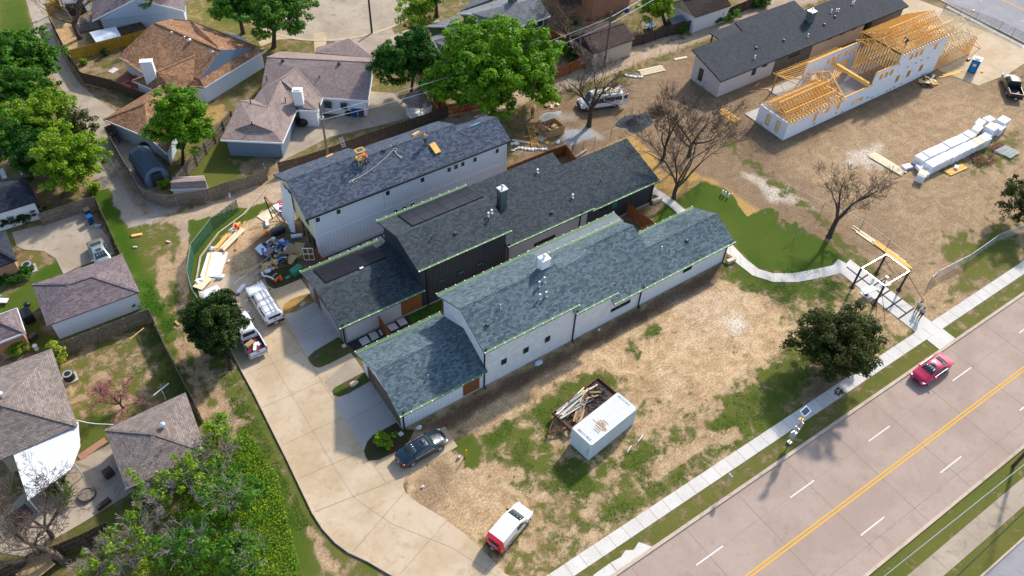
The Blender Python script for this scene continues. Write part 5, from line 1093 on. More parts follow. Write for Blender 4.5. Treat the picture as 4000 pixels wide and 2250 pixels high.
P = dict(a=e2(497, 660, 1.6), b=e2(500, 632, 1.6), c=e2(715, 622, 1.6), d=e2(752, 702, 1.5), e=e2(497, 712, 1.5), r=e2(500, 640, 2.1), s=e2(718, 624, 2.1))
P = dict(e=e2(500, 716, 1.5), d=e2(752, 705, 1.5), r=e2(498, 660, 2.2), s=e2(722, 650, 2.2), a=e2(515, 632, 1.6), b=e2(725, 622, 1.6)); P['r'] = e2(500, 665, 2.2); P['s'] = e2(735, 652, 2.2)
simple_house('garden_shed', 'low shed with pinkish brown roof and small white vent inside the curved fence', 'shed', P, [['r', 's', 'd', 'e'], ['a', 'b', 's', 'r']], M['rF'], M['white'], 1.45, .12, True, [('r', 's')], wallP=['a', 'b', 'd', 'e'])
gz = PN(1000, 0, 1.932); gc_ = gz(1235, 860); t = thing('gazebo', 'octagonal white gazebo with brown shingle roof behind the fence', 'gazebo', (gc_.x, gc_.y, 0)); gm = MB(); rr_ = 2.1
an = [math.pi/8+k*math.pi/4 for k in range(8)]
fcs = [[(gc_.x, gc_.y, 3.6), (gc_.x+rr_*math.cos(a), gc_.y+rr_*math.sin(a), 2.3), (gc_.x+rr_*math.cos(a+math.pi/4), gc_.y+rr_*math.sin(a+math.pi/4), 2.3)] for a in an]
roof_faces(t, fcs, M['rG'], .08); ridge_caps(t, [(f[0], f[1]) for f in fcs], M['rG'], .07)
m = MB(); m.prism([(gc_.x+1.7*math.cos(a), gc_.y+1.7*math.sin(a)) for a in an], 0, .25); m.build('floor', M['white'], t)
for a in an: m = MB(); m.tube((gc_.x+1.65*math.cos(a), gc_.y+1.65*math.sin(a), .25), (gc_.x+1.65*math.cos(a), gc_.y+1.65*math.sin(a), 2.35), .06); m.build('post', M['white'], t)
for k in range(8):
    if k == 2: continue
    a, b = an[k], an[(k+1) % 8]; pa = Vector((gc_.x+1.65*math.cos(a), gc_.y+1.65*math.sin(a), 0)); pb = Vector((gc_.x+1.65*math.cos(b), gc_.y+1.65*math.sin(b), 0)); m = MB()
    for z in (.45, 1.1): m.bar(pa+Vector((0, 0, z)), pb+Vector((0, 0, z)), .06, .06)
    for i in range(1, 8): q = pa+(pb-pa)*i/8; m.bar(q+Vector((0, 0, .45)), q+Vector((0, 0, 1.1)), .04)
    m.build('railing', M['white'], t)
# ------------------------------------------------------------------ fences
rfn = random.Random(11)
def fence(name, label, tops, h, mat, group=None, z_is_top=True, posts='out', pw=.14, side=1, steel=False, rails=True, pm=None):
    base = [Vector((p[0], p[1], 0)) for p in tops]; t = thing(name, label, 'fence', tuple(base[0]), 0, group)
    pc_ = [0]
    for a, b in zip(base[:-1], base[1:]):
        d = b-a; L = d.length
        if L < .2: continue
        d.normalize(); n = Vector((-d.y, d.x, 0))*side; m = MB(); k = int(L/pw)
        for i in range(k):
            u0 = L*i/k+.004; u1 = L*(i+1)/k-.010; hh = h+rfn.uniform(-.03, .03); o = rfn.uniform(-.006, .006)
            q = [a+d*u0+n*(o-.01), a+d*u1+n*(o-.01), a+d*u1+n*(o+.01), a+d*u0+n*(o+.01)]; q2 = ccw([xy(v) for v in q]); m.prism(q2, .04, hh)
        m.bar(a+Vector((0, 0, .08)), b+Vector((0, 0, .08)), .03, .1)
        if rails:
            for z in (.35, h*.55, h-.25): m.bar(a-n*.035+Vector((0, 0, z)), b-n*.035+Vector((0, 0, z)), .05, .09)
        m.build('fence_panel', mat, t)
        j = max(1, round(L/2.4))
        for i in range(j+1):
            if pc_[0] > 95: break
            q = a+d*L*i/j-n*.09; m = MB()
            if steel: m.tube(q, q+Vector((0, 0, h+.05)), .035, n=6)
            else: m.obox(q+Vector((0, 0, h/2)), (.1, .1, h), math.atan2(d.y, d.x))
            m.build('post', pm or (M['steel'] if steel else mat), t); pc_[0] += 1
    return t
H = 1.8
qp = lambda c, r, h, *P: [Q(c, r, x, y, h) for x, y in P]
fence('wooden_fence', 'long weathered grey fence curving round the corner yard and along the back alley', [e2(47, 292, H), e2(160, 490, H), e2(285, 700, H), e2(437, 757, H), e2(740, 712, H), e2(880, 662, H), e2(1010, 632, H), e2(1145, 570, H), Q(1, 0, 60, 1235, H)], H, M['greyfence'], side=-1, steel=True)
fence('wooden_fence', 'dark weathered fence between the concrete yard and the tall white house', qp(1, 0, H, (160, 1225), (320, 1190), (560, 1110), (830, 1010), (1090, 925), (1450, 800)), H, M['brownfence'], side=-1, steel=True)
fence('wooden_fence', 'pale grey fence between the mauve roofed house and the maple tree', [e2(522, 628, H), e2(905, 176, H)], H, M['greyfence'])
fence('wooden_fence', 'short dark fence at the brown roofed garage corner', [e2(47, 290, H), e2(100, 268, H), e2(125, 320, H)], H, M['brownfence'])
fence('wooden_fence', 'dark brown fence along the left alley beside the red deck', qp(0, 0, H, (500, 385), (605, 545), (830, 600), (1090, 705)), H, M['brownfence'], side=-1)
fence('wooden_fence', 'thin fence line along the alley by the bare yard', qp(0, 0, H, (372, 130), (500, 385)), H, M['brownfence'])
fence('wooden_fence', 'new yellow board fence beside the brown roofed house', qp(0, 0, H, (515, 380), (1130, 215)), H, M['yellowfence'], side=1, steel=True)
fence('wooden_fence', 'short yellow fence at the top left porch', qp(0, 0, H, (335, 40), (430, -10)), H, M['yellowfence'])
fence('wooden_fence', 'leaning grey fence behind the two rubbish bins', qp(0, 1, H, (285, 165), (490, 95), (700, 35)), H, M['greyfence'], side=1)
fence('wooden_fence', 'worn fence running down beside the silver car', qp(0, 1, H, (710, 30), (800, 220), (910, 470)), H, M['greyfence'])
fence('wooden_fence', 'mossy grey fence in front of the white garage wall', qp(0, 1, H, (345, 1175), (1120, 880)), H, M['greyfence'], side=1)
fence('wooden_fence', 'narrow fence dividing the grass alley from the blossom yard', qp(0, 1, H, (1120, 880), (1230, 1130), (1395, 1449))+qp(0, 2, H, (1430, 60), (1500, 210)), H, M['greyfence'])
fence('wooden_fence', 'dark fence under the scrub trees at lower left', qp(0, 2, H, (-40, 1420), (200, 1290), (430, 1210), (620, 1130), (800, 1040)), H, M['brownfence'])
fence('wooden_fence', 'red cedar fence beside the gazebo', qp(1, 0, H, (1245, 560), (1320, 680), (1445, 790), (1700, 740), (1830, 690)), H, M['redfence'])
fence('wooden_fence', 'red cedar fence half hidden by the big tree', qp(2, 0, H, (130, 590), (330, 520), (560, 425)), H, M['redfence'], side=1)
fence('wooden_fence', 'red cedar side fence behind the green house', qp(2, 0, H, (270, 205), (400, 290), (560, 400)), H, M['redfence'])
fence('wooden_fence', 'dark grey fence along the alley by the swing set', qp(2, 0, H, (905, 275), (1000, 255), (1180, 195), (1375, 150)), H, M['brownfence'], side=1)
fence('wooden_fence', 'dark fence continuing past the garage at the top', qp(2, 0, H, (1640, 60), (1760, 10), (1900, -40)), H, M['brownfence'])
v5 = PN(1950, 500, 2.079)
fence('cedar_fence', 'dark cedar fence enclosing the charcoal house courtyard', [v5(60, 318, H), v5(415, 178, H), v5(543, 135, H), v5(545, 138, H), v5(635, 258, H)], H, M['cedarv'], side=1, pm=M['cedarv'])
fence('cedar_fence', 'cedar privacy fence between the two front houses', [v5(1015, 575, H), v5(1075, 625, H), v5(1160, 692, H), v5(1255, 765, H), v5(1150, 812, H)], H, M['cedarv'], side=-1)
v4 = PN(950, 750, 2.912)
fence('cedar_fence', 'orange cedar screen at the corner of the tall white house', [v4(780, 600, H), v4(860, 690, H), v4(945, 800, H)], H, M['cedarv'], side=1)
fence('cedar_fence', 'cedar screen over the slab court between garages', qp(1, 1, 1.9, (905, 905), (1025, 1080)), 1.9, M['cedarv'], side=1)
t = thing('open_gate', 'open timber gate with pale frame beside the debris heap', 'gate', xy(v4(730, 780))+(0,))
ga, gb = v4(700, 778), v4(815, 778); m = MB();
for z in (.1, 1.0, 1.85): m.bar((ga.x, ga.y, z), (gb.x, gb.y, z), .06, .1)
for q in (0, .5, 1): p = ga+(gb-ga)*q; m.bar((p.x, p.y, .05), (p.x, p.y, 1.9), .1, .06)
m.build('gate_frame', M['white'], t); m = MB(); n_ = Vector((0, .06, 0)); m.prism(ccw([xy(v) for v in (ga+n_, gb+n_, gb+n_*1.5, ga+n_*1.5)]), .08, 1.88); m.build('gate_board', M['cedarv'], t)
def meshm(name, c, dens, scale):
    t = NT(name); v = t.coord(); nz = t.noise(v, 1.5, 3); b = t.n('BsdfPrincipled'); t.set(b, 'Base_Color', c); t.set(b, 'Roughness', .7)
    tr = t.n('BsdfTransparent'); wv = t.noise(v, scale, 2, .5); f_ = t.ramp(wv, dens-.12, dens+.12)
    ms = t.n('MixShader'); t.t.links.new(f_, ms.inputs[0]); t.t.links.new(b.outputs[0], ms.inputs[1]); t.t.links.new(tr.outputs[0], ms.inputs[2]); t.t.links.new(ms.outputs[0], t.out.inputs[0]); return t.mat
M['scrim'] = meshm('green scrim', (.03, .14, .08), .52, 14)
M['chain'] = meshm('chain link wire', (.42, .45, .47), .44, 18)
def chain(name, label, pts, h, panelmat, post_gap=3.0):
    base = [Vector((p[0], p[1], 0)) for p in pts]; t = thing(name, label, 'fence', tuple(base[0])); m = MB()
    for a, b in zip(base[:-1], base[1:]):
        if panelmat:
            n_ = Vector((-(b-a).y, (b-a).x, 0)).normalized()*.008; m.prism(ccw([xy(v) for v in (a-n_, b-n_, b+n_, a+n_)]), .05, h)
    if panelmat: m.build('wire_mesh', panelmat, t)
    for a, b in zip(base[:-1], base[1:]):
        m = MB(); m.tube(a+Vector((0, 0, h)), b+Vector((0, 0, h)), .022, n=5); m.build('rail', M['steel'], t)
        L = (b-a).length; j = max(1, round(L/post_gap))
        for i in range(j): q = a+(b-a)*i/j; m = MB(); m.tube(q, q+Vector((0, 0, h+.1)), .03, n=6); m.build('post', M['dgrey'], t)
    return t
KF = [(6.6, 54), (6.6, 59), (6.4, 64.5), (6.9, 67.3), (8.6, 70.9), (11.8, 73.6), (15.4, 75.2)]
chain('chain_link_fence', 'chain link fence with green scrim curving round the lumber piles', KF, 1.8, M['scrim'])
z31 = lambda x, y, z=0: Q(3, 1, x, y, z)
chain('chain_link_fence', 'collapsing grey wire fence from the frame structure to the right edge', [z31(1205, 705), z31(1250, 660), z31(1500, 530), z31(1720, 375), z31(1960, 285)], 1.3, M['chain'], 4)
chain('chain_link_fence', 'row of thin fence stakes behind the charcoal house', [W(2110+x/3.033*1., 350+y/3.033) for x, y in []] or [v5(590, 215), v5(770, 158), v5(900, 95), v5(960, 70)], 1.5, None, 2.2)
chain('chain_link_fence', 'thin fence stakes along the alley near the white passenger van', qp(2, 0, 0, (130, 810), (240, 790), (700, 600), (1110, 440), (1250, 385), (1385, 350)), 1.5, None, 5)
chain('chain_link_fence', 'fence stakes crossing from the bare tree to the frame structure', [z31(120, 560-560+20), z31(690, 290), z31(885, 440), z31(1075, 600)], 1.6, None, 5)
chain('chain_link_fence', 'wire fence at the cross street corner top right', qp(3, 0, 0, (1320, 85), (1560, 160), (1740, 230), (1932, 330)), 1.5, M['chain'], 3)
t_ = thing('loose_fence_panel', 'loose chain link panel standing on the drive by the white packet', 'fence', xy(Q(0, 1, 1790, 780))+(0,)); a, b = Q(0, 1, 1790, 782), Q(0, 1, 1790, 782)+Vector((4.9, 1.9, 0))*1.0
m = MB()
for z in (.1, .95, 1.8): m.tube(a+Vector((0, 0, z)), b+Vector((0, 0, z)), .025, n=5)
for q in (0, .5, 1): p = a+(b-a)*q; m.tube(p, p+Vector((0, 0, 1.8)), .03, n=5)
m.build('frame', M['steel'], t_); m = MB(); m.tube(a-Vector((.25, .0, 0)), a+Vector((.25, 0, .1)), .12, n=8); m.build('foot', M['dgrey'], t_)
# ------------------------------------------------------------------ trees
def np_tubes(segs, n):
    """segs: list of (p,q,r0,r1); returns verts, quads"""
    S = np.array([[*p, *q, a, b] for p, q, a, b in segs]); P, Qq = S[:, :3], S[:, 3:6]; D = Qq-P; L = np.linalg.norm(D, axis=1, keepdims=True)+1e-9; D /= L
    U = np.where(np.abs(D[:, 2:3]) < .9, np.array([[0, 0, 1.]]), np.array([[1., 0, 0]])); A_ = np.cross(D, U); A_ /= np.linalg.norm(A_, axis=1, keepdims=True); B_ = np.cross(D, A_)
    t = 2*np.pi*np.arange(n)/n; V = []
    for C_, r in ((P, S[:, 6]), (Qq+D*0.01, S[:, 7])):
        V.append(C_[:, None]+(A_[:, None]*np.cos(t)[None, :, None]+B_[:, None]*np.sin(t)[None, :, None])*r[:, None, None])
    V = np.concatenate(V, 1); m = len(segs); base = (np.arange(m)*2*n)[:, None]; k = np.arange(n)[None]; j = (k+1) % n
    Fq = np.stack([base+k, base+n+k, base+n+j, base+j], -1).reshape(-1, 4)
    return V.reshape(-1, 3), Fq
def grow(rg, p, d, L, r, depth, out, spread=.55, up=.15, kink=.16, ratio=.72, nseg=3, kids=(2, 3), rmin=.013, tips=None, twig=True):
    q = Vector(p); d = Vector(d).normalized(); rr = r
    for i in range(nseg):
        d = (d+Vector((rg.uniform(-kink, kink), rg.uniform(-kink, kink), rg.uniform(-kink, kink)+up*.25))).normalized()
        e = q+d*(L/nseg); r2 = max(rmin, rr*(1-.3/nseg*1.3)); out[0 if rr > .05 else 1].append((tuple(q), tuple(e), rr, r2))
        if depth > 0 and twig and i > 0 and rg.random() < .55:
            ang = rg.uniform(0, 6.283); s = Vector((math.cos(ang), math.sin(ang), rg.uniform(-.1, .5))); grow(rg, q, (d*.5+s).normalized(), L*ratio*.7, r2*.5, depth-1, out, spread, up, kink, ratio, nseg, kids, rmin, tips, twig)
        q = e; rr = r2
    if depth <= 0:
        if tips is not None: tips.append(tuple(q))
        return
    for k in range(rg.randint(*kids)):
        ang = rg.uniform(0, 6.283); s = Vector((math.cos(ang), math.sin(ang), 0)); side = (s-d*s.dot(d)).normalized(); nd = (d+side*rg.uniform(.5, 1.3)*spread+Vector((0, 0, up))).normalized()
        grow(rg, q, nd, L*ratio*rg.uniform(.8, 1.15), rr*rg.uniform(.55, .78), depth-1, out, spread, up, kink, ratio, nseg, kids, rmin, tips, twig)
def bare_tree(name, label, base, height, seed, limbs=4, depth=5, lean=(0, 0), r=.22, bark='bark', spread=.6, trunk=.28, group='bare winter trees', limb_dirs=None, up=.12, buds=None, L0=None):
    rg = random.Random(seed); out = [[], []]; tips = []; b = Vector((base[0], base[1], -.05)); t = thing(name, label, 'tree', (base[0], base[1], 0), 0, group)
    th = height*trunk; top = b+Vector((lean[0]*trunk, lean[1]*trunk, th)); mid = b+(top-b)*.5+Vector((rg.uniform(-.1, .1), rg.uniform(-.1, .1), 0))
    out[0] += [(tuple(b), tuple(b+(mid-b)*.2), r*1.5, r*1.1), (tuple(b+(mid-b)*.2), tuple(mid), r*1.1, r), (tuple(mid), tuple(top), r, r*.9)]
    L1 = L0 or height*.3; tr = out[0][:]; out[0] = []
    dirs = limb_dirs or [(math.cos(6.283*k/limbs+seed), math.sin(6.283*k/limbs+seed), rg.uniform(.7, 1.5)) for k in range(limbs)]
    for dd in dirs:
        v = Vector((dd[0]+lean[0]*.08, dd[1]+lean[1]*.08, dd[2])); sc = dd[3] if len(dd) > 3 else 1
        grow(rg, top-Vector((0, 0, rg.uniform(0, th*.25))), v, L1*sc, r*.62*min(1, sc), depth, out, spread, up, tips=tips)
    V, Fq = np_tubes(tr, 10); fast_mesh('trunk', V, Fq, M[bark], t)
    if out[0]: V, Fq = np_tubes(out[0], 6); fast_mesh('limbs', V, Fq, M[bark], t)
    V, Fq = np_tubes(out[1], 3); fast_mesh('twigs', V, Fq, M[bark if not isinstance(bark, tuple) else bark[1]], t)
    if buds:
        leaves(t, [(p, .3) for p in tips[::buds[2]]], buds[1], M[buds[0]], 10, seed, flat_=.9, name='leaves')
    return t
def leaf_quads(rg, C_, N_, size, aspect=.62):
    n = len(C_); rnd = rg.normal(size=(n, 3)); T = np.cross(N_, rnd); T /= np.linalg.norm(T, axis=1, keepdims=True)+1e-9; B_ = np.cross(N_, T); s = (size*rg.uniform(.6, 1.3, n))[:, None]
    a = T*s; b = B_*s*aspect; up = N_*s*.18
    V = np.stack([C_-a, C_-b*1.0+up, C_+a, C_+b*1.0+up], 1).reshape(-1, 3); return V, np.arange(4*n).reshape(n, 4)
def leaves(parent, clumps, size, mat, per, seed, flat_=.6, name='foliage', sphere=True):
    rg = np.random.default_rng(seed); C_ = []; N_ = []
    for c, r in clumps:
        k = per; d = rg.normal(size=(k, 3)); d /= np.linalg.norm(d, axis=1, keepdims=True); d[:, 2] = np.abs(d[:, 2])*.85*np.sign(rg.uniform(-.35, 1, k))
        rad = r*rg.uniform(.55, 1.08, k)[:, None]; C_.append(np.array(c)+d*rad*np.array([1, 1, .75])); nn = d*.8+rg.normal(size=(k, 3))*.45+np.array([0, 0, .45]); N_.append(nn/np.linalg.norm(nn, axis=1, keepdims=True))
    C_ = np.concatenate(C_); N_ = np.concatenate(N_); V, Fq = leaf_quads(rg, C_, N_, size)
    return fast_mesh(name, V, Fq, mat, parent)
def crown_clumps(rg, c, R3, n, r, shell=.55, gap=.0, seedn=0, drop=.0):
    """clump centres through an uneven ellipsoid, thicker towards the outside"""
    out = []; ph = rg.uniform(0, 6.28, 8)
    while len(out) < n:
        d = rg.normal(size=3); d /= np.linalg.norm(d); az = math.atan2(d[1], d[0]); lum_ = 1+.16*math.sin(3*az+ph[0])+.12*math.sin(5*az+ph[1]+3*d[2])+.12*math.sin(4*d[2]*2+ph[2]+az)
        q = (rg.uniform(shell, 1.0) if rg.random() < .8 else rg.uniform(.15, shell))*lum_
        if d[2] < -.35 and rg.random() < .6: continue
        p = np.array(c)+d*np.array(R3)*q*.92
        hole = math.sin(p[0]*1.9+ph[3])*math.sin(p[1]*2.1+ph[4])*math.sin(p[2]*2.3+ph[5])
        if hole > .42-gap: continue
        out.append((tuple(p), r*rg.uniform(.65, 1.25)))
    return out
def leafy_tree(name, label, base, cpx, zc, R3, leaf, size, nclump, per, cr, seed, bark='bark', tr=.25, forks=3, group=None, gap=0, shell=.55, extra=None, depth=2, z0=None):
    rg = np.random.default_rng(seed); pr = random.Random(seed); t = thing(name, label, 'tree', (base[0], base[1], 0), 0, group)
    c = W(cpx[0], cpx[1], zc); out = [[], []]; b = Vector((base[0], base[1], -.05)); zt = z0 or max(1.2, zc-R3[2]*.9); top = b+(Vector((c.x, c.y, zt))-b)*1.0; top = Vector((b.x+(c.x-b.x)*.35, b.y+(c.y-b.y)*.35, zt))
    trk = [(tuple(b), tuple(b+(top-b)*.12), tr*1.5, tr*1.08), (tuple(b+(top-b)*.12), tuple(top), tr*1.08, tr*.85)]
    for k in range(forks+2):
        a = 6.283*k/(forks+2)+seed; tgt = Vector((c.x+R3[0]*.5*math.cos(a), c.y+R3[1]*.5*math.sin(a), zc+R3[2]*pr.uniform(-.1, .5))); d = tgt-top
        grow(pr, top, d, d.length*.55, tr*.55, depth, out, .6, .1, nseg=3, ratio=.65)
    V, Fq = np_tubes(trk, 10); fast_mesh('trunk', V, Fq, M[bark], t)
    V, Fq = np_tubes(out[0]+out[1], 5); fast_mesh('limbs', V, Fq, M[bark], t)
    cl = crown_clumps(rg, (c.x, c.y, zc), R3, nclump, cr, shell, gap)
    for ex in (extra or []):
        cc2 = W(ex[0], ex[1], ex[2]); cl += crown_clumps(rg, (cc2.x, cc2.y, ex[2]), ex[3], ex[4], cr, .4, gap)
    leaves(t, cl, size, M[leaf], per, seed)
    return t
B_ = lambda c, r, x, y: xy(Q(c, r, x, y))
leafy_tree('maple_tree', 'round bright green tree standing beside the long grey fence, in front of the brown roof', xy(W(714, 642)), (708, 475), 5.6, (3.6, 3.6, 4.3), 'leafbright', .17, 260, 95, .62, 21, 'barkd', .2, group=None)
leafy_tree('broad_tree', 'largest bright green tree in front of the green house', xy(W(1925, 455)), (1945, 250), 7.4, (7.8, 7.8, 5.6), 'leafbright', .2, 560, 90, .8, 22, 'barkd', .4, 5, gap=.06, extra=[(2090, 260, 5.5, (3.6, 3.6, 3.6), 110), (1740, 330, 5.0, (3.4, 3.4, 3.4), 90), (2140, 370, 3.6, (1.8, 1.8, 1.6), 24)])
leafy_tree('round_tree', 'deep green double crowned tree above the gazebo', xy(W(1605, 372)), (1630, 215), 5.8, (3.1, 3.1, 3.6), 'leafdeep', .16, 190, 95, .6, 23, 'barkd', .2, 3, extra=[(1535, 245, 5.2, (2.9, 2.9, 3.4), 150)])
leafy_tree('yard_tree', 'spreading green tree over the lawn near the round street end', xy(W(1070, 185)), (1080, 50), 5.6, (5.4, 5.4, 3.4), 'leafmid', .2, 190, 80, .75, 24, 'barkd', .32, 4, gap=.12)
leafy_tree('yard_tree', 'green tree behind the brown roof, its dark trunk on the lawn', xy(W(950, 130)), (925, 15), 5.5, (3.8, 3.8, 2.8), 'leafmid', .2, 110, 80, .7, 25, 'barkd', .3, 3, gap=.1)
leafy_tree('thin_tree', 'sparse yellow green tree by the red bushes at the round street end', xy(W(1630, 150)), (1620, 55), 4.6, (3.2, 3.2, 3.2), 'leafspr', .16, 70, 60, .6, 26, 'barkd', .14, 3, gap=.25)
leafy_tree('street_tree', 'dark trunked tree at the top edge beside the flower bed', xy(W(1705, 65)), (1700, -40), 6.5, (3, 3, 2.5), 'leafdeep', .2, 60, 70, .7, 27, 'barkd', .3, 3)
leafy_tree('yard_tree', 'yellow green tree behind the swing set', xy(W(2600, 98)), (2565, 20), 3.6, (2.8, 2.6, 2.2), 'leafspr', .16, 100, 80, .55, 28, 'bark', .3, 4, gap=.1)
leafy_tree('pine_tree', 'dark green conifer beside the kerb, hiding the parked white trucks', xy(W(905, 1440)), (838, 1270), 3.9, (2.75, 2.75, 3.5), 'leafdark', .12, 420, 110, .46, 29, 'barkd', .2, 3, group=None, shell=.7, z0=.8)
leafy_tree('juniper_tree', 'dark olive juniper on the verge beside the sidewalk', xy(W(3235, 1470)), (3283, 1345), 3.9, (4.3, 4.3, 3.5), 'leafoliv', .12, 440, 90, .55, 30, 'barkd', .2, 6, gap=.12, z0=.9)
leafy_tree('roadside_tree', 'sparse green tree at the right edge above the wire fence', xy(W(4075, 900)), (4010, 790), 3.2, (3.6, 3.6, 2.6), 'leafoliv', .14, 120, 60, .5, 31, 'bark', .18, 3, gap=.25)
leafy_tree('alley_tree', 'uppermost of the bright trees left of the alley', xy(W(95, 300)), (85, 220), 4.6, (4.6, 4.2, 3.6), 'leafmid', .18, 210, 85, .68, 32, 'bark', .25, 4, gap=.1, extra=[(170, 250, 4.0, (2.2, 2.2, 2.0), 40)])
leafy_tree('alley_tree', 'grey branched green tree below the uppermost alley tree', xy(W(130, 420)), (95, 350), 4.2, (3.8, 3.8, 3.0), 'leafmid', .16, 170, 80, .6, 33, 'barkp', .22, 4, gap=.16)
leafy_tree('alley_tree', 'yellowish green feathery tree in the middle of the left thicket', xy(W(200, 560)), (165, 470), 4.6, (4.2, 4.2, 3.4), 'leafspr', .15, 200, 90, .62, 34, 'barkp', .22, 5, gap=.12)
leafy_tree('alley_tree', 'dark grey green tree with pale bare twigs beside the alley', xy(W(305, 560)), (300, 500), 3.8, (2.6, 2.6, 2.6), 'leafoliv', .13, 90, 60, .5, 35, 'barkp', .16, 6, gap=.2)
leafy_tree('alley_tree', 'bright feathery tree above the leaning fence and bins', xy(W(270, 740)), (265, 625), 4.4, (4.2, 4.0, 3.6), 'leafspr', .15, 250, 90, .6, 36, 'barkp', .22, 5, gap=.1)
leafy_tree('alley_tree', 'mid green tree at the left frame edge beside the blue roofed house', xy(W(40, 640)), (50, 545), 3.8, (3.6, 3.6, 3.0), 'leafmid', .16, 150, 80, .6, 37, 'barkp', .2, 4, gap=.15)
leafy_tree('alley_tree', 'deep green tree filling the gap behind the bright feathery tree', xy(W(150, 640)), (140, 590), 3.4, (3.6, 3.6, 2.8), 'leafdeep', .16, 170, 85, .6, 38, 'bark', .2, 4)
for i, (bx, by, cx, cy, zc, R3, lf, nn, lab) in enumerate([
    (880, 1760, 860, 1690, 2.6, (2.2, 2.2, 2.0), 'leafspr', 70, 'sparse bright sapling at the right end of the low garage'),
    (760, 1960, 760, 1850, 3.0, (2.6, 2.6, 2.4), 'leafspr', 110, 'green scrub tree in front of the low garage wall'),
    (900, 2000, 895, 1930, 3.2, (3.2, 3.0, 2.6), 'leafmid', 150, 'fullest green scrub tree right of the low garage'),
    (620, 2010, 600, 1900, 2.8, (2.6, 2.6, 2.2), 'leafspr', 60, 'thin scrub tree with grey stems below the low garage'),
    (560, 2160, 540, 2090, 2.6, (2.8, 2.8, 2.0), 'leafspr', 80, 'scrub tree over the dark fence at lower left'),
    (760, 2180, 740, 2120, 2.8, (3.2, 3.0, 2.2), 'leafmid', 120, 'wide scrub tree at the bottom edge'),
    (960, 2200, 940, 2140, 2.4, (2.8, 2.8, 2.0), 'leafmid', 120, 'rounded green scrub at the bottom edge near the grass alley'),
    (400, 2230, 400, 2200, 2.2, (2.4, 2.4, 1.6), 'leafspr', 50, 'low scrub right of the bare forked tree')]):
    leafy_tree('scrub_tree', lab, xy(W(bx, by)), (cx, cy), zc, R3, lf, .13, int(nn*.36), 46, .5, 50+i, 'barkp', .1, 5, 'scrub trees at lower left', gap=.16, depth=3, z0=.6)
def bush(name, label, px, R3, leaf, size, n, per, cr, seed, group=None, zc=None):
    c = W(*px); t = thing(name, label, 'bush', (c.x, c.y, 0), 0, group); rg = np.random.default_rng(seed); pr = random.Random(seed); out = [[], []]
    for k in range(5): a = 1.256*k; grow(pr, (c.x, c.y, 0), (math.cos(a)*.5, math.sin(a)*.5, 1), R3[2]*.8, .03, 1, out, .5)
    V, Fq = np_tubes(out[0]+out[1], 4); fast_mesh('stems', V, Fq, M['barkd'], t)
    leaves(t, crown_clumps(rg, (c.x, c.y, zc or R3[2]*.9), R3, n, cr, .5), size, M[leaf], per, seed); return t
bush('shrub', 'bright young shrub in the dark island beside the white house', (1497, 1735), (1.2, 1.0, .8), 'leafspr', .1, 26, 45, .3, 71)
bush('shrub', 'clipped rounded shrub against the orange brick wall', W and (80, 1372), (1.3, 1.1, .9), 'leafspr', .09, 60, 80, .35, 72)
bush('shrub', 'yellow green shrub at the corner of the grey brown roof', (238, 1410), (.8, 1.5, 1.3), 'leafyel', .09, 60, 70, .35, 73)
bush('shrub', 'small shrub at the low shed with pinkish roof', (648, 735), (.9, .7, .7), 'leafspr', .09, 26, 60, .3, 74)
bush('hedge', 'dark hedge beside the dark blue roofed house', (80, 870), (3.2, 1.0, .9), 'leafdark', .1, 90, 70, .35, 75)
bush('hedge', 'box hedge in front of the small orange brick building', (45, 1100), (2.6, .8, .7), 'leafdeep', .09, 80, 70, .3, 76)
bush('shrub', 'green shrub under the white patio cover', (240, 1900), (1.0, 2.4, .6), 'leafmid', .1, 60, 60, .35, 77)
bush('shrub', 'ivy clump on top of the fence corner by the bins', (375, 755), (.9, .7, .9), 'leafspr', .12, 24, 60, .3, 78)
bush('shrub', 'red leaved shrub near the round street end', (1650, 115), (2.6, 2.0, .8), 'leafred', .12, 70, 60, .4, 79)
bush('shrub', 'green shrub beside the alley fence near the swing set', (2665, 130), (1.0, .8, .9), 'leafmid', .12, 34, 60, .4, 80)
bush('shrub', 'green shrubs below the bare tree by the red fence', (2235, 215), (2.0, 1.6, .8), 'leafmid', .12, 50, 60, .4, 81)
bush('shrub', 'dark green bush above the graphite roof at the top', (2960, 25), (2.4, 1.6, .9), 'leafdeep', .12, 60, 60, .45, 82)
bush('shrub', 'small dark shrub in front of the yellow fence', (412, 220), (.4, .4, .8), 'leafdark', .08, 14, 60, .25, 83)
bush('shrub', 'small plants at the yellow fence corner', (330, 252), (.7, .6, .5), 'leafspr', .09, 16, 50, .25, 84)
bush('shrub', 'green plants in front of the white garage wall', (535, 1200), (.7, .4, .5), 'leafmid', .08, 16, 50, .22, 85)
bush('hedge', 'green hedge behind the graphite roofed house along the alley', (2830, 75), (3.0, 1.2, .8), 'leafmid', .12, 60, 60, .4, 86)
bare_tree('bare_tree', 'bare forked tree in front of the white passenger van', xy(W(2300, 492)), 9.5, 41, 5, 5, (.3, .4), .3, 'barkd', .62, .34, L0=2.6)
bare_tree('bare_tree', 'slim bare tree on the ochre ground behind the charcoal house roof', xy(W(2588, 622)), 10.5, 42, 4, 5, (.0, .0), .2, 'barkd', .5, .18, L0=2.8, limb_dirs=[(-.6, .2, 1.4), (.1, .3, 1.6), (.4, -.1, 1.3)])
bare_tree('bare_tree', 'tallest bare tree leaning over the lawn corner', xy(W(2632, 775)), 13, 43, 5, 5, (.6, .3), .24, 'barkd', .55, .16, L0=3.6, limb_dirs=[(-.55, .35, 1.2, 1.05), (.2, .2, 1.5, 1.1), (1.0, -.1, .75, 1.15), (1.1, .3, .35, 1.0), (.3, .5, 1.4, .9)])
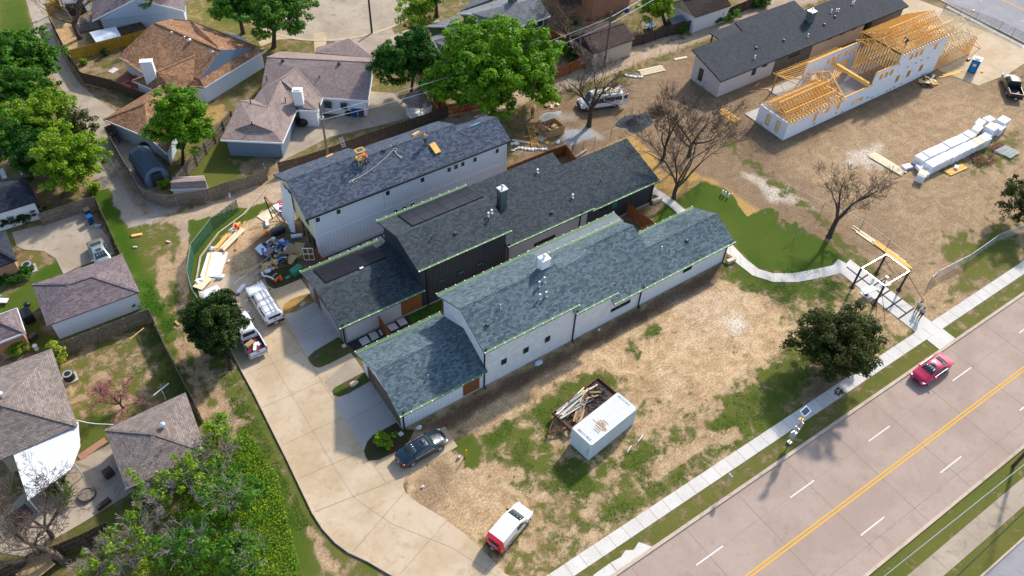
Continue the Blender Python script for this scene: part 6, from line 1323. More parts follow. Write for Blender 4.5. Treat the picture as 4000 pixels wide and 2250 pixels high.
bare_tree('bare_tree', 'bare tree behind the slim one, right of the black gravel heap', xy(W(2690, 610)), 10, 44, 4, 5, (.3, .1), .22, 'barkd', .55, .2, L0=2.8)
bare_tree('bare_tree', 'lone bare tree on the right beside the open frame structure', xy(W(3238, 925)), 10, 45, 4, 5, (.9, .3), .28, 'barkd', .6, .26, L0=2.6, limb_dirs=[(-.3, .4, 1.4), (.2, .3, 1.4), (1.3, .1, .5, 1.2), (.5, -.4, 1.0)], buds=('leafyel', .04, 40))
bare_tree('bare_tree', 'bare tree by the low garage patio, its limbs over the white patio cover', xy(W(205, 2100)), 8.5, 46, 5, 5, (.2, .3), .2, 'bark', .6, .22, L0=2.3)
bare_tree('bare_tree', 'thick leaning bare trunk at the dark lower left fence', xy(W(250, 2190)), 8, 47, 3, 5, (-1.2, .2), .3, 'bark', .6, .22, L0=2.4, limb_dirs=[(-1.2, .2, .6, 1.1), (-.6, .6, 1.0), (-.3, -.3, 1.2)])
bare_tree('bare_tree', 'bare tree between the green house and the brown garage', xy(W(2212, 195)), 9, 48, 4, 5, (.2, .0), .28, 'bark', .6, .3, L0=2.5)
bare_tree('bare_tree', 'bare limbed tree in the tan yard behind the yellow fence', xy(W(312, 152)), 8.5, 49, 4, 4, (-.2, .0), .32, 'bark', .55, .32, L0=2.6)
bare_tree('bare_tree', 'grey tree with a few leaves in front of the pale blue gable', xy(W(632, 88)), 8.5, 50, 4, 4, (-.2, .3), .32, 'bark', .6, .35, L0=2.4, buds=('leafmid', .14, 2))
bare_tree('blossom_tree', 'small twisted fruit tree with pink blossom in the lower yard', xy(W(484, 1594)), 3.2, 51, 4, 4, (-.4, .2), .1, 'barkd', .8, .25, group=None, L0=1.1, limb_dirs=[(-1.3, .2, .5), (.6, .5, .8), (.2, -.6, .6), (-.5, .6, .9)], buds=('blossom', .045, 3))
bare_tree('bare_shrub', 'pale leafless shrub on the alley edge right of the left thicket', xy(W(450, 680)), 2.0, 52, 7, 3, (0, 0), .05, 'barkp', .8, .1, group=None, L0=.8)
bare_tree('sapling', 'thin young tree on the new lawn', xy(W(3105, 932)), 2.2, 53, 3, 2, (0, 0), .03, 'barkp', .5, .4, group=None, L0=.6)
bare_tree('bare_tree', 'bare twiggy tree behind the red cedar fence near the alley', xy(W(2290, 270)), 5.5, 54, 5, 4, (0, 0), .1, 'barkp', .7, .15, L0=1.6)
for i, (px, lab) in enumerate([((700, 1850), 'pale leafless sapling in front of the low garage'), ((850, 1800), 'pale leafless sapling at the right corner of the low garage'), ((640, 2130), 'pale leafless sapling among the lower scrub'), ((470, 2215), 'pale leafless sapling beside the dark fence')]):
    bare_tree('bare_sapling', lab, xy(W(*px)), 4.2, 60+i, 6, 4, (0, 0), .06, 'barkp', .7, .1, 'bare saplings in the scrub', L0=1.3)
def tufts(name, polys, n, size, mat, seed, keyed=True, h=.12):
    rg = np.random.default_rng(seed); C_ = []
    for poly in polys:
        P = np.array([[p[0], p[1]] for p in poly]); lo, hi = P.min(0), P.max(0); k = 0
        pts = rg.uniform(lo, hi, (n*3, 2)); d = sdist([tuple(p) for p in P], pts[:, 0], pts[:, 1]); pts = pts[d > 0][:n]; C_.append(pts)
    pts = np.concatenate(C_)
    if keyed:
        ii = np.clip(np.searchsorted(xs, pts[:, 0]), 0, len(xs)-1); jj = np.clip(np.searchsorted(ys, pts[:, 1]), 0, len(ys)-1); cov = ATT['grass'][ii, jj]+(vnoise(pts[:, 0], pts[:, 1], .8)+vnoise(pts[:, 0], pts[:, 1], 2.2)*.6)
        pts = pts[cov > .62]
    C3 = np.concatenate([pts, rg.uniform(.01, h, (len(pts), 1))], 1); N_ = rg.normal(size=(len(pts), 3))*.6+np.array([0, 0, .8]); N_ /= np.linalg.norm(N_, axis=1, keepdims=True)
    V, Fq = leaf_quads(rg, C3, N_, size); o = fast_mesh(name, V, Fq, mat); o['kind'] = 'stuff'; return o
tag(tufts('undergrowth', [FF((400, 1380), (500, 1180), (620, 1080), (700, 1200), (760, 1449), (330, 1449))], 15000, .08, M['leafspr'], 5, False, .4), 'leafy green undergrowth between the scrub trees', 'undergrowth')
tag(tufts('grass_tufts', [[(21, 20.6), (66, 20.6), (66, 34), (23, 37)]], 60000, .05, M['leafmid'], 6), 'clumps of grass over the sandy plot', 'grass')
tag(tufts('grass_tufts', [[(-2, 40), (5.8, 34), (6.2, 54), (5.8, 66), (-2, 76)]], 40000, .05, M['leafmid'], 7), 'clumps of grass along the grass alley', 'grass')
# ------------------------------------------------------------------ vehicles (local: +x forward)
def ring(st):
    x, zb, zl, zt, w_, wt = st; cr = .03
    h = [(0, zb), (.82*w_, zb), (w_, zb+.13), (1.01*w_, (zb+zl)/2+.05), (.985*w_, zl), (wt, zt-.05), (wt*.86, zt), (wt*.45, zt+cr*.8), (0, zt+cr)]
    return [(x, y, z) for y, z in h]+[(x, -y, z) for y, z in h[-2:0:-1]]
def loft(parent, sts, mat, name='body'):
    m = MB(); rs = [ring(s) for s in sts]; n = len(rs[0]); idx = [[m.vert(p) for p in r] for r in rs]
    for a, b in zip(idx[:-1], idx[1:]):
        for k in range(n): j = (k+1) % n; m.f.append([a[k], a[j], b[j], b[k]]); m.m.append(0)
    m.f.append(idx[0][::-1]); m.f.append(idx[-1]); m.m += [0, 0]
    return m.build(name, mat, parent, smooth=True, local=True)
def side_pt(sts, i, t, s, sg, off=.012):
    a, b = sts[i], sts[i+1]; L = lambda k: a[k]+(b[k]-a[k])*t
    x, zl, zt, w_, wt = L(0), L(2), L(3), L(4)*.985, L(5); return Vector((x, sg*(w_+(wt-w_)*s+off), zl+(zt-.05-zl)*s+off*.3))
def top_pt(sts, i, t, u, off=.015):
    a, b = sts[i], sts[i+1]; L = lambda k: a[k]+(b[k]-a[k])*t
    return Vector((L(0), u*L(5)*.84, L(3)+off+.03*(1-u*u)))
def side_glass(parent, sts, panes, mat=None, name='side_window'):
    for sg in (1, -1):
        for (i, c4) in panes:
            P = [side_pt(sts, i, t, s, sg) for t, s in c4]; Q_ = [side_pt(sts, i, t, s, sg, -.01) for t, s in c4]
            if sg < 0: P = P[::-1]; Q_ = Q_[::-1]
            m = MB(); m.solid(P, Q_) ; m.build(name, mat or M['carglass'], parent, local=True)
def top_glass(parent, sts, i, t0, t1, u0, u1, name='windscreen', mat=None, n=4, off=.015):
    m = MB();
    for k in range(n):
        a = -1+2*k/n; b = -1+2*(k+1)/n
        P = [top_pt(sts, i, t0, u0*a, off), top_pt(sts, i, t0, u0*b, off), top_pt(sts, i, t1, u1*b, off), top_pt(sts, i, t1, u1*a, off)]; m.face(P)
    o = m.build(name, mat or M['carglass'], parent, local=True, smooth=True); sdm = o.modifiers.new('thick', 'SOLIDIFY'); sdm.thickness = .02; sdm.offset = 0; return o
def wheels(parent, xf, xr, w_, r=.33):
    for x in (xf, xr):
        for sg in (1, -1):
            m = MB(); m.tube((x, sg*(w_-.2), r), (x, sg*(w_+.015), r), r, n=20); o = m.build('wheel', M['rubber'], parent, local=True, smooth=True)
            m = MB(); m.tube((x, sg*(w_+.0), r), (x, sg*(w_+.03), r), r*.66, n=14)
            for k in range(5): a = 1.2566*k; m.bar((x, sg*(w_+.035), r), (x+math.cos(a)*r*.62, sg*(w_+.035), r+math.sin(a)*r*.62), .05, .02)
            m.build('rim', M['rim'], o, local=True)
def arches(parent, xf, xr, w_, r=.33):
    for x in (xf, xr):
        for sg in (1, -1):
            m = MB(); c_ = (x, sg*(w_+.008), r+.02); P = [(x+math.cos(a)*r*1.2, sg*(w_+.004), max(.2, r+.02+math.sin(a)*r*1.2)) for a in np.linspace(-.3, math.pi+.3, 12)]
            P2 = [(p[0], sg*(w_-.2), p[2]) for p in P]
            if sg > 0: P, P2 = P[::-1], P2[::-1]
            m.solid(P2, P); m.build('wheel_arch', M['black'], parent, local=True)
def lbox(parent, name, mat, *bs, bevel=.0):
    m = MB()
    for b in bs: m.box(*b)
    return m.build(name, mat, parent, local=True, bevel=bevel)
def mirrors(parent, x, w_, z, mat):
    for sg in (1, -1): m = MB(); m.obox((x, sg*(w_+.12), z), (.14, .2, .13)); m.build('wing_mirror', mat, parent, local=True, bevel=.02)
def sedan(name, label, loc, deg, paint_, L=4.75, W_=1.82, fast=False, grille=True):
    t = thing(name, label, 'car', (*loc, .055 if loc[1] > 20 else .01), R_(deg)); w_ = W_/2; k = L/4.8
    S = [(-2.4, .38, .6, .68, .66, .58), (-2.3, .27, .78, .9, .80, .68), (-1.95, .22, .88, 1.02, .89, .74), (-1.6, .22, .92, 1.07, .905, .75), (-.62, .2, .95, 1.40, .91, .60), (-.1, .2, .95, 1.44, .91, .61), (.42, .2, .94, 1.42, .91, .62), (1.15, .2, .92, 1.02, .91, .78), (1.85, .22, .84, .92, .89, .72), (2.25, .26, .72, .80, .82, .66), (2.42, .36, .56, .62, .66, .5)]
    S = [(a*k, b, c, d, e*w_/.91, f*w_/.91) for a, b, c, d, e, f in S]
    loft(t, S, paint_)
    top_glass(t, S, 6, .06, .92, .97, .97); top_glass(t, S, 3, .1, .9, .95, .95, 'rear_window')
    side_glass(t, S, [(3, [(.35, .12), (.97, .12), (.97, .85), (.8, .8)]), (4, [(.05, .1), (.97, .1), (.97, .86), (.05, .86)]), (5, [(.08, .1), (.95, .1), (.95, .86), (.08, .86)]), (6, [(.0, .1), (.72, .1), (.12, .85), (.0, .86)])])
    arches(t, 1.42*k, -1.42*k, w_*.985, .32); wheels(t, 1.42*k, -1.42*k, w_*.985, .32); mirrors(t, .95*k, w_*.95, .98, paint_)
    for sg in (1, -1):
        m = MB(); m.obox((2.2*k, sg*w_*.72, .70), (.3, .3, .12), sg*-.5); m.build('headlight', M['lamp_w'], t, local=True, bevel=.03)
        m = MB(); m.obox((-2.24*k, sg*w_*.72, .80), (.2, .36, .13), sg*.45); m.build('tail_light', M['lamp_r'], t, local=True, bevel=.03)
        m = MB(); m.bar((-1.1*k, sg*w_*.99, .955), (1.0*k, sg*w_*.99, .945), .02, .03); m.build('chrome_strip', M['rim'], t, local=True)
    lbox(t, 'grille', M['black'], (2.33*k, 2.44*k, -.38, .38, .42, .60)); lbox(t, 'grille_frame', M['rim'], (2.30*k, 2.42*k, -.42, .42, .60, .635))
    lbox(t, 'bumper', M['black'], (-2.42*k, -2.3*k, -.6, .6, .3, .42)); lbox(t, 'number_plate', M['white'], (-2.43*k, -2.40*k, -.16, .16, .45, .58))
    top_glass(t, S, 5, .1, .9, .55, .55, 'sunroof', off=.02)
    return t
sedan('parked_car', 'blue black parked car on the short concrete pad', (17.1, 35.8), 1.5, M['p_navy'], 4.8)
sedan('moving_car', 'crimson car driving along the wide street', (64.35, 16.05), 180, M['p_red'], 4.9)
sedan('parked_car', 'silver green parked car on the left driveway, nose behind the garage', (.05, 75.6), -90, M['p_silver'], 4.8)
def text_on(name, txt, size, mat, parent, loc, rot, local=True, ext=.004, sx=1.0):
    cu = bpy.data.curves.new(name, 'FONT'); cu.body = txt; cu.size = size; cu.extrude = ext; cu.align_x = 'CENTER'; cu.align_y = 'CENTER'
    o = bpy.data.objects.new(name, cu); COL.objects.link(o); dg = bpy.context.evaluated_depsgraph_get(); me = bpy.data.meshes.new_from_object(o.evaluated_get(dg)); bpy.data.objects.remove(o)
    me.materials.clear(); me.materials.append(mat); o = bpy.data.objects.new(name, me); COL.objects.link(o); o.parent = parent; o.location = loc; o.rotation_euler = rot; o.scale = (sx, 1, 1); return o
t = thing('delivery_van', 'small white van with red rear end and lettering, parked on the verge of the drive', 'van', (19.5, 25.15, 0), R_(18))
S = [(-2.28, .4, .9, 1.2, .80, .70), (-2.2, .28, 1.0, 1.72, .88, .74), (-1.9, .22, 1.0, 1.82, .9, .77), (-.3, .22, 1.0, 1.85, .9, .77), (.35, .22, 1.0, 1.80, .9, .75), (1.3, .22, .98, 1.14, .9, .78), (1.85, .24, .88, .98, .87, .7), (2.15, .28, .74, .82, .8, .62), (2.28, .38, .56, .62, .64, .5)]
loft(t, S[2:], M['p_white'])
loft(t, S[:3], M['p_redvan'], 'rear_end')
top_glass(t, S, 4, .12, .95, .98, .98); side_glass(t, S, [(3, [(.35, .1), (.98, .1), (.98, .75), (.35, .75)]), (4, [(.0, .1), (.7, .1), (.1, .78), (.0, .78)])])
arches(t, 1.45, -1.55, .89, .31); wheels(t, 1.45, -1.55, .89, .31); mirrors(t, .95, .9, 1.05, M['black'])
for sg in (1, -1):
    m = MB(); m.obox((2.08, sg*.66, .76), (.3, .26, .14), sg*-.5); m.build('headlight', M['lamp_w'], t, local=True, bevel=.03)
    lbox(t, 'tail_light', M['lamp_r'], (-2.3, -2.2, sg*.72-.06, sg*.72+.06, .75, 1.15))
    o = sg*.918; a, b = sorted((o, o-sg*.04)); lbox(t, 'red_side_panel', M['p_redvan'], (-1.95, -1.2, a, b, .62, 1.02));
    a, b = sorted((o, o-sg*.04)); lbox(t, 'photo_panel', flat('photo wrap', (.25, .2, .17), .6), (-1.15, -.3, a, b, .68, 1.02)); lbox(t, 'lime_patch', flat('lime green', (.3, .6, .02), .6), (-.28, .0, a, b, .55, .95))
    side_glass  # lettering
    rz = 0 if sg < 0 else math.pi
    text_on('lettering', 'AIRE', .3, M['p_white'], t, (-1.55, sg*.925, .82), (math.pi/2, 0, rz)); text_on('lettering', 'SERV', .12, M['p_redvan'], t, (.45, sg*.93, .8), (math.pi/2, 0, rz))
    for j, zz in enumerate((.72, .64, .56)): lbox(t, 'stripe', M['p_redvan'] if j != 1 else M['p_white'], (-1.0, -.35, *sorted((sg*.921, sg*.926)), zz, zz+.035))
lbox(t, 'rear_bumper', M['black'], (-2.34, -2.2, -.78, .78, .28, .5), bevel=.03); lbox(t, 'number_plate', M['white'], (-2.35, -2.33, -.16, .16, .36, .47))
text_on('lettering', 'AIRE SERV', .22, M['p_white'], t, (-2.30, 0, .98), (math.pi/2, 0, -math.pi/2)); text_on('lettering', 'HEATING & AIR', .12, M['p_white'], t, (-2.31, 0, .72), (math.pi/2, 0, -math.pi/2))
lbox(t, 'rear_window', M['carglass'], (-2.285, -2.22, -.55, .55, 1.22, 1.5)); text_on('lettering', 'SERVICE', .17, M['p_redvan'], t, (1.62, 0, 1.075), (0, .14, math.pi/2)); text_on('lettering', 'AIRE SERV', .13, M['black'], t, (1.85, 0, 1.035), (0, .14, math.pi/2))
def pickup(name, label, loc, deg, paint_, L=5.8, cap=False, load=None, cat='pickup truck', z=.055):
    t = thing(name, label, cat, (*loc, z), R_(deg)); k = L/5.8; w_ = .97
    S = [(-2.88, .4, .95, 1.0, .9, .86), (-2.82, .3, 1.02, 1.1, .95, .92), (-.72, .28, 1.02, 1.1, .97, .93), (-.62, .28, 1.05, 1.70, .97, .70), (-.5, .28, 1.05, 1.80, .97, .72), (.75, .28, 1.05, 1.82, .97, .72), (1.42, .28, 1.03, 1.16, .97, .82), (2.3, .3, .98, 1.08, .96, .80), (2.72, .34, .86, .98, .92, .74), (2.9, .42, .7, .78, .84, .66)]
    S = [(a*k, b, c, d, e, f) for a, b, c, d, e, f in S]
    if cap: body = loft(t, S, paint_)
    else:
        body = loft(t, [S[0]] + [(a, b, min(c, .62), min(d, .68), e, f) for a, b, c, d, e, f in S[1:3]][:0] + S[2:], paint_) if False else loft(t, S[2:], paint_)
        m = MB(); a, b = -2.85*k, -.7*k; m.box(a, b, -.95, .95, .42, .66); m.box(a, b, .86, .965, .66, 1.1); m.box(a, b, -.965, -.86, .66, 1.1); m.box(a, a+.09, -.86, .86, .66, 1.1); m.build('bed', paint_, t, local=True, bevel=.02)
        lbox(t, 'bed_liner', M['blackplastic'], (a+.1, b-.01, -.855, .855, .662, .69))
        lbox(t, 'bed_rail', M['black'], (a, b, .87, .96, 1.1, 1.13), (a, a+.09, -.96, .96, 1.1, 1.13))
    top_glass(t, S, 5, .08, .93, .97, .97); side_glass(t, S, [(4, [(.04, .1), (.46, .1), (.46, .82), (.06, .82)]), (4, [(.52, .1), (.98, .1), (.98, .82), (.52, .82)]), (5, [(.0, .1), (.66, .1), (.1, .8), (.0, .82)])])
    if not cap: lbox(t, 'rear_window', M['carglass'], (-.72*k, -.60*k, -.6, .6, 1.2, 1.6))
    arches(t, 1.85*k, -1.75*k, .955, .39); wheels(t, 1.85*k, -1.75*k, .95, .39); mirrors(t, 1.1*k, 1.0, 1.15, M['black'])
    for sg in (1, -1):
        m = MB(); m.obox((2.74*k, sg*.74, .84), (.22, .3, .16), sg*-.3); m.build('headlight', M['lamp_w'], t, local=True, bevel=.02)
        lbox(t, 'tail_light', M['lamp_r'], (-2.9*k, -2.8*k, sg*.88-.07, sg*.88+.07, .72, 1.05), bevel=.02)
    lbox(t, 'rear_bumper', M['black'] if cap or paint_ is M['p_black'] else M['rim'], (-3.02*k, -2.86*k, -.93, .93, .4, .58), bevel=.03); lbox(t, 'grille', M['black'], (2.84*k, 2.93*k, -.5, .5, .5, .76)); lbox(t, 'number_plate', M['white'], (-3.04*k, -3.01*k, -.16, .16, .43, .55))
    lbox(t, 'tailgate_handle', M['black'], (-2.92*k, -2.86*k, -.13, .13, .9, .97))
    return t, S
t, S = pickup('pickup_truck', 'white pickup with canopy and roof ladder beside the straw island', (12.1, 59.55), 90, M['p_white'], 5.7, True)
C2 = [(-2.86, 1.08, 1.3, 1.55, .9, .74), (-2.7, 1.08, 1.35, 1.74, .93, .78), (-.85, 1.08, 1.35, 1.80, .93, .76), (-.66, 1.08, 1.35, 1.78, .92, .74)]
loft(t, C2, M['p_white'], 'canopy'); side_glass(t, C2, [(1, [(.08, .05), (.9, .05), (.9, .7), (.08, .7)])])
lbox(t, 'rear_window', M['carglass'], (-2.9, -2.84, -.62, .62, 1.2, 1.5))
m = MB()
for x in (-2.5, -1.5, -.6, .5): m.bar((x, -.72, 1.98), (x, .72, 1.98), .035)
for sg in (1, -1): m.bar((-2.6, sg*.7, 1.98), (.6, sg*.7, 1.98), .035); [m.bar((x, sg*.7, 1.98), (x, sg*.82, 1.6), .03) for x in (-2.5, -1.5)]
m.build('roof_rack', M['black'], t, local=True)
t2 = thing('ladder', 'aluminium ladder strapped on the roof rack of the white canopy pickup', 'ladder', (12.1+.42, 59.2, 2.1)); m = MB()
for x in (12.34, 12.74): m.bar((x, 56.8, 2.09), (x, 61.4, 2.12), .04, .07)
for k in range(15): m.bar((12.34, 57.0+.3*k, 2.1), (12.74, 57.0+.3*k, 2.1), .035)
m.build('rungs_and_rails', M['steel'], t2)
t, S = pickup('pickup_truck', 'white pickup with open loaded bed, half under the dark conifer', (9.1, 56.55), 89, M['p_white'], 5.8)
for i, (p, s, a, mt, lab, nm) in enumerate([((8.75, 55.0, 1.02), (.9, .5, .3), .35, 'card', 'open cardboard box in the bed of the white pickup', 'box'), ((9.05, 54.5, .92), (1.0, .26, .2), 1.1, 'foam', 'long white packet lying in the pickup bed', 'packet'), ((9.5, 54.75, .82), (.35, .5, .06), .2, 'cloth_w', 'flat clear sheet in the pickup bed corner', 'sheet')]):
    m = MB(); m.obox(p, s, a); o = m.build(nm, M[mt]); tag(o, lab, nm)
m = MB(); m.box(8.3, 9.8, 54.0, 55.6, .75, .78); o = m.build('maroon_mat', flat('maroon cloth', (.16, .01, .04), .8)); tag(o, 'maroon mat lining the bed of the white pickup', 'mat')
pickup('pickup_truck', 'white truck roof showing just above the dark conifer', (8.05, 61.9), 92, M['p_white'], 5.0, True)
pickup('pickup_truck', 'black pickup parked on the bare field at the right edge', (118.1, 41.9), 44, M['p_black'], 5.8, z=0)
t = thing('passenger_van', 'white passenger van with dark windows and open rear doors behind the bare tree', 'van', (64.55, 69.95, 0), R_(161.3))
S = [(-3.0, .4, 1.15, 2.0, .95, .8), (-2.92, .3, 1.15, 2.12, .99, .82), (-.2, .28, 1.15, 2.16, 1.0, .84), (1.35, .28, 1.15, 2.12, 1.0, .82), (2.0, .28, 1.12, 1.34, 1.0, .86), (2.55, .32, 1.0, 1.14, .96, .8), (2.85, .36, .82, .95, .9, .7), (2.98, .46, .62, .7, .8, .6)]
loft(t, S, M['p_white']); top_glass(t, S, 3, .12, .94, .97, .97)
side_glass(t, S, [(1, [(.03, .08), (.40, .08), (.40, .62), (.03, .62)]), (1, [(.43, .08), (.96, .08), (.96, .62), (.43, .62)]), (2, [(.02, .08), (.42, .08), (.42, .62), (.02, .62)]), (2, [(.5, .08), (.98, .08), (.98, .66), (.5, .66)]), (3, [(.0, .08), (.7, .08), (.1, .72), (.0, .74)])])
arches(t, 1.95, -1.85, .985, .38); wheels(t, 1.95, -1.85, .98, .38); mirrors(t, 1.5, 1.02, 1.25, M['black'])
for sg in (1, -1):
    m = MB(); m.obox((2.84, sg*.68, .88), (.22, .26, .16), sg*-.3); m.build('headlight', M['lamp_w'], t, local=True)
    m = MB(); m.obox((-3.3, sg*1.02, 1.25), (.8, .05, 1.6), sg*.1); d_ = m.build('rear_door', M['p_white'], t, local=True); m = MB(); m.obox((-3.3, sg*1.05, 1.6), (.55, .03, .5), sg*.1); m.build('door_window', M['carglass'], d_, local=True)
lbox(t, 'grille', M['black'], (2.92, 3.02, -.6, .6, .5, .78)); lbox(t, 'front_bumper', M['dgrey'], (2.9, 3.06, -.92, .92, .3, .46)); lbox(t, 'load_space', M['black'], (-3.02, -2.98, -.85, .85, .45, 1.95))
m = MB()
for x in (-2.4, -1, .5): m.bar((x, -.8, 2.3), (x, .8, 2.3), .04)
for sg in (1, -1): m.bar((-2.6, sg*.78, 2.3), (.8, sg*.78, 2.3), .04)
m.build('roof_rack', M['black'], t, local=True)
for i, (o_, l_) in enumerate([(.35, 3.6), (.15, 4.2), (-.25, 3.9)]):
    mw = Matrix.Translation((64.55, 69.95, 0)) @ Matrix.Rotation(R_(161.3), 4, 'Z'); m = MB(); m.bar(mw @ Vector((-l_/2-.9, o_, 2.38+.04*i)), mw @ Vector((l_/2-.9, o_, 2.38+.04*i)), .14, .05); ob = m.build('board', M['lumberpale'] if i else M['lumber']); tag(ob, 'board tied on the roof of the passenger van', 'board', 'boards on the passenger van roof')
# ------------------------------------------------------------------ container, trailer
ct = thing('shipping_container', 'pale grey shipping container with rust stained ribbed roof', 'container', (32.05, 28.4, 0), R_(7.8))
m = MB(); L, Wd, Hh = 6.06, 2.42, 2.58
m.box(-L/2+.04, L/2-.04, -Wd/2+.04, Wd/2-.04, .12, Hh-.05)
m.build('box', M['cont'], ct, local=True)
m = MB()
for k in range(26): x = -L/2+.28+k*.22; m.box(x, x+.11, -Wd/2+.0, Wd/2-.0, Hh-.05, Hh-.02) if False else m.box(x, x+.12, -Wd/2+.12, Wd/2-.12, Hh-.05, Hh+.0)
m.build('roof_ribs', flat('roof white steel', (.72, .74, .75), .5), ct, local=True)
m = MB(); m.box(-L/2+.02, L/2-.02, -Wd/2+.02, Wd/2-.02, Hh-.06, Hh-.03); m.build('roof_panel', flat('roof white steel', (.72, .74, .75), .5), ct, local=True)
m = MB()
for k in range(26): x = -L/2+.2+k*.222; m.box(x, x+.1, -Wd/2, -Wd/2+.05, .25, Hh-.15); m.box(x, x+.1, Wd/2-.05, Wd/2, .25, Hh-.15)
for k in range(10): y = -Wd/2+.2+k*.21; m.box(-L/2, -L/2+.05, y, y+.1, .25, Hh-.15)
m.build('side_ribs', M['cont'], ct, local=True)
m = MB()
for x in (-L/2, L/2-.12):
    for y in (-Wd/2, Wd/2-.12): m.box(x, x+.12, y, y+.12, .1, Hh)
for z in (.1, Hh-.12): m.box(-L/2+.12, L/2-.12, -Wd/2, -Wd/2+.08, z, z+.12); m.box(-L/2+.12, L/2-.12, Wd/2-.08, Wd/2, z, z+.12); m.box(-L/2, -L/2+.08, -Wd/2+.12, Wd/2-.12, z, z+.12); m.box(L/2-.08, L/2, -Wd/2+.12, Wd/2-.12, z, z+.12)
m.build('corner_frame', M['cont'], ct, local=True)
for x in (-L/2+.06, L/2-.06):
    for y in (-Wd/2+.06, Wd/2-.06): m = MB(); m.box(x-.035, x+.035, y-.05, y+.05, Hh, Hh+.01); m.build('corner_slot', M['black'], ct, local=True)
rr = random.Random(4)
m = MB()
for k in range(7): x = -1.75+k*.22+.12; y0_ = -Wd/2+.3+rr.random()*.3+k*.02; y1_ = y0_+.7+rr.random()*.7; m.solid([(x, y0_, Hh-.02), (x+.09, y0_+.1, Hh-.02), (x+.09, y1_-.1, Hh-.02), (x, y1_, Hh-.02)], [(x, y0_, Hh+.012), (x+.09, y0_+.1, Hh+.012), (x+.09, y1_-.1, Hh+.012), (x, y1_, Hh+.012)])
m.solid([(-1.1, -.95, Hh), (-.75, -1.0, Hh), (-.6, -.2, Hh), (-.8, .1, Hh), (-.95, -.5, Hh)], [(-1.1, -.95, Hh+.014), (-.75, -1.0, Hh+.014), (-.6, -.2, Hh+.014), (-.8, .1, Hh+.014), (-.95, -.5, Hh+.014)])
m.build('rust_patch', M['rustpatch'], ct, local=True)
text_on('lettering', 'SESU 217 760 8', .24, M['black'], ct, (-L/2+.35, 0, Hh+.02), (0, 0, -math.pi/2)); text_on('lettering', 'SESU 217 760 8', .22, M['black'], ct, (L/2-.32, .2, Hh+.02), (0, 0, -math.pi/2))
text_on('lettering', 'SESU 217760', .12, M['dgrey'], ct, (-L/2-.004, -.95, 1.4), (math.pi/2, math.pi/2, -math.pi/2))
tr = thing('flatbed_trailer', 'rusty flatbed trailer piled with lumber, pushed against the container', 'trailer', (32.42, 31.6, 0), R_(8))
m = MB();
for k in range(16):
    if k in (1, 2): continue
    x = -3.05+.38*k; m.box(x, x+.36, -1.15, 1.15, .62, .68)
m.build('deck', flat('dark deck boards', (.07, .045, .04), .8), tr, local=True)
m = MB(); m.box(-3.05, 3.05, -1.25, -1.15, .5, .9); m.box(-3.05, 3.05, 1.15, 1.25, .5, .9); m.box(-3.12, -3.05, -1.25, 1.25, .5, .9); m.box(3.05, 3.12, -1.25, 1.25, .5, .9); m.box(-3, 3, -.5, -.4, .5, .62); m.box(-3, 3, .4, .5, .5, .62); m.build('side_rail', M['rust'], tr, local=True)
m = MB(); m.bar((-3.08, .9, .55), (-4.75, .0, .45), .1, .12); m.bar((-3.08, -.9, .55), (-4.75, 0, .45), .1, .12); m.bar((-3.7, .5, .52), (-3.7, -.5, .52), .06); m.tube((-4.7, 0, .1), (-4.7, 0, .6), .05); m.build('tow_frame', M['rust'], tr, local=True)
for x in (-.4, .5):
    for y in (1.0, -1.0): m = MB(); m.tube((x, y-.1, .36), (x, y+.1, .36), .36, n=14); m.build('wheel', M['rubber'], tr, local=True)
mw = Matrix.Translation((32.42, 31.6, 0)) @ Matrix.Rotation(R_(8), 4, 'Z')
cols = [M['lumberpale'], M['greyfence'], flat('blue grey weathered board', (.35, .42, .45), .8), flat('dark wet board', (.1, .08, .07), .8), M['lumberpale'], flat('blue grey weathered board', (.35, .42, .45), .8)]
for k in range(34):
    x = rr.uniform(-1.6, .9); y = rr.uniform(.0, 1.05); l_ = rr.uniform(1.6, 4.2); a = rr.gauss(0, .05); z = .72+.03*(k % 5)+k*.006
    x = max(-3+l_/2, min(2.6-l_/2, x)); m = MB(); d = Vector((math.cos(a), math.sin(a), rr.uniform(-.01, .02)))*l_/2; m.bar(mw @ (Vector((x, y, z))-d), mw @ (Vector((x, y, z))+d), rr.uniform(.07, .16), .045)
    o = m.build('board', cols[k % 6]); tag(o, 'long weathered board heaped on the flatbed trailer', 'board', 'boards on the flatbed trailer')
for k, (x, y, l_, a) in enumerate([(-.6, -.1, 3.4, .5), (-.3, -.25, 3.0, .45), (.9, -.1, 1.4, -.4), (1.5, .1, 1.2, -.7), (.4, .6, 1.8, .35)]):
    m = MB(); d = Vector((math.cos(a), math.sin(a), 0))*l_/2; m.bar(mw @ (Vector((x, y, 1.02+.02*k))-d), mw @ (Vector((x, y, 1.02+.02*k))+d), .16 if k < 2 else .07, .05); o = m.build('board', cols[1] if k < 2 else M['lumber']); tag(o, 'board lying across the heap on the flatbed trailer', 'board', 'crossed boards on the trailer')
m = MB(); m.obox(mw @ Vector((-1.4, -.6, .75)), (1.6, .8, .04), R_(40)); o = m.build('plywood_sheet', M['osb']); tag(o, 'plywood sheet at the front of the flatbed trailer', 'sheet')
m = MB()
for k in range(22):
    cx, cy = rr.uniform(.2, 2.5), rr.uniform(-1.0, .6); r_ = rr.uniform(.2, .5); z = .8+rr.random()*.35; P_ = [mw @ Vector((cx+r_*math.cos(a), cy+r_*.7*math.sin(a), z+.05*math.sin(3*a))) for a in np.linspace(0, rr.uniform(3, 6), 9)]; m.path(P_, .045, 5)
o = m.build('hose_heap', M['blackplastic']); tag(o, 'tangled heap of black hose on the trailer', 'hose', kind='stuff')
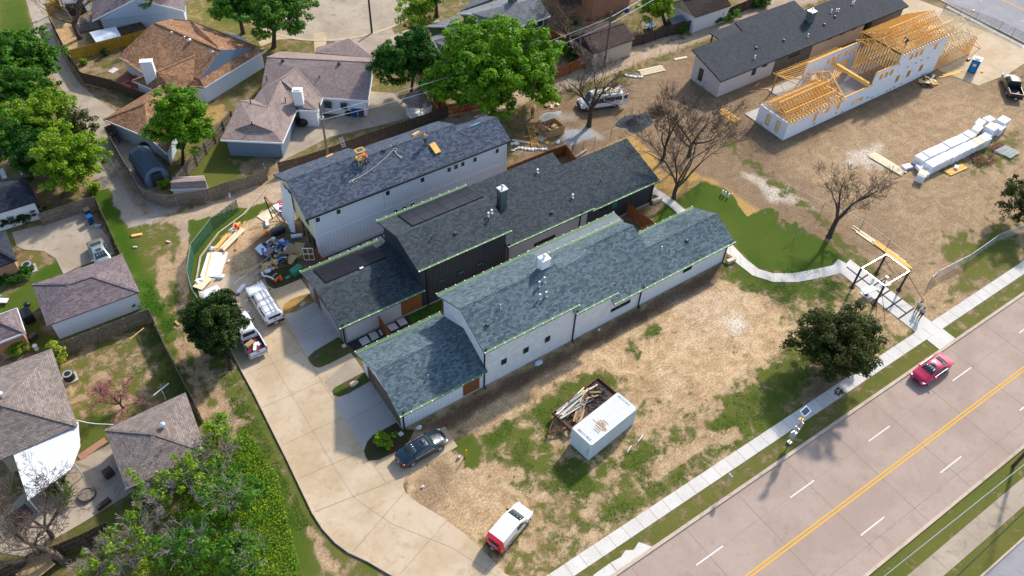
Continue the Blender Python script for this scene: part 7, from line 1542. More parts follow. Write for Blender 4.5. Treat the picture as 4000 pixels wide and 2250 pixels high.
for (x, y, l_, a) in [(34.6, 25.9, .9, .3), (33.0, 25.6, .75, .4)]:
    m = MB(); m.obox((x, y, .25), (l_, .06, .35), a); o = m.build('board', M['cloth_w']); tag(o, 'white board propped beside the container', 'board', 'white boards beside the container')
# ------------------------------------------------------------------ people
def skin_obj(name, verts, edges, radii, mat, parent, sub=1):
    me = bpy.data.meshes.new(name); me.from_pydata([tuple(v) for v in verts], edges, []); me.materials.append(mat); o = bpy.data.objects.new(name, me); COL.objects.link(o); o.parent = parent
    sk = o.modifiers.new('skin', 'SKIN'); sk.use_smooth_shade = True
    for i, r in enumerate(radii): me.skin_vertices[0].data[i].radius = (r, r) if not hasattr(r, '__len__') else r
    me.skin_vertices[0].data[0].use_root = True
    if sub: s = o.modifiers.new('sub', 'SUBSURF'); s.levels = sub; s.render_levels = sub
    dg = bpy.context.evaluated_depsgraph_get(); m2 = bpy.data.meshes.new_from_object(o.evaluated_get(dg)); o.modifiers.clear(); o.data = m2; m2.name = name
    if not len(m2.materials): m2.materials.append(mat)
    return o
def person(label, loc, deg, pose, shirt, trousers, hat=None, vest=None, scale=1.0, z=0, prop=None):
    """pose: dict of joints in local metres (x forward, y left)"""
    t = thing('person', label, 'person', (loc[0], loc[1], z), R_(deg)); J = {k: Vector(v)*scale for k, v in pose.items()}
    keys = ['pel', 'chest', 'neck', 'head', 'shL', 'elL', 'haL', 'shR', 'elR', 'haR', 'hiL', 'knL', 'anL', 'toL', 'hiR', 'knR', 'anR', 'toR']
    rad = dict(pel=.12, chest=.13, neck=.055, head=.1, shL=.065, elL=.042, haL=.032, shR=.065, elR=.042, haR=.032, hiL=.09, knL=.06, anL=.042, toL=.04, hiR=.09, knR=.06, anR=.042, toR=.04)
    V = [J[k] for k in keys]; Rr = [rad[k] for k in keys]; ix = {k: i for i, k in enumerate(keys)}
    E_ = [('pel', 'chest'), ('chest', 'neck'), ('neck', 'head'), ('chest', 'shL'), ('shL', 'elL'), ('elL', 'haL'), ('chest', 'shR'), ('shR', 'elR'), ('elR', 'haR'), ('pel', 'hiL'), ('hiL', 'knL'), ('knL', 'anL'), ('anL', 'toL'), ('pel', 'hiR'), ('hiR', 'knR'), ('knR', 'anR'), ('anR', 'toR')]
    E_ = [(ix[a], ix[b]) for a, b in E_]
    up = (J['head']-J['neck']).normalized(); V.append(J['head']+up*.13*scale); Rr.append(.07); E_.append((ix['head'], len(V)-1))
    fw = Vector((1, 0, 0))
    for s in 'LR':
        h = J['ha'+s]; d = (h-J['el'+s]).normalized(); sd = d.cross(Vector((0, 0, 1)));  sd = sd.normalized() if sd.length > .1 else Vector((0, 1, 0)); pm = len(V); V.append(h+d*.06); Rr.append(.034); E_.append((ix['ha'+s], pm))
        for q, (o, l) in enumerate([(-.03, .07), (-.01, .085), (.01, .08), (.03, .06)]):
            V.append(h+d*(.1+l*.5)+sd*o*1.4); Rr.append(.011); E_.append((pm, len(V)-1)); V.append(h+d*(.1+l)+sd*o*1.5-Vector((0, 0, .02))); Rr.append(.008); E_.append((len(V)-2, len(V)-1))
        V.append(h+d*.08+sd*(.055 if s == 'L' else -.055)); Rr.append(.011); E_.append((pm, len(V)-1))
    skin_obj('body', V, E_, Rr, M['skin'], t)
    def piece(nm, ks, ed, rs, mat):
        i = {k: n for n, k in enumerate(ks)}; return skin_obj(nm, [J[k] for k in ks], [(i[a], i[b]) for a, b in ed], rs, mat, t)
    J['wa'] = J['pel']+(J['chest']-J['pel'])*.15; J['cuL'] = J['shL']+(J['elL']-J['shL'])*.75; J['cuR'] = J['shR']+(J['elR']-J['shR'])*.75; J['co'] = J['chest']+(J['neck']-J['chest'])*.55
    piece('shirt', ['wa', 'chest', 'co', 'shL', 'cuL', 'shR', 'cuR'], [('wa', 'chest'), ('chest', 'co'), ('chest', 'shL'), ('shL', 'cuL'), ('chest', 'shR'), ('shR', 'cuR')], [.155, .175, .085, .09, .068, .09, .068], shirt)
    J['beL'] = J['knL']+(J['anL']-J['knL'])*.85; J['beR'] = J['knR']+(J['anR']-J['knR'])*.85
    piece('trousers', ['pel', 'hiL', 'knL', 'beL', 'hiR', 'knR', 'beR'], [('pel', 'hiL'), ('hiL', 'knL'), ('knL', 'beL'), ('pel', 'hiR'), ('hiR', 'knR'), ('knR', 'beR')], [.145, .11, .08, .065, .11, .08, .065], trousers)
    for s in 'LR': m = MB(); a = J['an'+s]; b = J['to'+s]; m.obox((a+b)/2+Vector((.02, 0, -.01)), ((b-a).length+.12, .1, .09), math.atan2((b-a).y, (b-a).x)); m.build('shoe', M['black'], t, local=True, bevel=.02)
    hd = J['head']+up*.06; m = MB(); m.blob(hd+up*.055-fw*.012, (.105, .095, .10), 10, 7); hr = m.build('hat' if hat else 'hair', hat or M['hair'], t, local=True, smooth=True)
    m = MB(); m.blob(hd+fw*.105, (.02, .014, .022), 6, 4); m.build('nose', M['skin'], t, local=True)
    for sg in (1, -1): m = MB(); m.blob(hd+fw*.09+Vector((0, sg*.035, .022)), .011, 5, 4); m.build('eye', M['black'], t, local=True)
    m = MB(); m.box(*sorted((hd.x+.088, hd.x+.1)), hd.y-.025, hd.y+.025, hd.z-.05, hd.z-.042); m.build('mouth', flat('lips', (.25, .07, .06), .6), t, local=True)
    return t
walk = dict(pel=(0, 0, .93), chest=(.02, 0, 1.28), neck=(.03, 0, 1.48), head=(.05, 0, 1.6), shL=(.03, .19, 1.40), elL=(-.05, .24, 1.14), haL=(.1, .22, .95), shR=(.03, -.19, 1.40), elR=(.0, -.24, 1.13), haR=(.2, -.18, 1.02), hiL=(0, .1, .88), knL=(.18, .1, .5), anL=(.12, .1, .09), toL=(.28, .1, .05), hiR=(0, -.1, .88), knR=(.02, -.1, .48), anR=(-.22, -.1, .12), toR=(-.08, -.1, .05))
stand = dict(walk, knL=(.04, .11, .48), anL=(.0, .12, .09), toL=(.16, .13, .05), knR=(.03, -.11, .48), anR=(0, -.12, .09), toR=(.16, -.13, .05), elR=(.08, -.26, 1.12), haR=(.3, -.1, 1.15), elL=(.06, .26, 1.12), haL=(.28, .1, 1.12))
bend = dict(pel=(0, 0, .72), chest=(.26, 0, .98), neck=(.42, 0, 1.08), head=(.54, 0, 1.13), shL=(.32, .19, 1.02), elL=(.42, .24, .74), haL=(.62, .16, .6), shR=(.32, -.19, 1.02), elR=(.42, -.24, .74), haR=(.6, -.16, .52), hiL=(0, .1, .68), knL=(.3, .14, .42), anL=(.05, .14, .09), toL=(.22, .15, .05), hiR=(0, -.1, .68), knR=(.2, -.14, .38), anR=(-.12, -.14, .1), toR=(.04, -.15, .05))
p1, p2 = PA(905, 690), PA(900, 640)
person('person in a light blue shirt and dark trousers on the concrete path', xy(p1), 205, walk, M['shirt_b'], M['trou_d'], z=.055)
person('person in a white patterned shirt and green trousers beside the blue shirted one', (p1.x+.55, p1.y+.75), 195, dict(stand), M['shirt_g'], flat('green grey trousers', (.06, .14, .14), .8), z=.055, scale=.97)
q = Q(2, 0, 152, 885); person('worker in an orange shirt standing under the edge of the big tree', xy(q), 250, stand, M['orange'], M['trou_d'], hat=M['orange'])
P1c = [(63.1, 6.24), (67.0, 8.09), (70.95, 6.1)]
def on_roof_c(px, py):
    lo = None
    for z in np.arange(6.0, 8.3, .02):
        p = W(px, py, z); e = abs(zroof(P1c, p.y)-z)
        if lo is None or e < lo[0]: lo = (e, p, z)
    return lo[1], lo[2]
r5 = PN(1500, 420, 2.642); q, z = on_roof_c(1500+428/2.642, 420+385/2.642); person('roofer in a blue shirt with yellow harness standing near the ridge', (q.x, q.y), 20, bend if False else dict(stand, chest=(.1, 0, 1.26), neck=(.2, 0, 1.43), head=(.28, 0, 1.53), shL=(.13, .19, 1.36), shR=(.13, -.19, 1.36)), M['shirt_b'], M['denim'], hat=M['black'], z=z-.05)
tp = [o for o in bpy.data.objects if o.get('label', '').startswith('roofer in a blue')][0]; m = MB(); m.obox((-.02, .0, 1.25), (.16, .3, .42), 0, 0, .25); m.build('harness', M['yellow'], tp, local=True, bevel=.03)
q, z = on_roof_c(1050+805/2.079, 440+405/2.079); person('roofer in an orange shirt crouching beside the yellow timber box', (q.x, q.y), 130, bend, M['orange'], M['denim'], hat=M['orange'], z=z-.05, scale=1.08)
q = W(3300+610/2.559, 20+395/2.559, 7.0); person('builder in a green shirt bending among the yellow rafters', (q.x, q.y), 160, bend, M['shirt_gr'], M['trou_d'], hat=M['black'], z=7.02)
# ------------------------------------------------------------------ loose things
rp2 = random.Random(9)
def one(name, mat, label, cat, *boxes, group=None, bevel=0, kind=None):
    m = MB()
    for c_, s, rz in boxes: m.obox(c_, s, rz)
    return tag(m.build(name, mat, bevel=bevel), label, cat, group, kind)
def rc(px, py, off=.05): q, z = on_roof_c(px, py); return Vector((q.x, q.y, z+off))
def r3(x, y): return (1050+x/2.079, 440+y/2.079)
def r5c(x, y): return (1500+x/2.642, 420+y/2.642)
slp = math.atan(.474)
for (x, y, f_, s, rz, rx, lab) in [(528, 428, r5c, (.75, 1.35, .10), .08, slp, 'yellow foam slab lying on the slate roof below the blue shirted roofer'), (330, 281, r5c, (1.0, .4, .22), .25, -slp, 'yellow foam block on the ridge above the blue shirted roofer'),
                        (497, 360, r3, (.9, .4, .22), .2, -slp, 'yellow foam block at the ridge beside the utility pole'), (642, 350, r3, (.8, .32, .16), .25, -slp, 'thin yellow block on the ridge between pole and timber box')]:
    c_ = rc(*f_(x, y), .14); m = MB(); m.obox(c_, s, rz, rx); tag(m.build('foam_block', M['lumber']), lab, 'foam block')
bx = rc(*r3(750, 395), .0); t = thing('timber_box', 'small yellow timber frame box standing on the slate roof', 'frame', (bx.x, bx.y, bx.z)); m = MB()
for sx in (-.45, .45):
    for sy in (-.35, .35): m.bar((bx.x+sx, bx.y+sy, bx.z-.1+sy*.47), (bx.x+sx, bx.y+sy, bx.z+1.5), .09)
for z in (.5, 1.5):
    for s in (-1, 1): m.bar((bx.x-.45, bx.y+s*.35, bx.z+z), (bx.x+.45, bx.y+s*.35, bx.z+z), .09); m.bar((bx.x+s*.45, bx.y-.35, bx.z+z), (bx.x+s*.45, bx.y+.35, bx.z+z), .09)
m.build('frame', M['lumber'], t); m = MB()
for k in range(4): m.obox((bx.x-.3+.2*k, bx.y+rp2.uniform(-.2, .2), bx.z+.55), (.16, .5, .08), rp2.random())
m.build('shelf_boards', M['lumber'], t)
m = MB()
pts = [(960, 272), (990, 265), (1010, 300), (1030, 290), (1045, 300), (1030, 312), (1040, 345), (1075, 372), (1080, 360), (1050, 350), (1010, 305), (960, 360), (880, 430), (800, 490), (730, 530), (690, 545), (650, 560), (655, 575), (690, 550), (700, 545), (680, 560), (690, 580)]
P_ = [rc(*r3(*p), .05) for p in pts]; PP = []
for a, b in zip(P_[:-1], P_[1:]): PP += [a+(b-a)*k/3 for k in range(3)]
m.path(PP, .03, 5); tag(m.build('rope', flat('pale rope', (.62, .56, .42), .8)), 'long pale rope trailing down the slate roof', 'rope')
m = MB(); lb = rc(*r3(662, 300), .0);
for s in (-.2, .2): m.bar((lb.x+s, lb.y+1.8, lb.z-.9), (lb.x+s, lb.y+2.4, lb.z+.3), .05)
for k in range(5): m.bar((lb.x-.2, lb.y+1.85+.12*k, lb.z-.75+.22*k), (lb.x+.2, lb.y+1.85+.12*k, lb.z-.75+.22*k), .04)
tag(m.build('ladder', M['steel']), 'ladder top poking above the back eave of the slate roof', 'ladder')
def board_stack(p0, p1, n, wd, mat, label, group, layers=1, len_=None, jit=.08, th=.05, bw=.14, zz=0):
    """n boards side by side from p0 to p1 direction across; p0->p1 is the board axis"""
    a = Vector((p0[0], p0[1], 0)); b = Vector((p1[0], p1[1], 0)); d = (b-a).normalized(); nn = Vector((-d.y, d.x, 0)); proto = None; L = (b-a).length
    m = MB(); m.box(-L/2, L/2, -bw/2, bw/2, -th/2, th/2); proto = m.build('board', mat, local=True); me = proto.data; bpy.data.objects.remove(proto)
    for l in range(layers):
        for k in range(n-l//1 if layers > 1 else n):
            o = bpy.data.objects.new('board', me); COL.objects.link(o); c_ = (a+b)/2+nn*((k-(n-1)/2)*wd/n+rp2.uniform(-.02, .02))+d*rp2.uniform(-jit, jit)*L*.5
            o.location = (c_.x, c_.y, zz+th/2+.03+l*(th+.01)+.003*k); o.rotation_euler = (0, 0, math.atan2(d.y, d.x)+rp2.uniform(-jit, jit)*.15); tag(o, label, 'board', group)
board_stack(z31(660, 290)[:2], z31(1010, 520)[:2], 6, .8, M['lumberpale'], 'long pale board in the line of lumber behind the frame structure', 'long boards behind the frame structure', 1, jit=.25)
board_stack(z31(800, 380)[:2], z31(1060, 570)[:2], 5, .7, M['lumber'], 'pine board at the near end of the lumber line behind the frame structure', 'near boards behind the frame structure', 1, jit=.2, zz=.07)
z30 = lambda x, y, z=0: Q(3, 0, x, y, z)
board_stack(z30(775, 1165)[:2], z30(1020, 1310)[:2], 9, 1.5, M['lumberpale'], 'pale board in the flat stack behind the lone bare tree', 'board stack behind the lone bare tree', 2)
board_stack(z30(1350, 1310)[:2], z30(1480, 1255)[:2], 6, 1.1, M['lumber'], 'short pine board in the bundle in front of the foam blocks', 'short pine boards by the foam blocks', 2, bw=.16)
board_stack(z30(1300, 580)[:2], z30(1455, 540)[:2], 2, .5, M['lumber'], 'pair of boards lying between the foam wall and the blue toilet', 'boards near the blue toilet', 1, jit=.3, bw=.25)
board_stack(z20(965, 555)[:2], z20(1140, 515)[:2], 7, 1.6, M['lumberpale'], 'pale board stacked by the grass near the alley', 'boards stacked by the alley', 2)
board_stack(z20(1225, 450)[:2], z20(1320, 432)[:2], 2, .4, M['lumberpale'], 'board lying in the grass beside the pale corner of the shed roofed house', 'boards in the alley grass', 1, bw=.2)
board_stack(z20(1570, 830)[:2], z20(1700, 915)[:2], 5, 1.3, M['lumber'], 'board in the small stack between the two bare trees and the foam wall', 'boards near the foam wall corner', 1)
board_stack(z20(5, 1060)[:2], z20(135, 1080)[:2], 3, .4, M['lumberpale'], 'pale board lying near the end wall of the tall white house', 'boards by the tall house', 2)
for k, (x, y, a) in enumerate([(120, 1030, -.2), (1850, 640, .3), (1900, 670, -.6), (1825, 690, -.5), (1640, 905, .2)]):
    q = z20(x, y); one('board', M['lumber'], ['offcut beside the timber ladder', 'offcut on the churned ground near the pale board wall', 'short plank beside the pale board wall', 'stub of timber near the pale board wall', 'splinter of pale wood by the stacked boards'][k], 'board', ((q.x, q.y, .05), (1.3, .14, .05), a))
pz = PN(760, 800, 1.638)
board_stack(pz(75, 470)[:2], pz(120, 305)[:2], 3, .5, M['foam'], 'white trim board at the edge of the white lumber pile on the drive', 'outer white trim boards', 1, bw=.14)
board_stack(pz(100, 465)[:2], pz(150, 310)[:2], 12, 2.2, M['foam'], 'long white trim board in the broad pile beside the green scrim fence', 'white trim boards by the scrim', 2, jit=.05, bw=.15)
board_stack(pz(65, 465)[:2], pz(105, 305)[:2], 2, .3, M['lumber'], 'yellow board along the side of the white trim pile', 'yellow boards by the trim pile', 3, bw=.16, zz=.05)
board_stack(pz(130, 290)[:2], pz(280, 120)[:2], 3, .5, M['lumber'], 'yellow board on the outer side of the long lumber rack', 'outer rack boards', 3, bw=.16)
board_stack(pz(180, 295)[:2], pz(310, 165)[:2], 4, .8, M['lumberpale'], 'pale plank in the long lumber rack with red buckets', 'rack planks', 2, bw=.18, zz=.2)
q = pz(235, 215); one('lumber_rack', M['osb'], 'low timber rack under the planks beside the scrim fence', 'rack', ((q.x-.2, q.y, .1), (.2, 5.2, .2), -.6), ((q.x+1.0, q.y-.2, .1), (.2, 4.6, .2), -.6), ((q.x+.4, q.y, .08), (1.4, .2, .16), -.6))
for k, (x, y) in enumerate([(268, 155), (285, 168)]): q = pz(x, y); m = MB(); m.tube((q.x, q.y, .3), (q.x, q.y, .6), .14, .17, 10); m.tube((q.x, q.y, .6), (q.x, q.y, .62), .17, .17, 10); tag(m.build('bucket', flat('red plastic', (.6, .03, .02), .5)), ['red bucket on the far end of the lumber rack', 'second red bucket nearer the drive on the lumber rack'][k], 'bucket')
for k, (x, y, s) in enumerate([(240, 170, .5), (115, 290, .6), (165, 468, .7), (30, 500, .9)]):
    q = pz(x, y); m = MB(); m.blob((q.x, q.y, .25), (s*.6, s*.45, .22), 9, 6, .35, rp2); tag(m.build('plastic_bag', M['cloth_w']), ['crumpled white bag on the lumber rack', 'grey plastic wrap at the end of the rack', 'crumpled wrap at the foot of the white trim pile', 'white wrap lying by the kerb bend'][k], 'plastic sheet')
q = pz(55, 510); one('plywood_sheet', M['lumberpale'], 'plywood sheet leaning at the kerb above the white truck', 'sheet', ((q.x, q.y, .3), (1.8, 1.2, .05), .6))
def heap(name, label, poly, n, mats, size, cat, h=.35, seed=1, flat_=.25, long_=1.0):
    rg = random.Random(seed); m = MB(); xs_ = [p[0] for p in poly]; ys_ = [p[1] for p in poly]; pl = [xy(p) for p in poly]; k = 0
    while k < n:
        x, y = rg.uniform(min(xs_), max(xs_)), rg.uniform(min(ys_), max(ys_))
        if sdist(pl, np.array([x]), np.array([y]))[0] < .05: continue
        m.cm = rg.randrange(len(mats)); s = size*rg.uniform(.4, 1.3); m.obox((x, y, rg.uniform(.04, h)), (s*long_*rg.uniform(.6, 1.6), s*rg.uniform(.3, 1), s*flat_*rg.uniform(.1, 1)+.02), rg.uniform(0, 3.14), rg.uniform(-.4, .4), rg.uniform(-.4, .4)); k += 1
    return tag(m.build(name, mats), label, cat, kind='stuff')
heap('rubbish_heap', 'large heap of cardboard, plastic and offcuts in the yard of the tall house', [pz(*p) for p in [(420, 290), (470, 240), (560, 230), (640, 280), (620, 320), (560, 370), (480, 330), (430, 320)]], 120, [M['osb'], M['card'], M['cloth_w'], M['lumberpale'], M['black'], flat('blue wrap', (.1, .2, .5), .6), flat('pink brown board', (.32, .2, .17), .8)], .7, 'rubbish heap', .4, 3, .1)
heap('offcut_heap', 'row of brown timber offcuts below the rubbish heap', [pz(*p) for p in [(430, 400), (520, 350), (680, 290), (690, 320), (560, 370), (450, 430)]], 34, [M['lumber'], M['osb'], M['barkd']], 1.3, 'timber offcuts', .25, 4, .06, 1.3)
heap('wrap_scraps', 'white plastic wrap scattered below the rubbish heap', [pz(*p) for p in [(430, 430), (520, 400), (500, 330), (530, 340), (540, 380), (470, 440)]], 40, [M['cloth_w'], M['foam']], .35, 'plastic scraps', .3, 5, .3)
heap('tarp_heap', 'blue and white printed wrap beside the house wrap at the tall house', [pz(*p) for p in [(540, 0), (590, 0), (590, 40), (560, 60), (525, 30)]], 24, [flat('blue wrap', (.1, .2, .5), .6), M['cloth_w'], M['cloth_w'], flat('red wrap', (.5, .05, .08), .6)], .8, 'wrap', .35, 6, .15)
for k, (x, y, a) in enumerate([(490, 240, .35), (655, 207, -.35), (465, 122, 1.3), (303, 545, .65)]):
    q = pz(x, y); one('packet', M['foam'], ['white printed packet at the top of the rubbish heap', 'white printed packet beside the open porch posts', 'white roll of wrap near the timber A frame', 'white printed packet lying by the loose chain link panel'][k], 'packet', ((q.x, q.y, .2), (1.25, .38, .32), a), bevel=.03)
q = pz(538, 183); t = thing('plastic_tub', 'large black plastic tub on the dirt in front of the porch posts', 'tub', (q.x, q.y, 0)); m = MB(); m.prism([(q.x-.8, q.y-.4), (q.x+.8, q.y-.3), (q.x+.75, q.y+.45), (q.x-.75, q.y+.35)], 0, .65); m.build('body', M['blackplastic'], t, bevel=.1); m = MB(); m.obox((q.x, q.y, .68), (1.5, .3, .04), .1); m.build('lid_ridge', M['dgrey'], t)
q = pz(463, 190); m = MB(); m.blob((q.x, q.y, .2), (.25, .22, .2), 8, 6); m.tube((q.x, q.y, .3), (q.x, q.y, .5), .14); tag(m.build('compressor', M['orange']), 'small orange and black compressor near the black tub', 'compressor')
q = pz(655, 435); t = thing('transformer_box', 'green utility transformer box at the edge of the garage path', 'transformer box', (q.x, q.y, 0)); m = MB(); m.obox((q.x, q.y, .32), (1.25, .75, .64), .35); m.build('body', M['tgreen'], t, bevel=.05); m = MB(); m.obox((q.x, q.y, .67), (1.3, .8, .05), .35); m.build('lid', M['tgreen'], t)
q = pz(598, 467); one('utility_cover', M['tgreen'], 'flat green utility cover in the dirt beside the cones', 'cover', ((q.x, q.y, .11), (.6, .4, .05), .2))
def cone(label, p, tip=False):
    t = thing('traffic_cone', label, 'traffic cone', (p.x, p.y, .09));
    if tip: t.rotation_euler = (0, 1.35, .4); t.location = (p.x, p.y, .25)
    m = MB(); m.tube((0, 0, .03), (0, 0, .75), .2, .04, 12); m.build('cone', M['orange'], t, local=True); m = MB(); m.box(-.24, .24, -.24, .24, 0, .04); m.build('base', M['black'] if not tip else M['orange'], t, local=True); m = MB(); m.tube((0, 0, .42), (0, 0, .55), .108, .085, 12, False); m.build('reflective_band', M['white'], t, local=True)
cone('orange traffic cone standing upright on the dark dirt', pz(555, 482)); cone('orange traffic cone tipped over beside the upright one', pz(515, 500), True)
for k, (pts) in enumerate([[(430, 432), (440, 455), (465, 458), (490, 465), (508, 480)], [(500, 460), (515, 442), (530, 440)]]):
    m = MB(); m.path([pz(*p, .15) for p in pts], .11 if k == 0 else .04, 6); tag(m.build('downpipe', M['cloth_w']), ['bent white trim strip beside the cones', 'short curved white strip beside the cones'][k], 'trim strip')
for k, (x, y) in enumerate([(345, 692), (335, 617), (218, 365), (1, 1)][:3]): q = pz(x, y); m = MB(); m.blob((q.x, q.y, .12), (.2, .15, .12), 7, 5, .3, rp2); tag(m.build('litter', M['cloth_w']), ['crumpled paper between the two white pickups', 'crumpled paper beside the canopy pickup nose', 'scrap of paper on the dirt beside the trim pile'][k], 'litter')
t = thing('timber_prop', 'leaning dark timber A frame on the dirt beside the tall house', 'timber frame', xy(pz(500, 60))+(0,)); a = pz(500, 95);
for k, (p, q, w_) in enumerate([((500, 90, 0), (470, -5, 2.6), .14), ((580, 110, 0), (475, 0, 2.6), .1), ((548, 105, 0), (490, 30, 1.6), .1)]):
    m = MB(); m.bar(pz(p[0], p[1]), Vector((pz(500, 60).x-.4+.1*k, pz(500, 60).y+.3, p[2]+q[2])), w_, .06); m.build('leg', M['barkd'] if k == 0 else M['cedarv'], t)
q = pz(495, 65); one('plywood_sheet', M['lumberpale'], 'square plywood sheet on the dirt beside the timber A frame', 'sheet', ((q.x-.3, q.y+.2, .06), (2.2, 1.6, .04), .3))
q = pz(650, 385);
heap('timber_heap', 'scattered heap of yellow offcuts at the foot of the foam wall', [z30(*p) for p in [(1130, 600), (1240, 590), (1270, 650), (1170, 660)]], 60, [M['lumber'], M['lumberpale'], M['barkd']], .7, 'timber offcuts', .4, 7, .1, 1.5)
heap('stone_heap', 'scatter of pale stones near the alley', [z20(*p) for p in [(250, 800), (330, 760), (350, 790), (300, 830)]], 30, [M['lumberpale'], M['osb']], .35, 'stones', .15, 8, .5)
def mound(name, label, c_, rx, ry, h, mat, cat, seed):
    rg = random.Random(seed); n, mseg = 26, 12; V = []; Fq = []
    for i in range(mseg+1):
        r = i/mseg
        for k in range(n):
            a = 6.283*k/n; q = 1+.15*math.sin(3*a+seed)+.1*math.sin(5*a); z = h*(math.cos(r*math.pi)*.5+.5)*(1+rg.uniform(-.15, .15)) if i < mseg else -.03; V.append((c_.x+rx*q*r*math.cos(a), c_.y+ry*q*r*math.sin(a), z+.0))
    for i in range(mseg):
        for k in range(n): j = (k+1) % n; Fq.append([i*n+k, (i+1)*n+k, (i+1)*n+j, i*n+j])
    o = fast_mesh(name, V, Fq, mat); return tag(o, label, cat, kind='stuff')
M['blackheap'] = two('dark gravel heap', (.025, .03, .04), (.075, .085, .1), 6, fine=50, bump=.8)
M['greyheap'] = two('pale grey gravel', (.22, .23, .25), (.36, .37, .38), 6, fine=50, bump=.8)
mound('gravel_heap', 'dark blue grey gravel heap beside the ochre ground', z20(940, 920), 3.1, 1.9, .9, M['blackheap'], 'gravel heap', 1)
mound('gravel_heap', 'small heap of pale grey gravel behind the timber crate', z20(285, 875), 1.9, .8, .35, M['greyheap'], 'gravel heap', 2)
mound('gravel_heap', 'thin spread of pale gravel between crate and ochre ground', z20(490, 1030), 2.6, 1.4, .08, M['greyheap'], 'gravel heap', 3)
mound('earth_heap', 'brown earth heap behind the dark gravel', z20(1090, 850), 2.2, 1.3, .6, M['mulch'], 'earth heap', 4)
cp = PN(2050, 350, 3.033); c0_, c1_, c2_, c3_ = cp(290, 575), cp(465, 520), cp(340, 420), cp(170, 490)
t = thing('timber_crate', 'large open strand board crate with offcuts inside', 'crate', xy(cp(310, 500))+(0,));
for a, b in ((c0_, c1_), (c1_, cp(345, 425)), (cp(345, 425), c3_), (c3_, c0_)):
    d = (b-a).normalized(); n = Vector((-d.y, d.x, 0))*.03; m = MB(); m.prism(ccw([xy(v) for v in (a-n, b-n, b+n, a+n)]), 0, 1.25); m.build('side_panel', M['osb'], t)
for k, (x, y, z, s, a, mt, lab) in enumerate([(250, 440, 1.1, (1.9, .9, .05), .9, 'brown', 'dark brown sheet leaning in the timber crate'), (345, 440, .9, (.8, .5, .4), .4, 'card', 'cardboard box inside the timber crate'), (320, 470, .7, (1.2, .2, .1), -.5, 'lumberpale', 'pale offcut inside the timber crate'), (375, 450, .7, (.7, .5, .3), .1, 'osb', 'brown box at the far side of the timber crate')]):
    q = cp(x, y, z); m = MB(); m.obox(q, s, a, .3 if k == 0 else 0); tag(m.build('offcut', M['mulch'] if mt == 'brown' else M[mt]), lab, 'offcut')
q = cp(215, 520); m = MB(); m.obox(q+Vector((0, 0, .3)), (1.6, 1.5, .05), .5, .35); tag(m.build('plywood_sheet', M['osb']), 'strand board sheet leaning on the near side of the crate', 'sheet')
q = cp(205, 565); one('plywood_sheet', M['lumberpale'], 'flat pale sheet between ladder and crate', 'sheet', ((q.x, q.y, .05), (1.7, 1.2, .04), .3))
q = cp(262, 625); one('offcut', M['lumber'], 'square offcut at the near corner of the crate', 'offcut', ((q.x, q.y, .05), (.6, .5, .05), .3))
la, lb = cp(105, 435), cp(160, 680); t = thing('ladder', 'yellow timber ladder lying on the ground beside the crate', 'ladder', xy(la)+(0,)); dv = (lb-la); sd = Vector((dv.y, -dv.x, 0)).normalized()*-.42; m = MB()
for o in (Vector((0, 0, 0)), -sd*2): m.bar(la+o+Vector((0, 0, .14)), lb+o+Vector((0, 0, .14)), .07, .12);
m.build('rail', M['lumber'], t); m = MB()
for k in range(14): p = la+dv*(k+.5)/14; m.bar(p+Vector((0, 0, .2)), p-sd*2+Vector((0, 0, .2)), .08, .04)
m.build('rung', M['lumber'], t)
for k, (c4, lab) in enumerate([([(5, 1140), (50, 1120), (130, 1130), (255, 1130)], 'long strip of white plastic wrap beside the cedar fence'), ([(0, 1090), (30, 1080), (40, 1090)], 'white wrap under the corner of the tall house'), ([(860, 572), (900, 580), (975, 585)], 'white plastic sheeting lying beside the alley grass'), ([(345, 1080), (352, 1070)], 'white scrap near the crate')]):
    m = MB(); P_ = [z20(*p) for p in c4]
    for a, b in zip(P_[:-1], P_[1:]): n = max(2, int((b-a).length/.4)); [m.blob(a+(b-a)*i/n+Vector((0, 0, .1)), (.3, rp2.uniform(.12, .3), .12), 6, 4, .4, rp2) for i in range(n+1)]
    tag(m.build('plastic_sheet', M['cloth_w']), lab, 'plastic sheet')
q = z20(520, 1165); one('timber_kerb', M['driveway'], 'low concrete blocks by the fence stakes near the courtyard', 'block', ((q.x, q.y, .12), (2.2, .25, .24), .2))
t0 = None
pal = PN(3400, 400, 2.275)
def bw(x, y, z, s, rz, lab, mt='foam', grp='foam bundles in the long row', slats=True, rx=0, ry=0):
    t = thing('foam_bundle', lab, 'foam bundle', (x, y, z), rz, grp)
    m = MB(); m.box(-s[0]/2, s[0]/2, -s[1]/2, s[1]/2, 0, s[2]); m.build('blocks', M[mt], t, local=True)
    if slats:
        m = MB()
        for k in range(1, 4): xx = -s[0]/2+s[0]*k/4; m.box(xx-.022, xx+.022, -s[1]/2-.004, s[1]/2+.004, .02, s[2]+.006)
        m.box(-s[0]/2-.004, s[0]/2+.004, -s[1]/2-.004, s[1]/2+.004, s[2]*.48, s[2]*.52)
        m.build('seams', flat('foam seam', (.42, .46, .5), .8), t, local=True)
    if rx or ry: t.rotation_euler = (rx, ry, rz)
pq = [pal(440, 700), pal(500, 660), pal(1100, 370), pal(1150, 330)]
for k in range(9):
    f_ = k/8; bw(91.9+k*1.33, 36.55-.05*k, .02, (1.28, 1.25, 1.25+.04*(k % 3)), rp2.uniform(-.05, .05), ['nearest','second','third','fourth','middle','sixth','seventh','wood topped','farthest'][k]+' foam bundle in the front line, counted from the near end', grp='front line of foam bundles', mt='foam' if k != 7 else 'lumberpale')
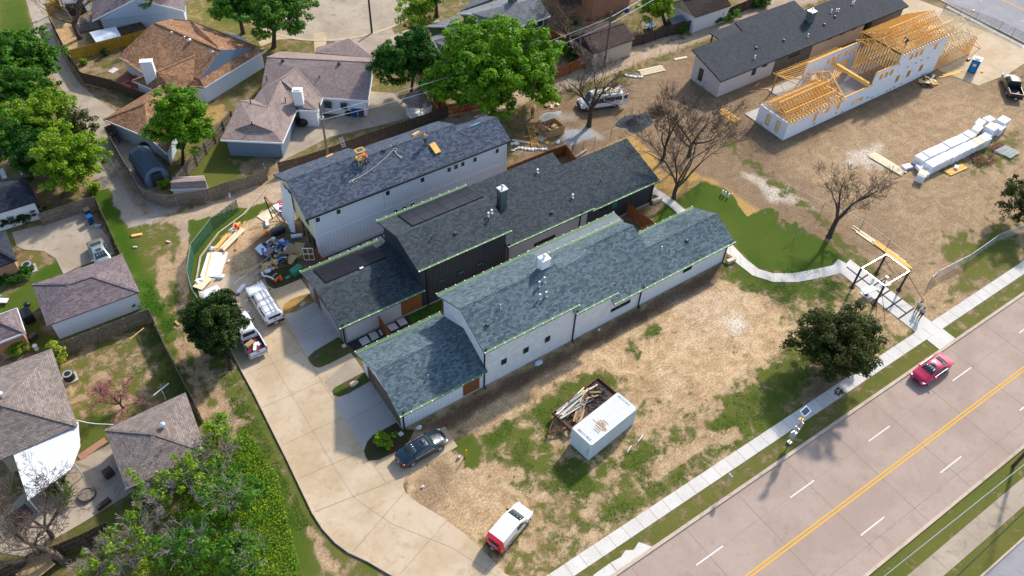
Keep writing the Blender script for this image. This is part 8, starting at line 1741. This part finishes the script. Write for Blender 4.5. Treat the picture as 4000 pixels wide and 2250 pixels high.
for k in range(8):
    bw(92.0+k*1.36, 38.1-.05*k, .02, (1.3, 1.3, 1.2+.05*((k*2) % 3)), rp2.uniform(-.06, .06), ['nearest','second','third','fourth','fifth','sixth','seventh','farthest'][k]+' foam bundle in the rear line, counted from the near end', grp='rear line of foam bundles')
bw(89.4, 36.0, .02, (1.35, 1.0, 1.0), .35, 'tilted foam bundle with wooden top at the near end of the row', 'foam', None)
q = (89.5, 36.1); one('plywood_sheet', M['lumberpale'], 'wooden board on top of the near end foam bundle', 'sheet', ((q[0], q[1], 1.06), (1.2, .9, .05), .35))
for k, (x, y, z, s, rz, lab) in enumerate([(89.9, 38.4, .1, (1.3, .8, .3), -.2, 'flat foam block lying left of the near end bundle'), (90.9, 37.2, .3, (1.1, .8, .4), -.4, 'foam block fallen at the near end of the rear line'), (90.8, 36.0, .1, (.9, .5, .6), .3, 'small foam block beside the near end bundle'),
    (104.2, 36.6, .6, (1.5, 1.0, .45), .25, 'foam slab on top of the far end of the row'), (103.6, 38.0, .9, (1.5, 1.0, .45), .2, 'foam slab tilted on the rear far end of the row'), (105.4, 37.0, .1, (1.6, 1.3, 1.4), .1, 'tall foam stack near the far end of the row'), (106.9, 36.8, .1, (1.5, 1.3, 1.0), .15, 'lower foam stack beside the farthest one'), (108.4, 37.2, .1, (1.6, 1.2, 1.3), .1, 'farthest foam stack of the row'),
    (105.2, 38.6, .2, (1.5, 1.0, 1.1), .2, 'foam stack behind the tall one near the far end'), (106.8, 38.4, 1.0, (1.4, 1.0, .4), -.1, 'foam slab bridging the far stacks'), (95.3, 34.9, .05, (.7, .5, .35), .4, 'loose foam piece on the grass in front of the row')]):
    bw(x, y, z, s, rz, lab, grp=None, slats=k > 4)
sp0, sp1 = z30(1650, 1125), z30(1800, 1210)
for k in range(20):
    f_ = k/19; a = z30(1650+170*f_, 1125+80*f_); b = z30(1740+150*f_, 1085+75*f_); m = MB(); m.bar(a+Vector((0, 0, .15+rp2.random()*.15)), b+Vector((0, 0, .2+rp2.random()*.1)), .09, .07); tag(m.build('steel_prop', M['rust'] if k < 6 else flat('grey green steel', (.28, .34, .34), .6)), 'steel scaffold prop in the slanted stack beside the far foam bundles', 'steel prop', 'steel props beside the foam row')
m = MB()
for k in range(46): a = z30(rp2.uniform(1540, 1680), rp2.uniform(1180, 1265)); an_ = rp2.gauss(.3, .5); m.bar(a+Vector((0, 0, rp2.uniform(.05, .4))), a+Vector((1.6*math.cos(an_), 1.6*math.sin(an_), rp2.uniform(.05, .4))), .06, .05)
tag(m.build('rusty_props_heap', M['rust']), 'tangled heap of rusty scaffold parts in front of the foam row', 'scaffold heap', kind='stuff')
tq = Vector((117.6, 47.9, 0)); t = thing('portable_toilet', 'blue portable toilet with white domed roof', 'toilet', tuple(tq), R_(20)); lbox(t, 'cabin', M['plastic_p'], (-.58, .58, -.58, .58, .08, 2.05), bevel=.04); lbox(t, 'door', flat('lighter blue plastic', (.02, .2, .45), .45), (-.62, -.575, -.36, .36, .15, 1.9))
m = MB(); m.prism([(-.62, -.62), (.62, -.62), (.62, .62), (-.62, .62)], 2.05, 2.15); m.blob((0, 0, 2.12), (.6, .6, .25), 12, 6); m.build('roof', M['white'], t, local=True, smooth=True); lbox(t, 'base', M['black'], (-.6, .6, -.6, .6, 0, .08)); lbox(t, 'notice', M['white'], (-.64, -.62, -.22, .22, 1.15, 1.5)); lbox(t, 'notice', M['white'], (-.1, .35, -.6, -.585, 1.2, 1.5)); lbox(t, 'vent_pipe', M['white'], (.4, .5, .4, .5, 2.1, 2.5))
text_on('lettering', 'RENTAL', .11, M['p_redvan'], t, (-.645, 0, 1.33), (math.pi/2, 0, -math.pi/2))
q = z30(1615, 545); one('wooden_step', M['lumber'], 'small timber step beside the blue toilet', 'step', ((q.x, q.y, .1), (.5, .3, .2), .3))
q = z30(1510, 455); one('tyre_heap', M['black'], 'black roll lying behind the blue toilet', 'roll', ((q.x, q.y, .15), (.8, .4, .3), .2), bevel=.1)
t = thing('open_pavilion', 'open frame of four dark posts and pale beams over the concrete path', 'frame structure', (69.1, 26.7, 0))
cn = [(67.1, 25.15), (71.2, 25.1), (71.2, 28.15), (67.1, 28.2)]
for x, y in cn: m = MB(); m.box(x-.09, x+.09, y-.09, y+.09, .1, 3.0); o = m.build('post', M['blackplastic'], t); m = MB(); m.tube((x, y, 0), (x, y, .12), .3, .26, 12); m.build('footing', M['mulch'], o)
for a, b in zip(cn, cn[1:]+cn[:1]): m = MB(); m.bar((*a, 3.0), (*b, 3.0), .06, .08); m.build('beam', M['silver'], t)
for k, (a, b) in enumerate([((67.1, 25.2, 2.3), (66.2, 23.0, 0)), ((71.2, 25.1, 2.5), (72.1, 22.4, 0)), ((71.2, 28.1, 2.3), (72.3, 26.2, 0)), ((67.1, 28.2, .5), (64.9, 30.3, .0)), ((67.1, 25.2, 1.0), (65.4, 23.6, 0))]): m = MB(); m.tube(a, b, .03, n=5); m.build('guy_rod', M['rust'], t)
def ptable(label, c_, L, rz, cat='table', grp=None):
    t = thing('picnic_table', label, cat, (c_[0], c_[1], .05), rz, grp); n = max(1, round(L/.45));
    for k in range(n): lbox(t, 'top_panel', M['white'], (-L/2+k*L/n, -L/2+(k+1)*L/n-.03, -.4, .4, .72, .86), bevel=.02)
    lbox(t, 'pedestal', M['black'], (-.08, .08, -.08, .08, .05, .72)); lbox(t, 'base_plate', M['black'], (-.22, .22, -.2, .2, 0, .05)); return t
ptable('long table with four pale panels on a dark pedestal beside the frame structure', (67.5, 26.6), 1.75, R_(-50+40)); t_ = ptable('small pedestal post with pale top on the far side of the path', (70.8, 26.75), .45, 0, 'pedestal')
t_.scale = (.7, .5, 1)
t = thing('warning_beacon', 'solar powered flashing beacon pole with yellow lamps on the verge', 'beacon', (46.12, 18.1, 0))
def bb(nm, mt, *b, bevel=0, rz=0, at=(46.12, 18.1, 0)):
    m = MB()
    for c_, s in b: m.obox(Vector(at)+Vector(c_), s, rz)
    return m.build(nm, M[mt], t, bevel=bevel)
bb('base', 'steel', ((0, 0, .12), (.4, .4, .24)), bevel=.04); m = MB(); m.tube((46.12, 18.1, .2), (46.12, 18.1, 5.0), .06, n=10); m.build('pole', M['steel'], t); bb('cabinet', 'steel', ((-.05, 0, 1.45), (.5, .42, .75)), bevel=.03)
bb('sign_plate', 'steel', ((.12, .0, 3.1), (.05, .62, .95))); bb('sign_plate', 'steel', ((.12, 0, 2.25), (.05, .5, .5)))
for z in (3.85, 4.55): m = MB(); m.tube((46.0, 18.1, z), (46.35, 18.1, z), .17, .19, 12); m.build('lamp', M['yellow'], t); m = MB(); m.blob((46.05, 18.1, z+.13), (.18, .2, .1), 8, 5); m.build('lamp_hood', M['lumberpale'], t)
m = MB(); m.obox((46.2, 18.15, 5.1), (.95, .62, .04), .1, .35); sp = m.build('solar_panel_frame', M['white'], t); m = MB(); m.obox((46.2, 18.14, 5.125), (.82, .5, .03), .1, .35); m.build('cell', flat('blue solar cell', (.02, .06, .12), .2), sp)
q = Q(2, 2, 1605, 790); t = thing('street_sign', 'thin metal sign seen from behind on the verge', 'sign', (q.x, q.y, 0)); m = MB(); m.tube((q.x, q.y, 0), (q.x, q.y, 2.3), .03, n=6); m.build('post', M['steel'], t); m = MB(); m.obox((q.x, q.y, 2.1), (.03, .45, .6)); m.build('plate', M['steel'], t)
q = Q(3, 0, 1525, 130); t = thing('street_sign', 'small yellow topped post on the corner verge of the cross street', 'sign', (q.x, q.y, 0)); m = MB(); m.tube(q, q+Vector((0, 0, 1.2)), .06); m.build('post', M['steel'], t); m = MB(); m.obox(q+Vector((0, 0, 1.1)), (.3, .3, .3)); m.build('head', M['yellow'], t)
q = Q(1, 2, 1585, 550); t = thing('marker_post', 'yellow marker post in the grass near the blue black car', 'marker', (q.x, q.y, 0)); m = MB(); m.tube(q, q+Vector((.05, 0, 1.15)), .06, n=8); m.build('post', M['yellow'], t)
q = Q(1, 2, 1530, 560); m = MB(); m.blob(q+Vector((0, 0, .15)), (.25, .12, .2), 7, 5, .3, rp2); tag(m.build('pipe_stub', M['steel']), 'grey pipe stub beside the yellow marker post', 'pipe')
q = Q(1, 2, 1345, 800)
for k, (px, py, lab, s) in enumerate([(2105, 1420, 'blue and white torn packet at the foot of the long white wall', .45), (1637, 1672, 'red white and blue scrap beside the garage wall of the white house', .3), (1652, 1903, 'small white can on the dirt mound', .16), (2340, 1290, 'white scrap on the dark strip below the long white wall', .15)]):
    q = W(px, py); m = MB(); m.blob((q.x, q.y, .1), (s, s*.7, .12), 8, 5, .35, rp2); tag(m.build('litter', flat('blue white wrapper', (.5, .58, .72), .6) if k == 0 else M['cloth_w']), lab, 'litter')
for k, (px, py, lab) in enumerate([(1566, 1697, 'square concrete splash block at the near garage downspout'), (1345, 1353, 'square concrete splash block at the middle garage downspout')]): q = W(px, py); one('splash_block', M['walk'], lab, 'splash block', ((q.x, q.y, .08), (.42, .42, .12), .1))
q = W(1385, 1500); m = MB(); m.blob((D1(820, 582).x, D1(820, 582).y, .12), (.5, .3, .16), 8, 5, .15, rp2); tag(m.build('rock', M['lumberpale']), 'pale pink boulder on the small turf island', 'rock')
q = Q(1, 1, 355, 850); one('utility_cover', M['driveway'], 'square concrete utility cover on the straw island', 'cover', ((q.x, q.y, .1), (.7, .5, .06), .5))
q = D1(400, 275); m = MB(); m.tube((q.x, q.y, .08), (q.x, q.y, .12), .26, n=14); tag(m.build('utility_cover', M['dgrey']), 'round dark drain cover on the middle turf island', 'cover')
for k, (a, b, c_) in enumerate([((1055, 85), (1125, 60), (1075, 30)), ((1620, 540), (1680, 515), (1640, 485))]):
    zq = lambda x, y: Q(2, 1, x, y); t = thing('brick_bench', ['low L shaped brick wall at the charcoal house corner', 'low L shaped brick wall at the white house corner'][k], 'low wall', xy(zq(*a))+(0,)); pa, pb, pc = zq(*a), zq(*b), zq(*c_); m = MB(); m.bar(pa+Vector((0, 0, .22)), pb+Vector((0, 0, .22)), .4, .44); m.build('wall', M['tanwall'], t); m = MB(); m.bar(pb+Vector((0, 0, .224)), pc+Vector((0, 0, .224)), .36, .448); m.build('wall', M['tanwall'], t)
for k, (x, y) in enumerate([(1585, 15), (1605, 25), (1630, 40)]): q = Q(2, 1, x, y); m = MB(); m.tube(q, q+Vector((0, 0, .6)), .09, n=8); m.tube(q+Vector((0, 0, .6)), q+Vector((-.15, -.15, .62)), .09, n=8); tag(m.build('pipe_stub', M['white']), 'white pipe stub rising from the lawn edge', 'pipe', 'white pipe stubs at the lawn edge')
def bin_(label, p, mt, rz=0, grp=None, tilt=0):
    t = thing('wheelie_bin', label, 'bin', (p.x, p.y, .03), rz, grp); m = MB(); m.solid([(-.22, -.25, .05), (.22, -.25, .05), (.22, .25, .05), (-.22, .25, .05)], [(-.3, -.33, .98), (.3, -.33, .98), (.3, .33, .98), (-.3, .33, .98)]); m.build('body', mt, t, local=True, bevel=.03); m = MB(); m.box(-.33, .33, -.37, .35, .98, 1.06); m.build('lid', mt, t, local=True, bevel=.03)
    for sg in (1, -1): m = MB(); m.tube((-.24, sg*.2, .1), (-.24, sg*.3, .1), .1, n=8); m.build('wheel', M['black'], t, local=True)
b3 = PN(0, 600, 2.048); bin_('blue wheelie bin with a white lid label beside the leaning fence', b3(735, 555), M['plastic_b'], .2); bin_('grey lidded bin behind the blue wheelie bin', b3(715, 500), M['dgrey'], .1)
bin_('dark bin nearest the white corner of the mauve roofed house', f1(905, 545), M['dgrey'], .5); bin_('blue bin in the row behind the mauve roofed house', f1(862, 545), M['plastic_b'], .5)
for k, (x, y) in enumerate([(820, 540), (790, 525)]): q = f1(x, y); m = MB(); m.blob(q+Vector((0, 0, .35)), (.5, .4, .38), 8, 6, .2, rp2); tag(m.build('rubbish_bag', M['black']), ['black rubbish bag beside the blue bin', 'smaller black bag left of the others at the mauve roofed house'][k], 'bag')
q = f1(535, 605); t = thing('covered_grill', 'round black covered grill on the concrete yard', 'grill', (q.x, q.y, 0)); m = MB(); m.blob((q.x, q.y, .6), (.85, .7, .62), 12, 8); m.build('cover', M['black'], t, smooth=True)
q = e2(330, 450); t = thing('covered_grill', 'black covered grill behind the barn shaped shed', 'grill', (q.x, q.y, 0)); m = MB(); m.blob((q.x, q.y, .6), (.9, .7, .6), 12, 8); m.build('cover', M['black'], t, smooth=True)
q = b3(788, 585); m = MB(); m.blob((q.x, q.y, .15), (.4, .3, .18), 8, 5, .2, rp2); tag(m.build('rock', flat('blue grey stone', (.35, .42, .46), .8)), 'blue grey bag on the driveway beside the bin', 'bag')
def acunit(label, p, r, h, mt, tall=False):
    t = thing('air_conditioner', label, 'air conditioner', (p.x, p.y, 0)); m = MB(); m.box(p.x-r*1.3, p.x+r*1.3, p.y-r*1.2, p.y+r*1.2, 0, .1); m.build('pad', M['driveway'], t); m = MB(); m.tube((p.x, p.y, .1), (p.x, p.y, h), r, n=18); m.build('body', mt, t, smooth=True); m = MB(); m.tube((p.x, p.y, h), (p.x, p.y, h+.04), r*.9, n=18); m.build('rim', M['steel'], t); m = MB(); m.tube((p.x, p.y, h+.02), (p.x, p.y, h+.06), r*.6, n=14); m.build('fan_grille', M['black'], t)
acunit('round grey air conditioner beside the small orange brick building', h4(210, 190), .55, .85, M['dgrey']); acunit('pale topped air conditioner beside the large grey brown roof', W(275, 1480), .5, .8, M['black'])
q = h4(215, 555); t = thing('covered_grill', 'black smoker grill beside the white garage', 'grill', (q.x, q.y, 0)); m = MB(); m.obox((q.x, q.y+.3, .6), (1.0, 1.5, 1.1), .1); m.build('body', M['black'], t, bevel=.15)
q = h4(212, 470); t = thing('kettle_grill', 'small black kettle grill on the lawn', 'grill', (q.x, q.y, 0)); m = MB(); m.blob((q.x, q.y, .75), (.35, .35, .26), 12, 7); m.build('bowl', M['black'], t, smooth=True)
for k in range(3): m = MB(); a = 2.1*k; m.tube((q.x+.3*math.cos(a), q.y+.3*math.sin(a), 0), (q.x, q.y, .6), .02); m.build('leg', M['black'], t)
q = h4(240, 680); m = MB(); m.obox((q.x, q.y, .35), (.9, .5, .5), .5); tag(m.build('mower', M['dgrey'], bevel=.08), 'dark garden tool heap beside the brick house corner', 'garden tools')
q = h4(262, 755); m = MB(); m.tube((q.x, q.y, 0), (q.x, q.y, .55), .2, n=12); m.tube((q.x, q.y, .55), (q.x, q.y, .62), .23, n=12); tag(m.build('bucket', M['white']), 'stack of white buckets at the mossy fence end', 'bucket')
q = h4(15, 420); t = thing('deck_chair', 'white and aqua lounge chair on the left lawn', 'chair', (q.x, q.y, 0), 1.0); m = MB(); m.obox((q.x+.2, q.y-.2, .35), (.9, .6, .1), -.6); m.build('seat', M['white'], t); m = MB(); m.obox((q.x-.2, q.y+.5, .5), (1.0, .6, .08), -1.0, 0, -.4); m.build('backrest', flat('aqua cloth', (.1, .5, .5), .7), t)
for k, (x, y) in enumerate([(38, 190), (185, 160)]): q = b3(x, y); t = thing('garden_chair', ['white garden chair at the left frame edge under the trees', 'second white garden chair nearer the thicket'][k], 'chair', (q.x, q.y, 0)); m = MB(); m.obox((q.x, q.y, .4), (.55, .5, .06), .4*k); m.build('seat', M['white'], t); m = MB(); m.obox((q.x, q.y+.28, .75), (.55, .06, .65), .4*k); m.build('backrest', M['white'], t); m = MB(); m.box(q.x-.25, q.x+.25, q.y-.22, q.y+.22, 0, .06); m.build('base', M['white'], t)
t = thing('clothes_post', 'T shaped clothes post standing in the lower yard', 'clothes post', xy(h4(1010, 720))+(0,)); q = h4(1010, 720); m = MB(); m.tube(q, q+Vector((0, 0, 1.7)), .04); m.build('post', M['steel'], t); m = MB(); m.bar(q+Vector((-.8, -.35, 1.7)), q+Vector((.8, .35, 1.7)), .07); m.build('crossbar', M['lumber'], t)
q = Q(0, 2, 1255, 120); t = thing('clothes_post', 'white T shaped clothes post behind the low garage', 'clothes post', (q.x, q.y, 0)); m = MB(); m.tube(q, q+Vector((0, 0, 1.7)), .04); m.build('post', M['white'], t); m = MB(); m.bar(q+Vector((-.8, -.3, 1.7)), q+Vector((.8, .3, 1.7)), .07); m.build('crossbar', M['white'], t)
m = MB(); P_ = [Q(0, 2, 575, 272, 2.7), Q(0, 2, 650, 290, 2.5), Q(0, 2, 720, 300, 2.4), Q(0, 2, 855, 306, 2.6)]; m.path(P_, .04, 6); tag(m.build('cable', M['white']), 'white cable strung between the large house and the low garage', 'cable')
q = Q(0, 2, 665, 840); t = thing('fire_pit', 'round stone fire pit with a wire cover on the patio', 'fire pit', (q.x, q.y, 0)); m = MB()
for k in range(14): a = .449*k; m.obox((q.x+.6*math.cos(a), q.y+.6*math.sin(a), .2), (.28, .2, .35), a+1.57)
m.tube((q.x, q.y, .05), (q.x, q.y, .3), .62, n=16); m.build('ring', M['greyfence'], t)
for k, (x, y, s, lab) in enumerate([(790, 915, (1.2, .4, .45), 'dark bench at the edge of the lower patio'), (830, 690, (.8, .6, .9), 'dark chair against the low garage wall'), (170, 1010, (1.6, 1.0, .8), 'dark covered shape by the large house patio')]): q = Q(0, 2, x, y); m = MB(); m.obox((q.x, q.y, s[2]/2), s, .3); tag(m.build(['bench', 'chair', 'covered_shape'][k], M['brownfence'] if k < 2 else M['black'], bevel=.06), lab, ['bench', 'chair', 'cover'][k])
q = Q(0, 2, 700, 490); one('brick_path', M['redbrick'], 'short red brick walk beside the low garage', 'path', ((q.x, q.y, .03), (2.6, .7, .05), .25))
q = Q(0, 2, 280, 1410, .5); one('timber_cover', M['osb'], 'tan timber hatch at the bottom edge beside the dark fence', 'hatch', ((q.x, q.y, .8), (2.4, 1.6, .1), .3))
t = thing('red_deck', 'low red brown timber deck behind the brown roofed house', 'deck', xy(e1(250, 560))+(0,)); m = MB(); m.prism(ccw([xy(e1(*p)) for p in [(235, 480), (350, 500), (300, 620), (370, 680), (300, 700), (120, 590)]]), 0, .3); m.build('deck_floor', M['deck'], t)
for k, (a, b) in enumerate([((165, 585), (245, 620)), ((190, 580), (230, 560)), ((280, 635), (360, 665)), ((275, 530), (310, 505))]):
    pa, pb = e1(*a, .7), e1(*b, .7); m = MB(); m.bar(pa, pb, .4, .1); o = m.build('deck_bench', flat('terracotta bench', (.38, .1, .05), .7), None); tag(o, ['left bench of the red deck', 'angled end of the corner bench on the red deck', 'bench beside the brown deck fence', 'dark bench against the white wall of the deck'][k], 'bench')
q = e1(95, 475); one('paving_slab', M['walk'], 'two pale paving slabs in the bare yard of the brown roofed house', 'slab', ((q.x, q.y, .03), (1.2, 1.0, .05), .5))
q = z20(1000, 235); t = thing('swing_set', 'blue metal swing set in the back yard at the top', 'swing set', (q.x, q.y, 0)); m = MB(); a, b = z20(960, 240), z20(1040, 225)
for p in (a, b): m.bar(p+Vector((0, -.4, 0)), p+Vector((0, 0, 1.9)), .07); m.bar(p+Vector((0, .4, 0)), p+Vector((0, 0, 1.9)), .07)
m.bar(a+Vector((0, 0, 1.9)), b+Vector((0, 0, 1.9)), .08); m.build('frame', flat('blue play metal', (.02, .25, .35), .5), t); c_ = z20(1040, 215); m = MB(); m.obox(c_+Vector((0, 0, .5)), (1.4, 1.2, .1), .2); [m.bar(c_+Vector((x, y, 0)), c_+Vector((x, y, .5)), .06) for x in (-.6, .6) for y in (-.5, .5)]; m.build('slide_platform', M['plastic_p'], t)
for k in range(2): m = MB(); p = a+(b-a)*(.35+.3*k); m.box(p.x-.2, p.x+.2, p.y-.1, p.y+.1, .45, .5); m.build('swing_seat', M['yellow'], t)
for k, (x, y, mt, nm, lab) in enumerate([(385, 185, flat('red plastic', (.6, .03, .02), .5), 'toy', 'red toy cluster beside the brick wall'), (405, 175, M['yellow'], 'toy', 'yellow toy beside the red cluster'), (405, 228, M['yellow'], 'toy', 'yellow toy on the bare patio'), (475, 185, M['black'], 'toy', 'dark ride-on toy below the white door'), (360, 160, M['black'], 'toy', 'dark toy left of the red cluster'), (595, 190, flat('red plastic', (.6, .03, .02), .5), 'toy', 'small red ball on the bare patio'), (710, 110, flat('pink red plastic', (.5, .05, .1), .5), 'toy', 'pink red toy chair under the window'), (870, 85, M['plastic_p'], 'toy', 'bright blue toy beside the right hand white door'), (635, 130, flat('red plastic', (.6, .03, .02), .5), 'toy', 'red toy under the middle window')]):
    q = z20(x, y); m = MB(); m.blob((q.x, q.y, .3), (rp2.uniform(.3, .5), .3, .3), 7, 5, .3, rp2); m.obox((q.x+.2, q.y, .3), (.5, .3, .4), rp2.random()*2); tag(m.build(nm, mt), lab, 'toy')
def pole(label, base, h, r, lean=(0, 0), mt='greyfence', name='utility_pole'):
    t = thing(name, label, 'utility pole', (base.x, base.y, 0)); m = MB(); m.tube((base.x, base.y, 0), (base.x+lean[0], base.y+lean[1], h), r, r*.75, 10); m.build('shaft', M[mt], t); return t
pb = Vector((28.0, 71.95, 0)); pb = W(1286, 640); t = pole('weathered grey utility pole behind the slate roof', pb, 9.0, .15, (-.0, 0.0))
top = Vector((pb.x, pb.y, 9.0)); m = MB(); m.tube(top-Vector((0, 0, 2.2)), top-Vector((0, 0, 2.0)), .3, n=12); m.build('bracket', M['steel'], t)
t2 = pole('brown utility pole standing between the alley and the passenger van', W(2360, 262), 8.6, .14, (.1, .1), 'bark'); top2 = Vector((W(2360, 262).x+.1, W(2360, 262).y+.1, 8.4))
t3 = pole('dark street pole at the round street end', W(1453, 130), 9, .16, (0, 0), 'barkd'); t4 = pole('dark pole on the verge at the right edge', W(3957, 1822), 9, .16, (0, 0), 'barkd')
for k, (a, b, sag, r_, lab) in enumerate([(top-Vector((0, 0, 1.6)), top2+Vector((0, 0, -.6)), .8, .035, 'upper overhead wire between the two utility poles'), (top-Vector((0, 0, 2.4)), top2+Vector((0, 0, -1.6)), 1.2, .03, 'lower overhead wire between the two utility poles'), (top2+Vector((0, 0, -.6)), Vector((135, 96, 8)), 1.0, .035, 'upper overhead wire running over the graphite roof'), (top2+Vector((0, 0, -1.6)), Vector((135, 94, 7)), 1.0, .03, 'lower overhead wire running over the graphite roof')]):
    m = MB(); P_ = [a+(b-a)*i/24-Vector((0, 0, sag*4*(i/24)*(1-i/24))) for i in range(25)]; m.path(P_, r_, 4); tag(m.build('overhead_wire', M['silver']), lab, 'wire')
m = MB(); P_ = [Vector((38+3.0*i, 3.95-.0*i, 5.0)) for i in range(30)]; a = W(3455, 2250, 7.5); b = W(4000, 1815, 7.5); m.path([a-(b-a)*.3, b+(b-a)*.5], .03, 4); tag(m.build('overhead_wire', M['steel']), 'pale overhead wire above the far verge of the wide street', 'wire')
m = MB(); a = W(3740, 2250, 6.5); b = W(4000, 2000, 6.5); mid = (a+b)/2-Vector((0, 0, .4)); m.path([a-(b-a)*.4, a, mid, b, b+(b-a)*.6], .035, 4); tag(m.build('overhead_wire', M['black']), 'dark overhead cable at the bottom right corner', 'wire')
for k, (x, y, mt, s, lab) in enumerate([(1035, 330, 'lumber', .7, 'orange board scrap in the grass alley near the gravel'), (1272, 380, 'lumberpale', .3, 'pale scrap in the middle of the grass alley'), (1340, 995, 'osb', .45, 'brick coloured scrap on the wheel track near the conifer'), (1735, 30, 'foam', .5, 'white packet leaning at the curved grey fence'), (1022, 420, 'cloth_w', .25, 'crumpled paper in the grass near the fence')]):
    q = Q(0, 1, x, y); one('scrap', M[mt], lab, 'scrap', ((q.x, q.y, .1), (s*1.6, s*.5, .15), rp2.random()*3))
q = Q(0, 0, 372, 118); one('street_lamp_head', M['steel'], 'pale box lamp on the corner post of the bare yard fence', 'lamp', ((q.x, q.y, 1.9), (.6, .4, .2), .4));
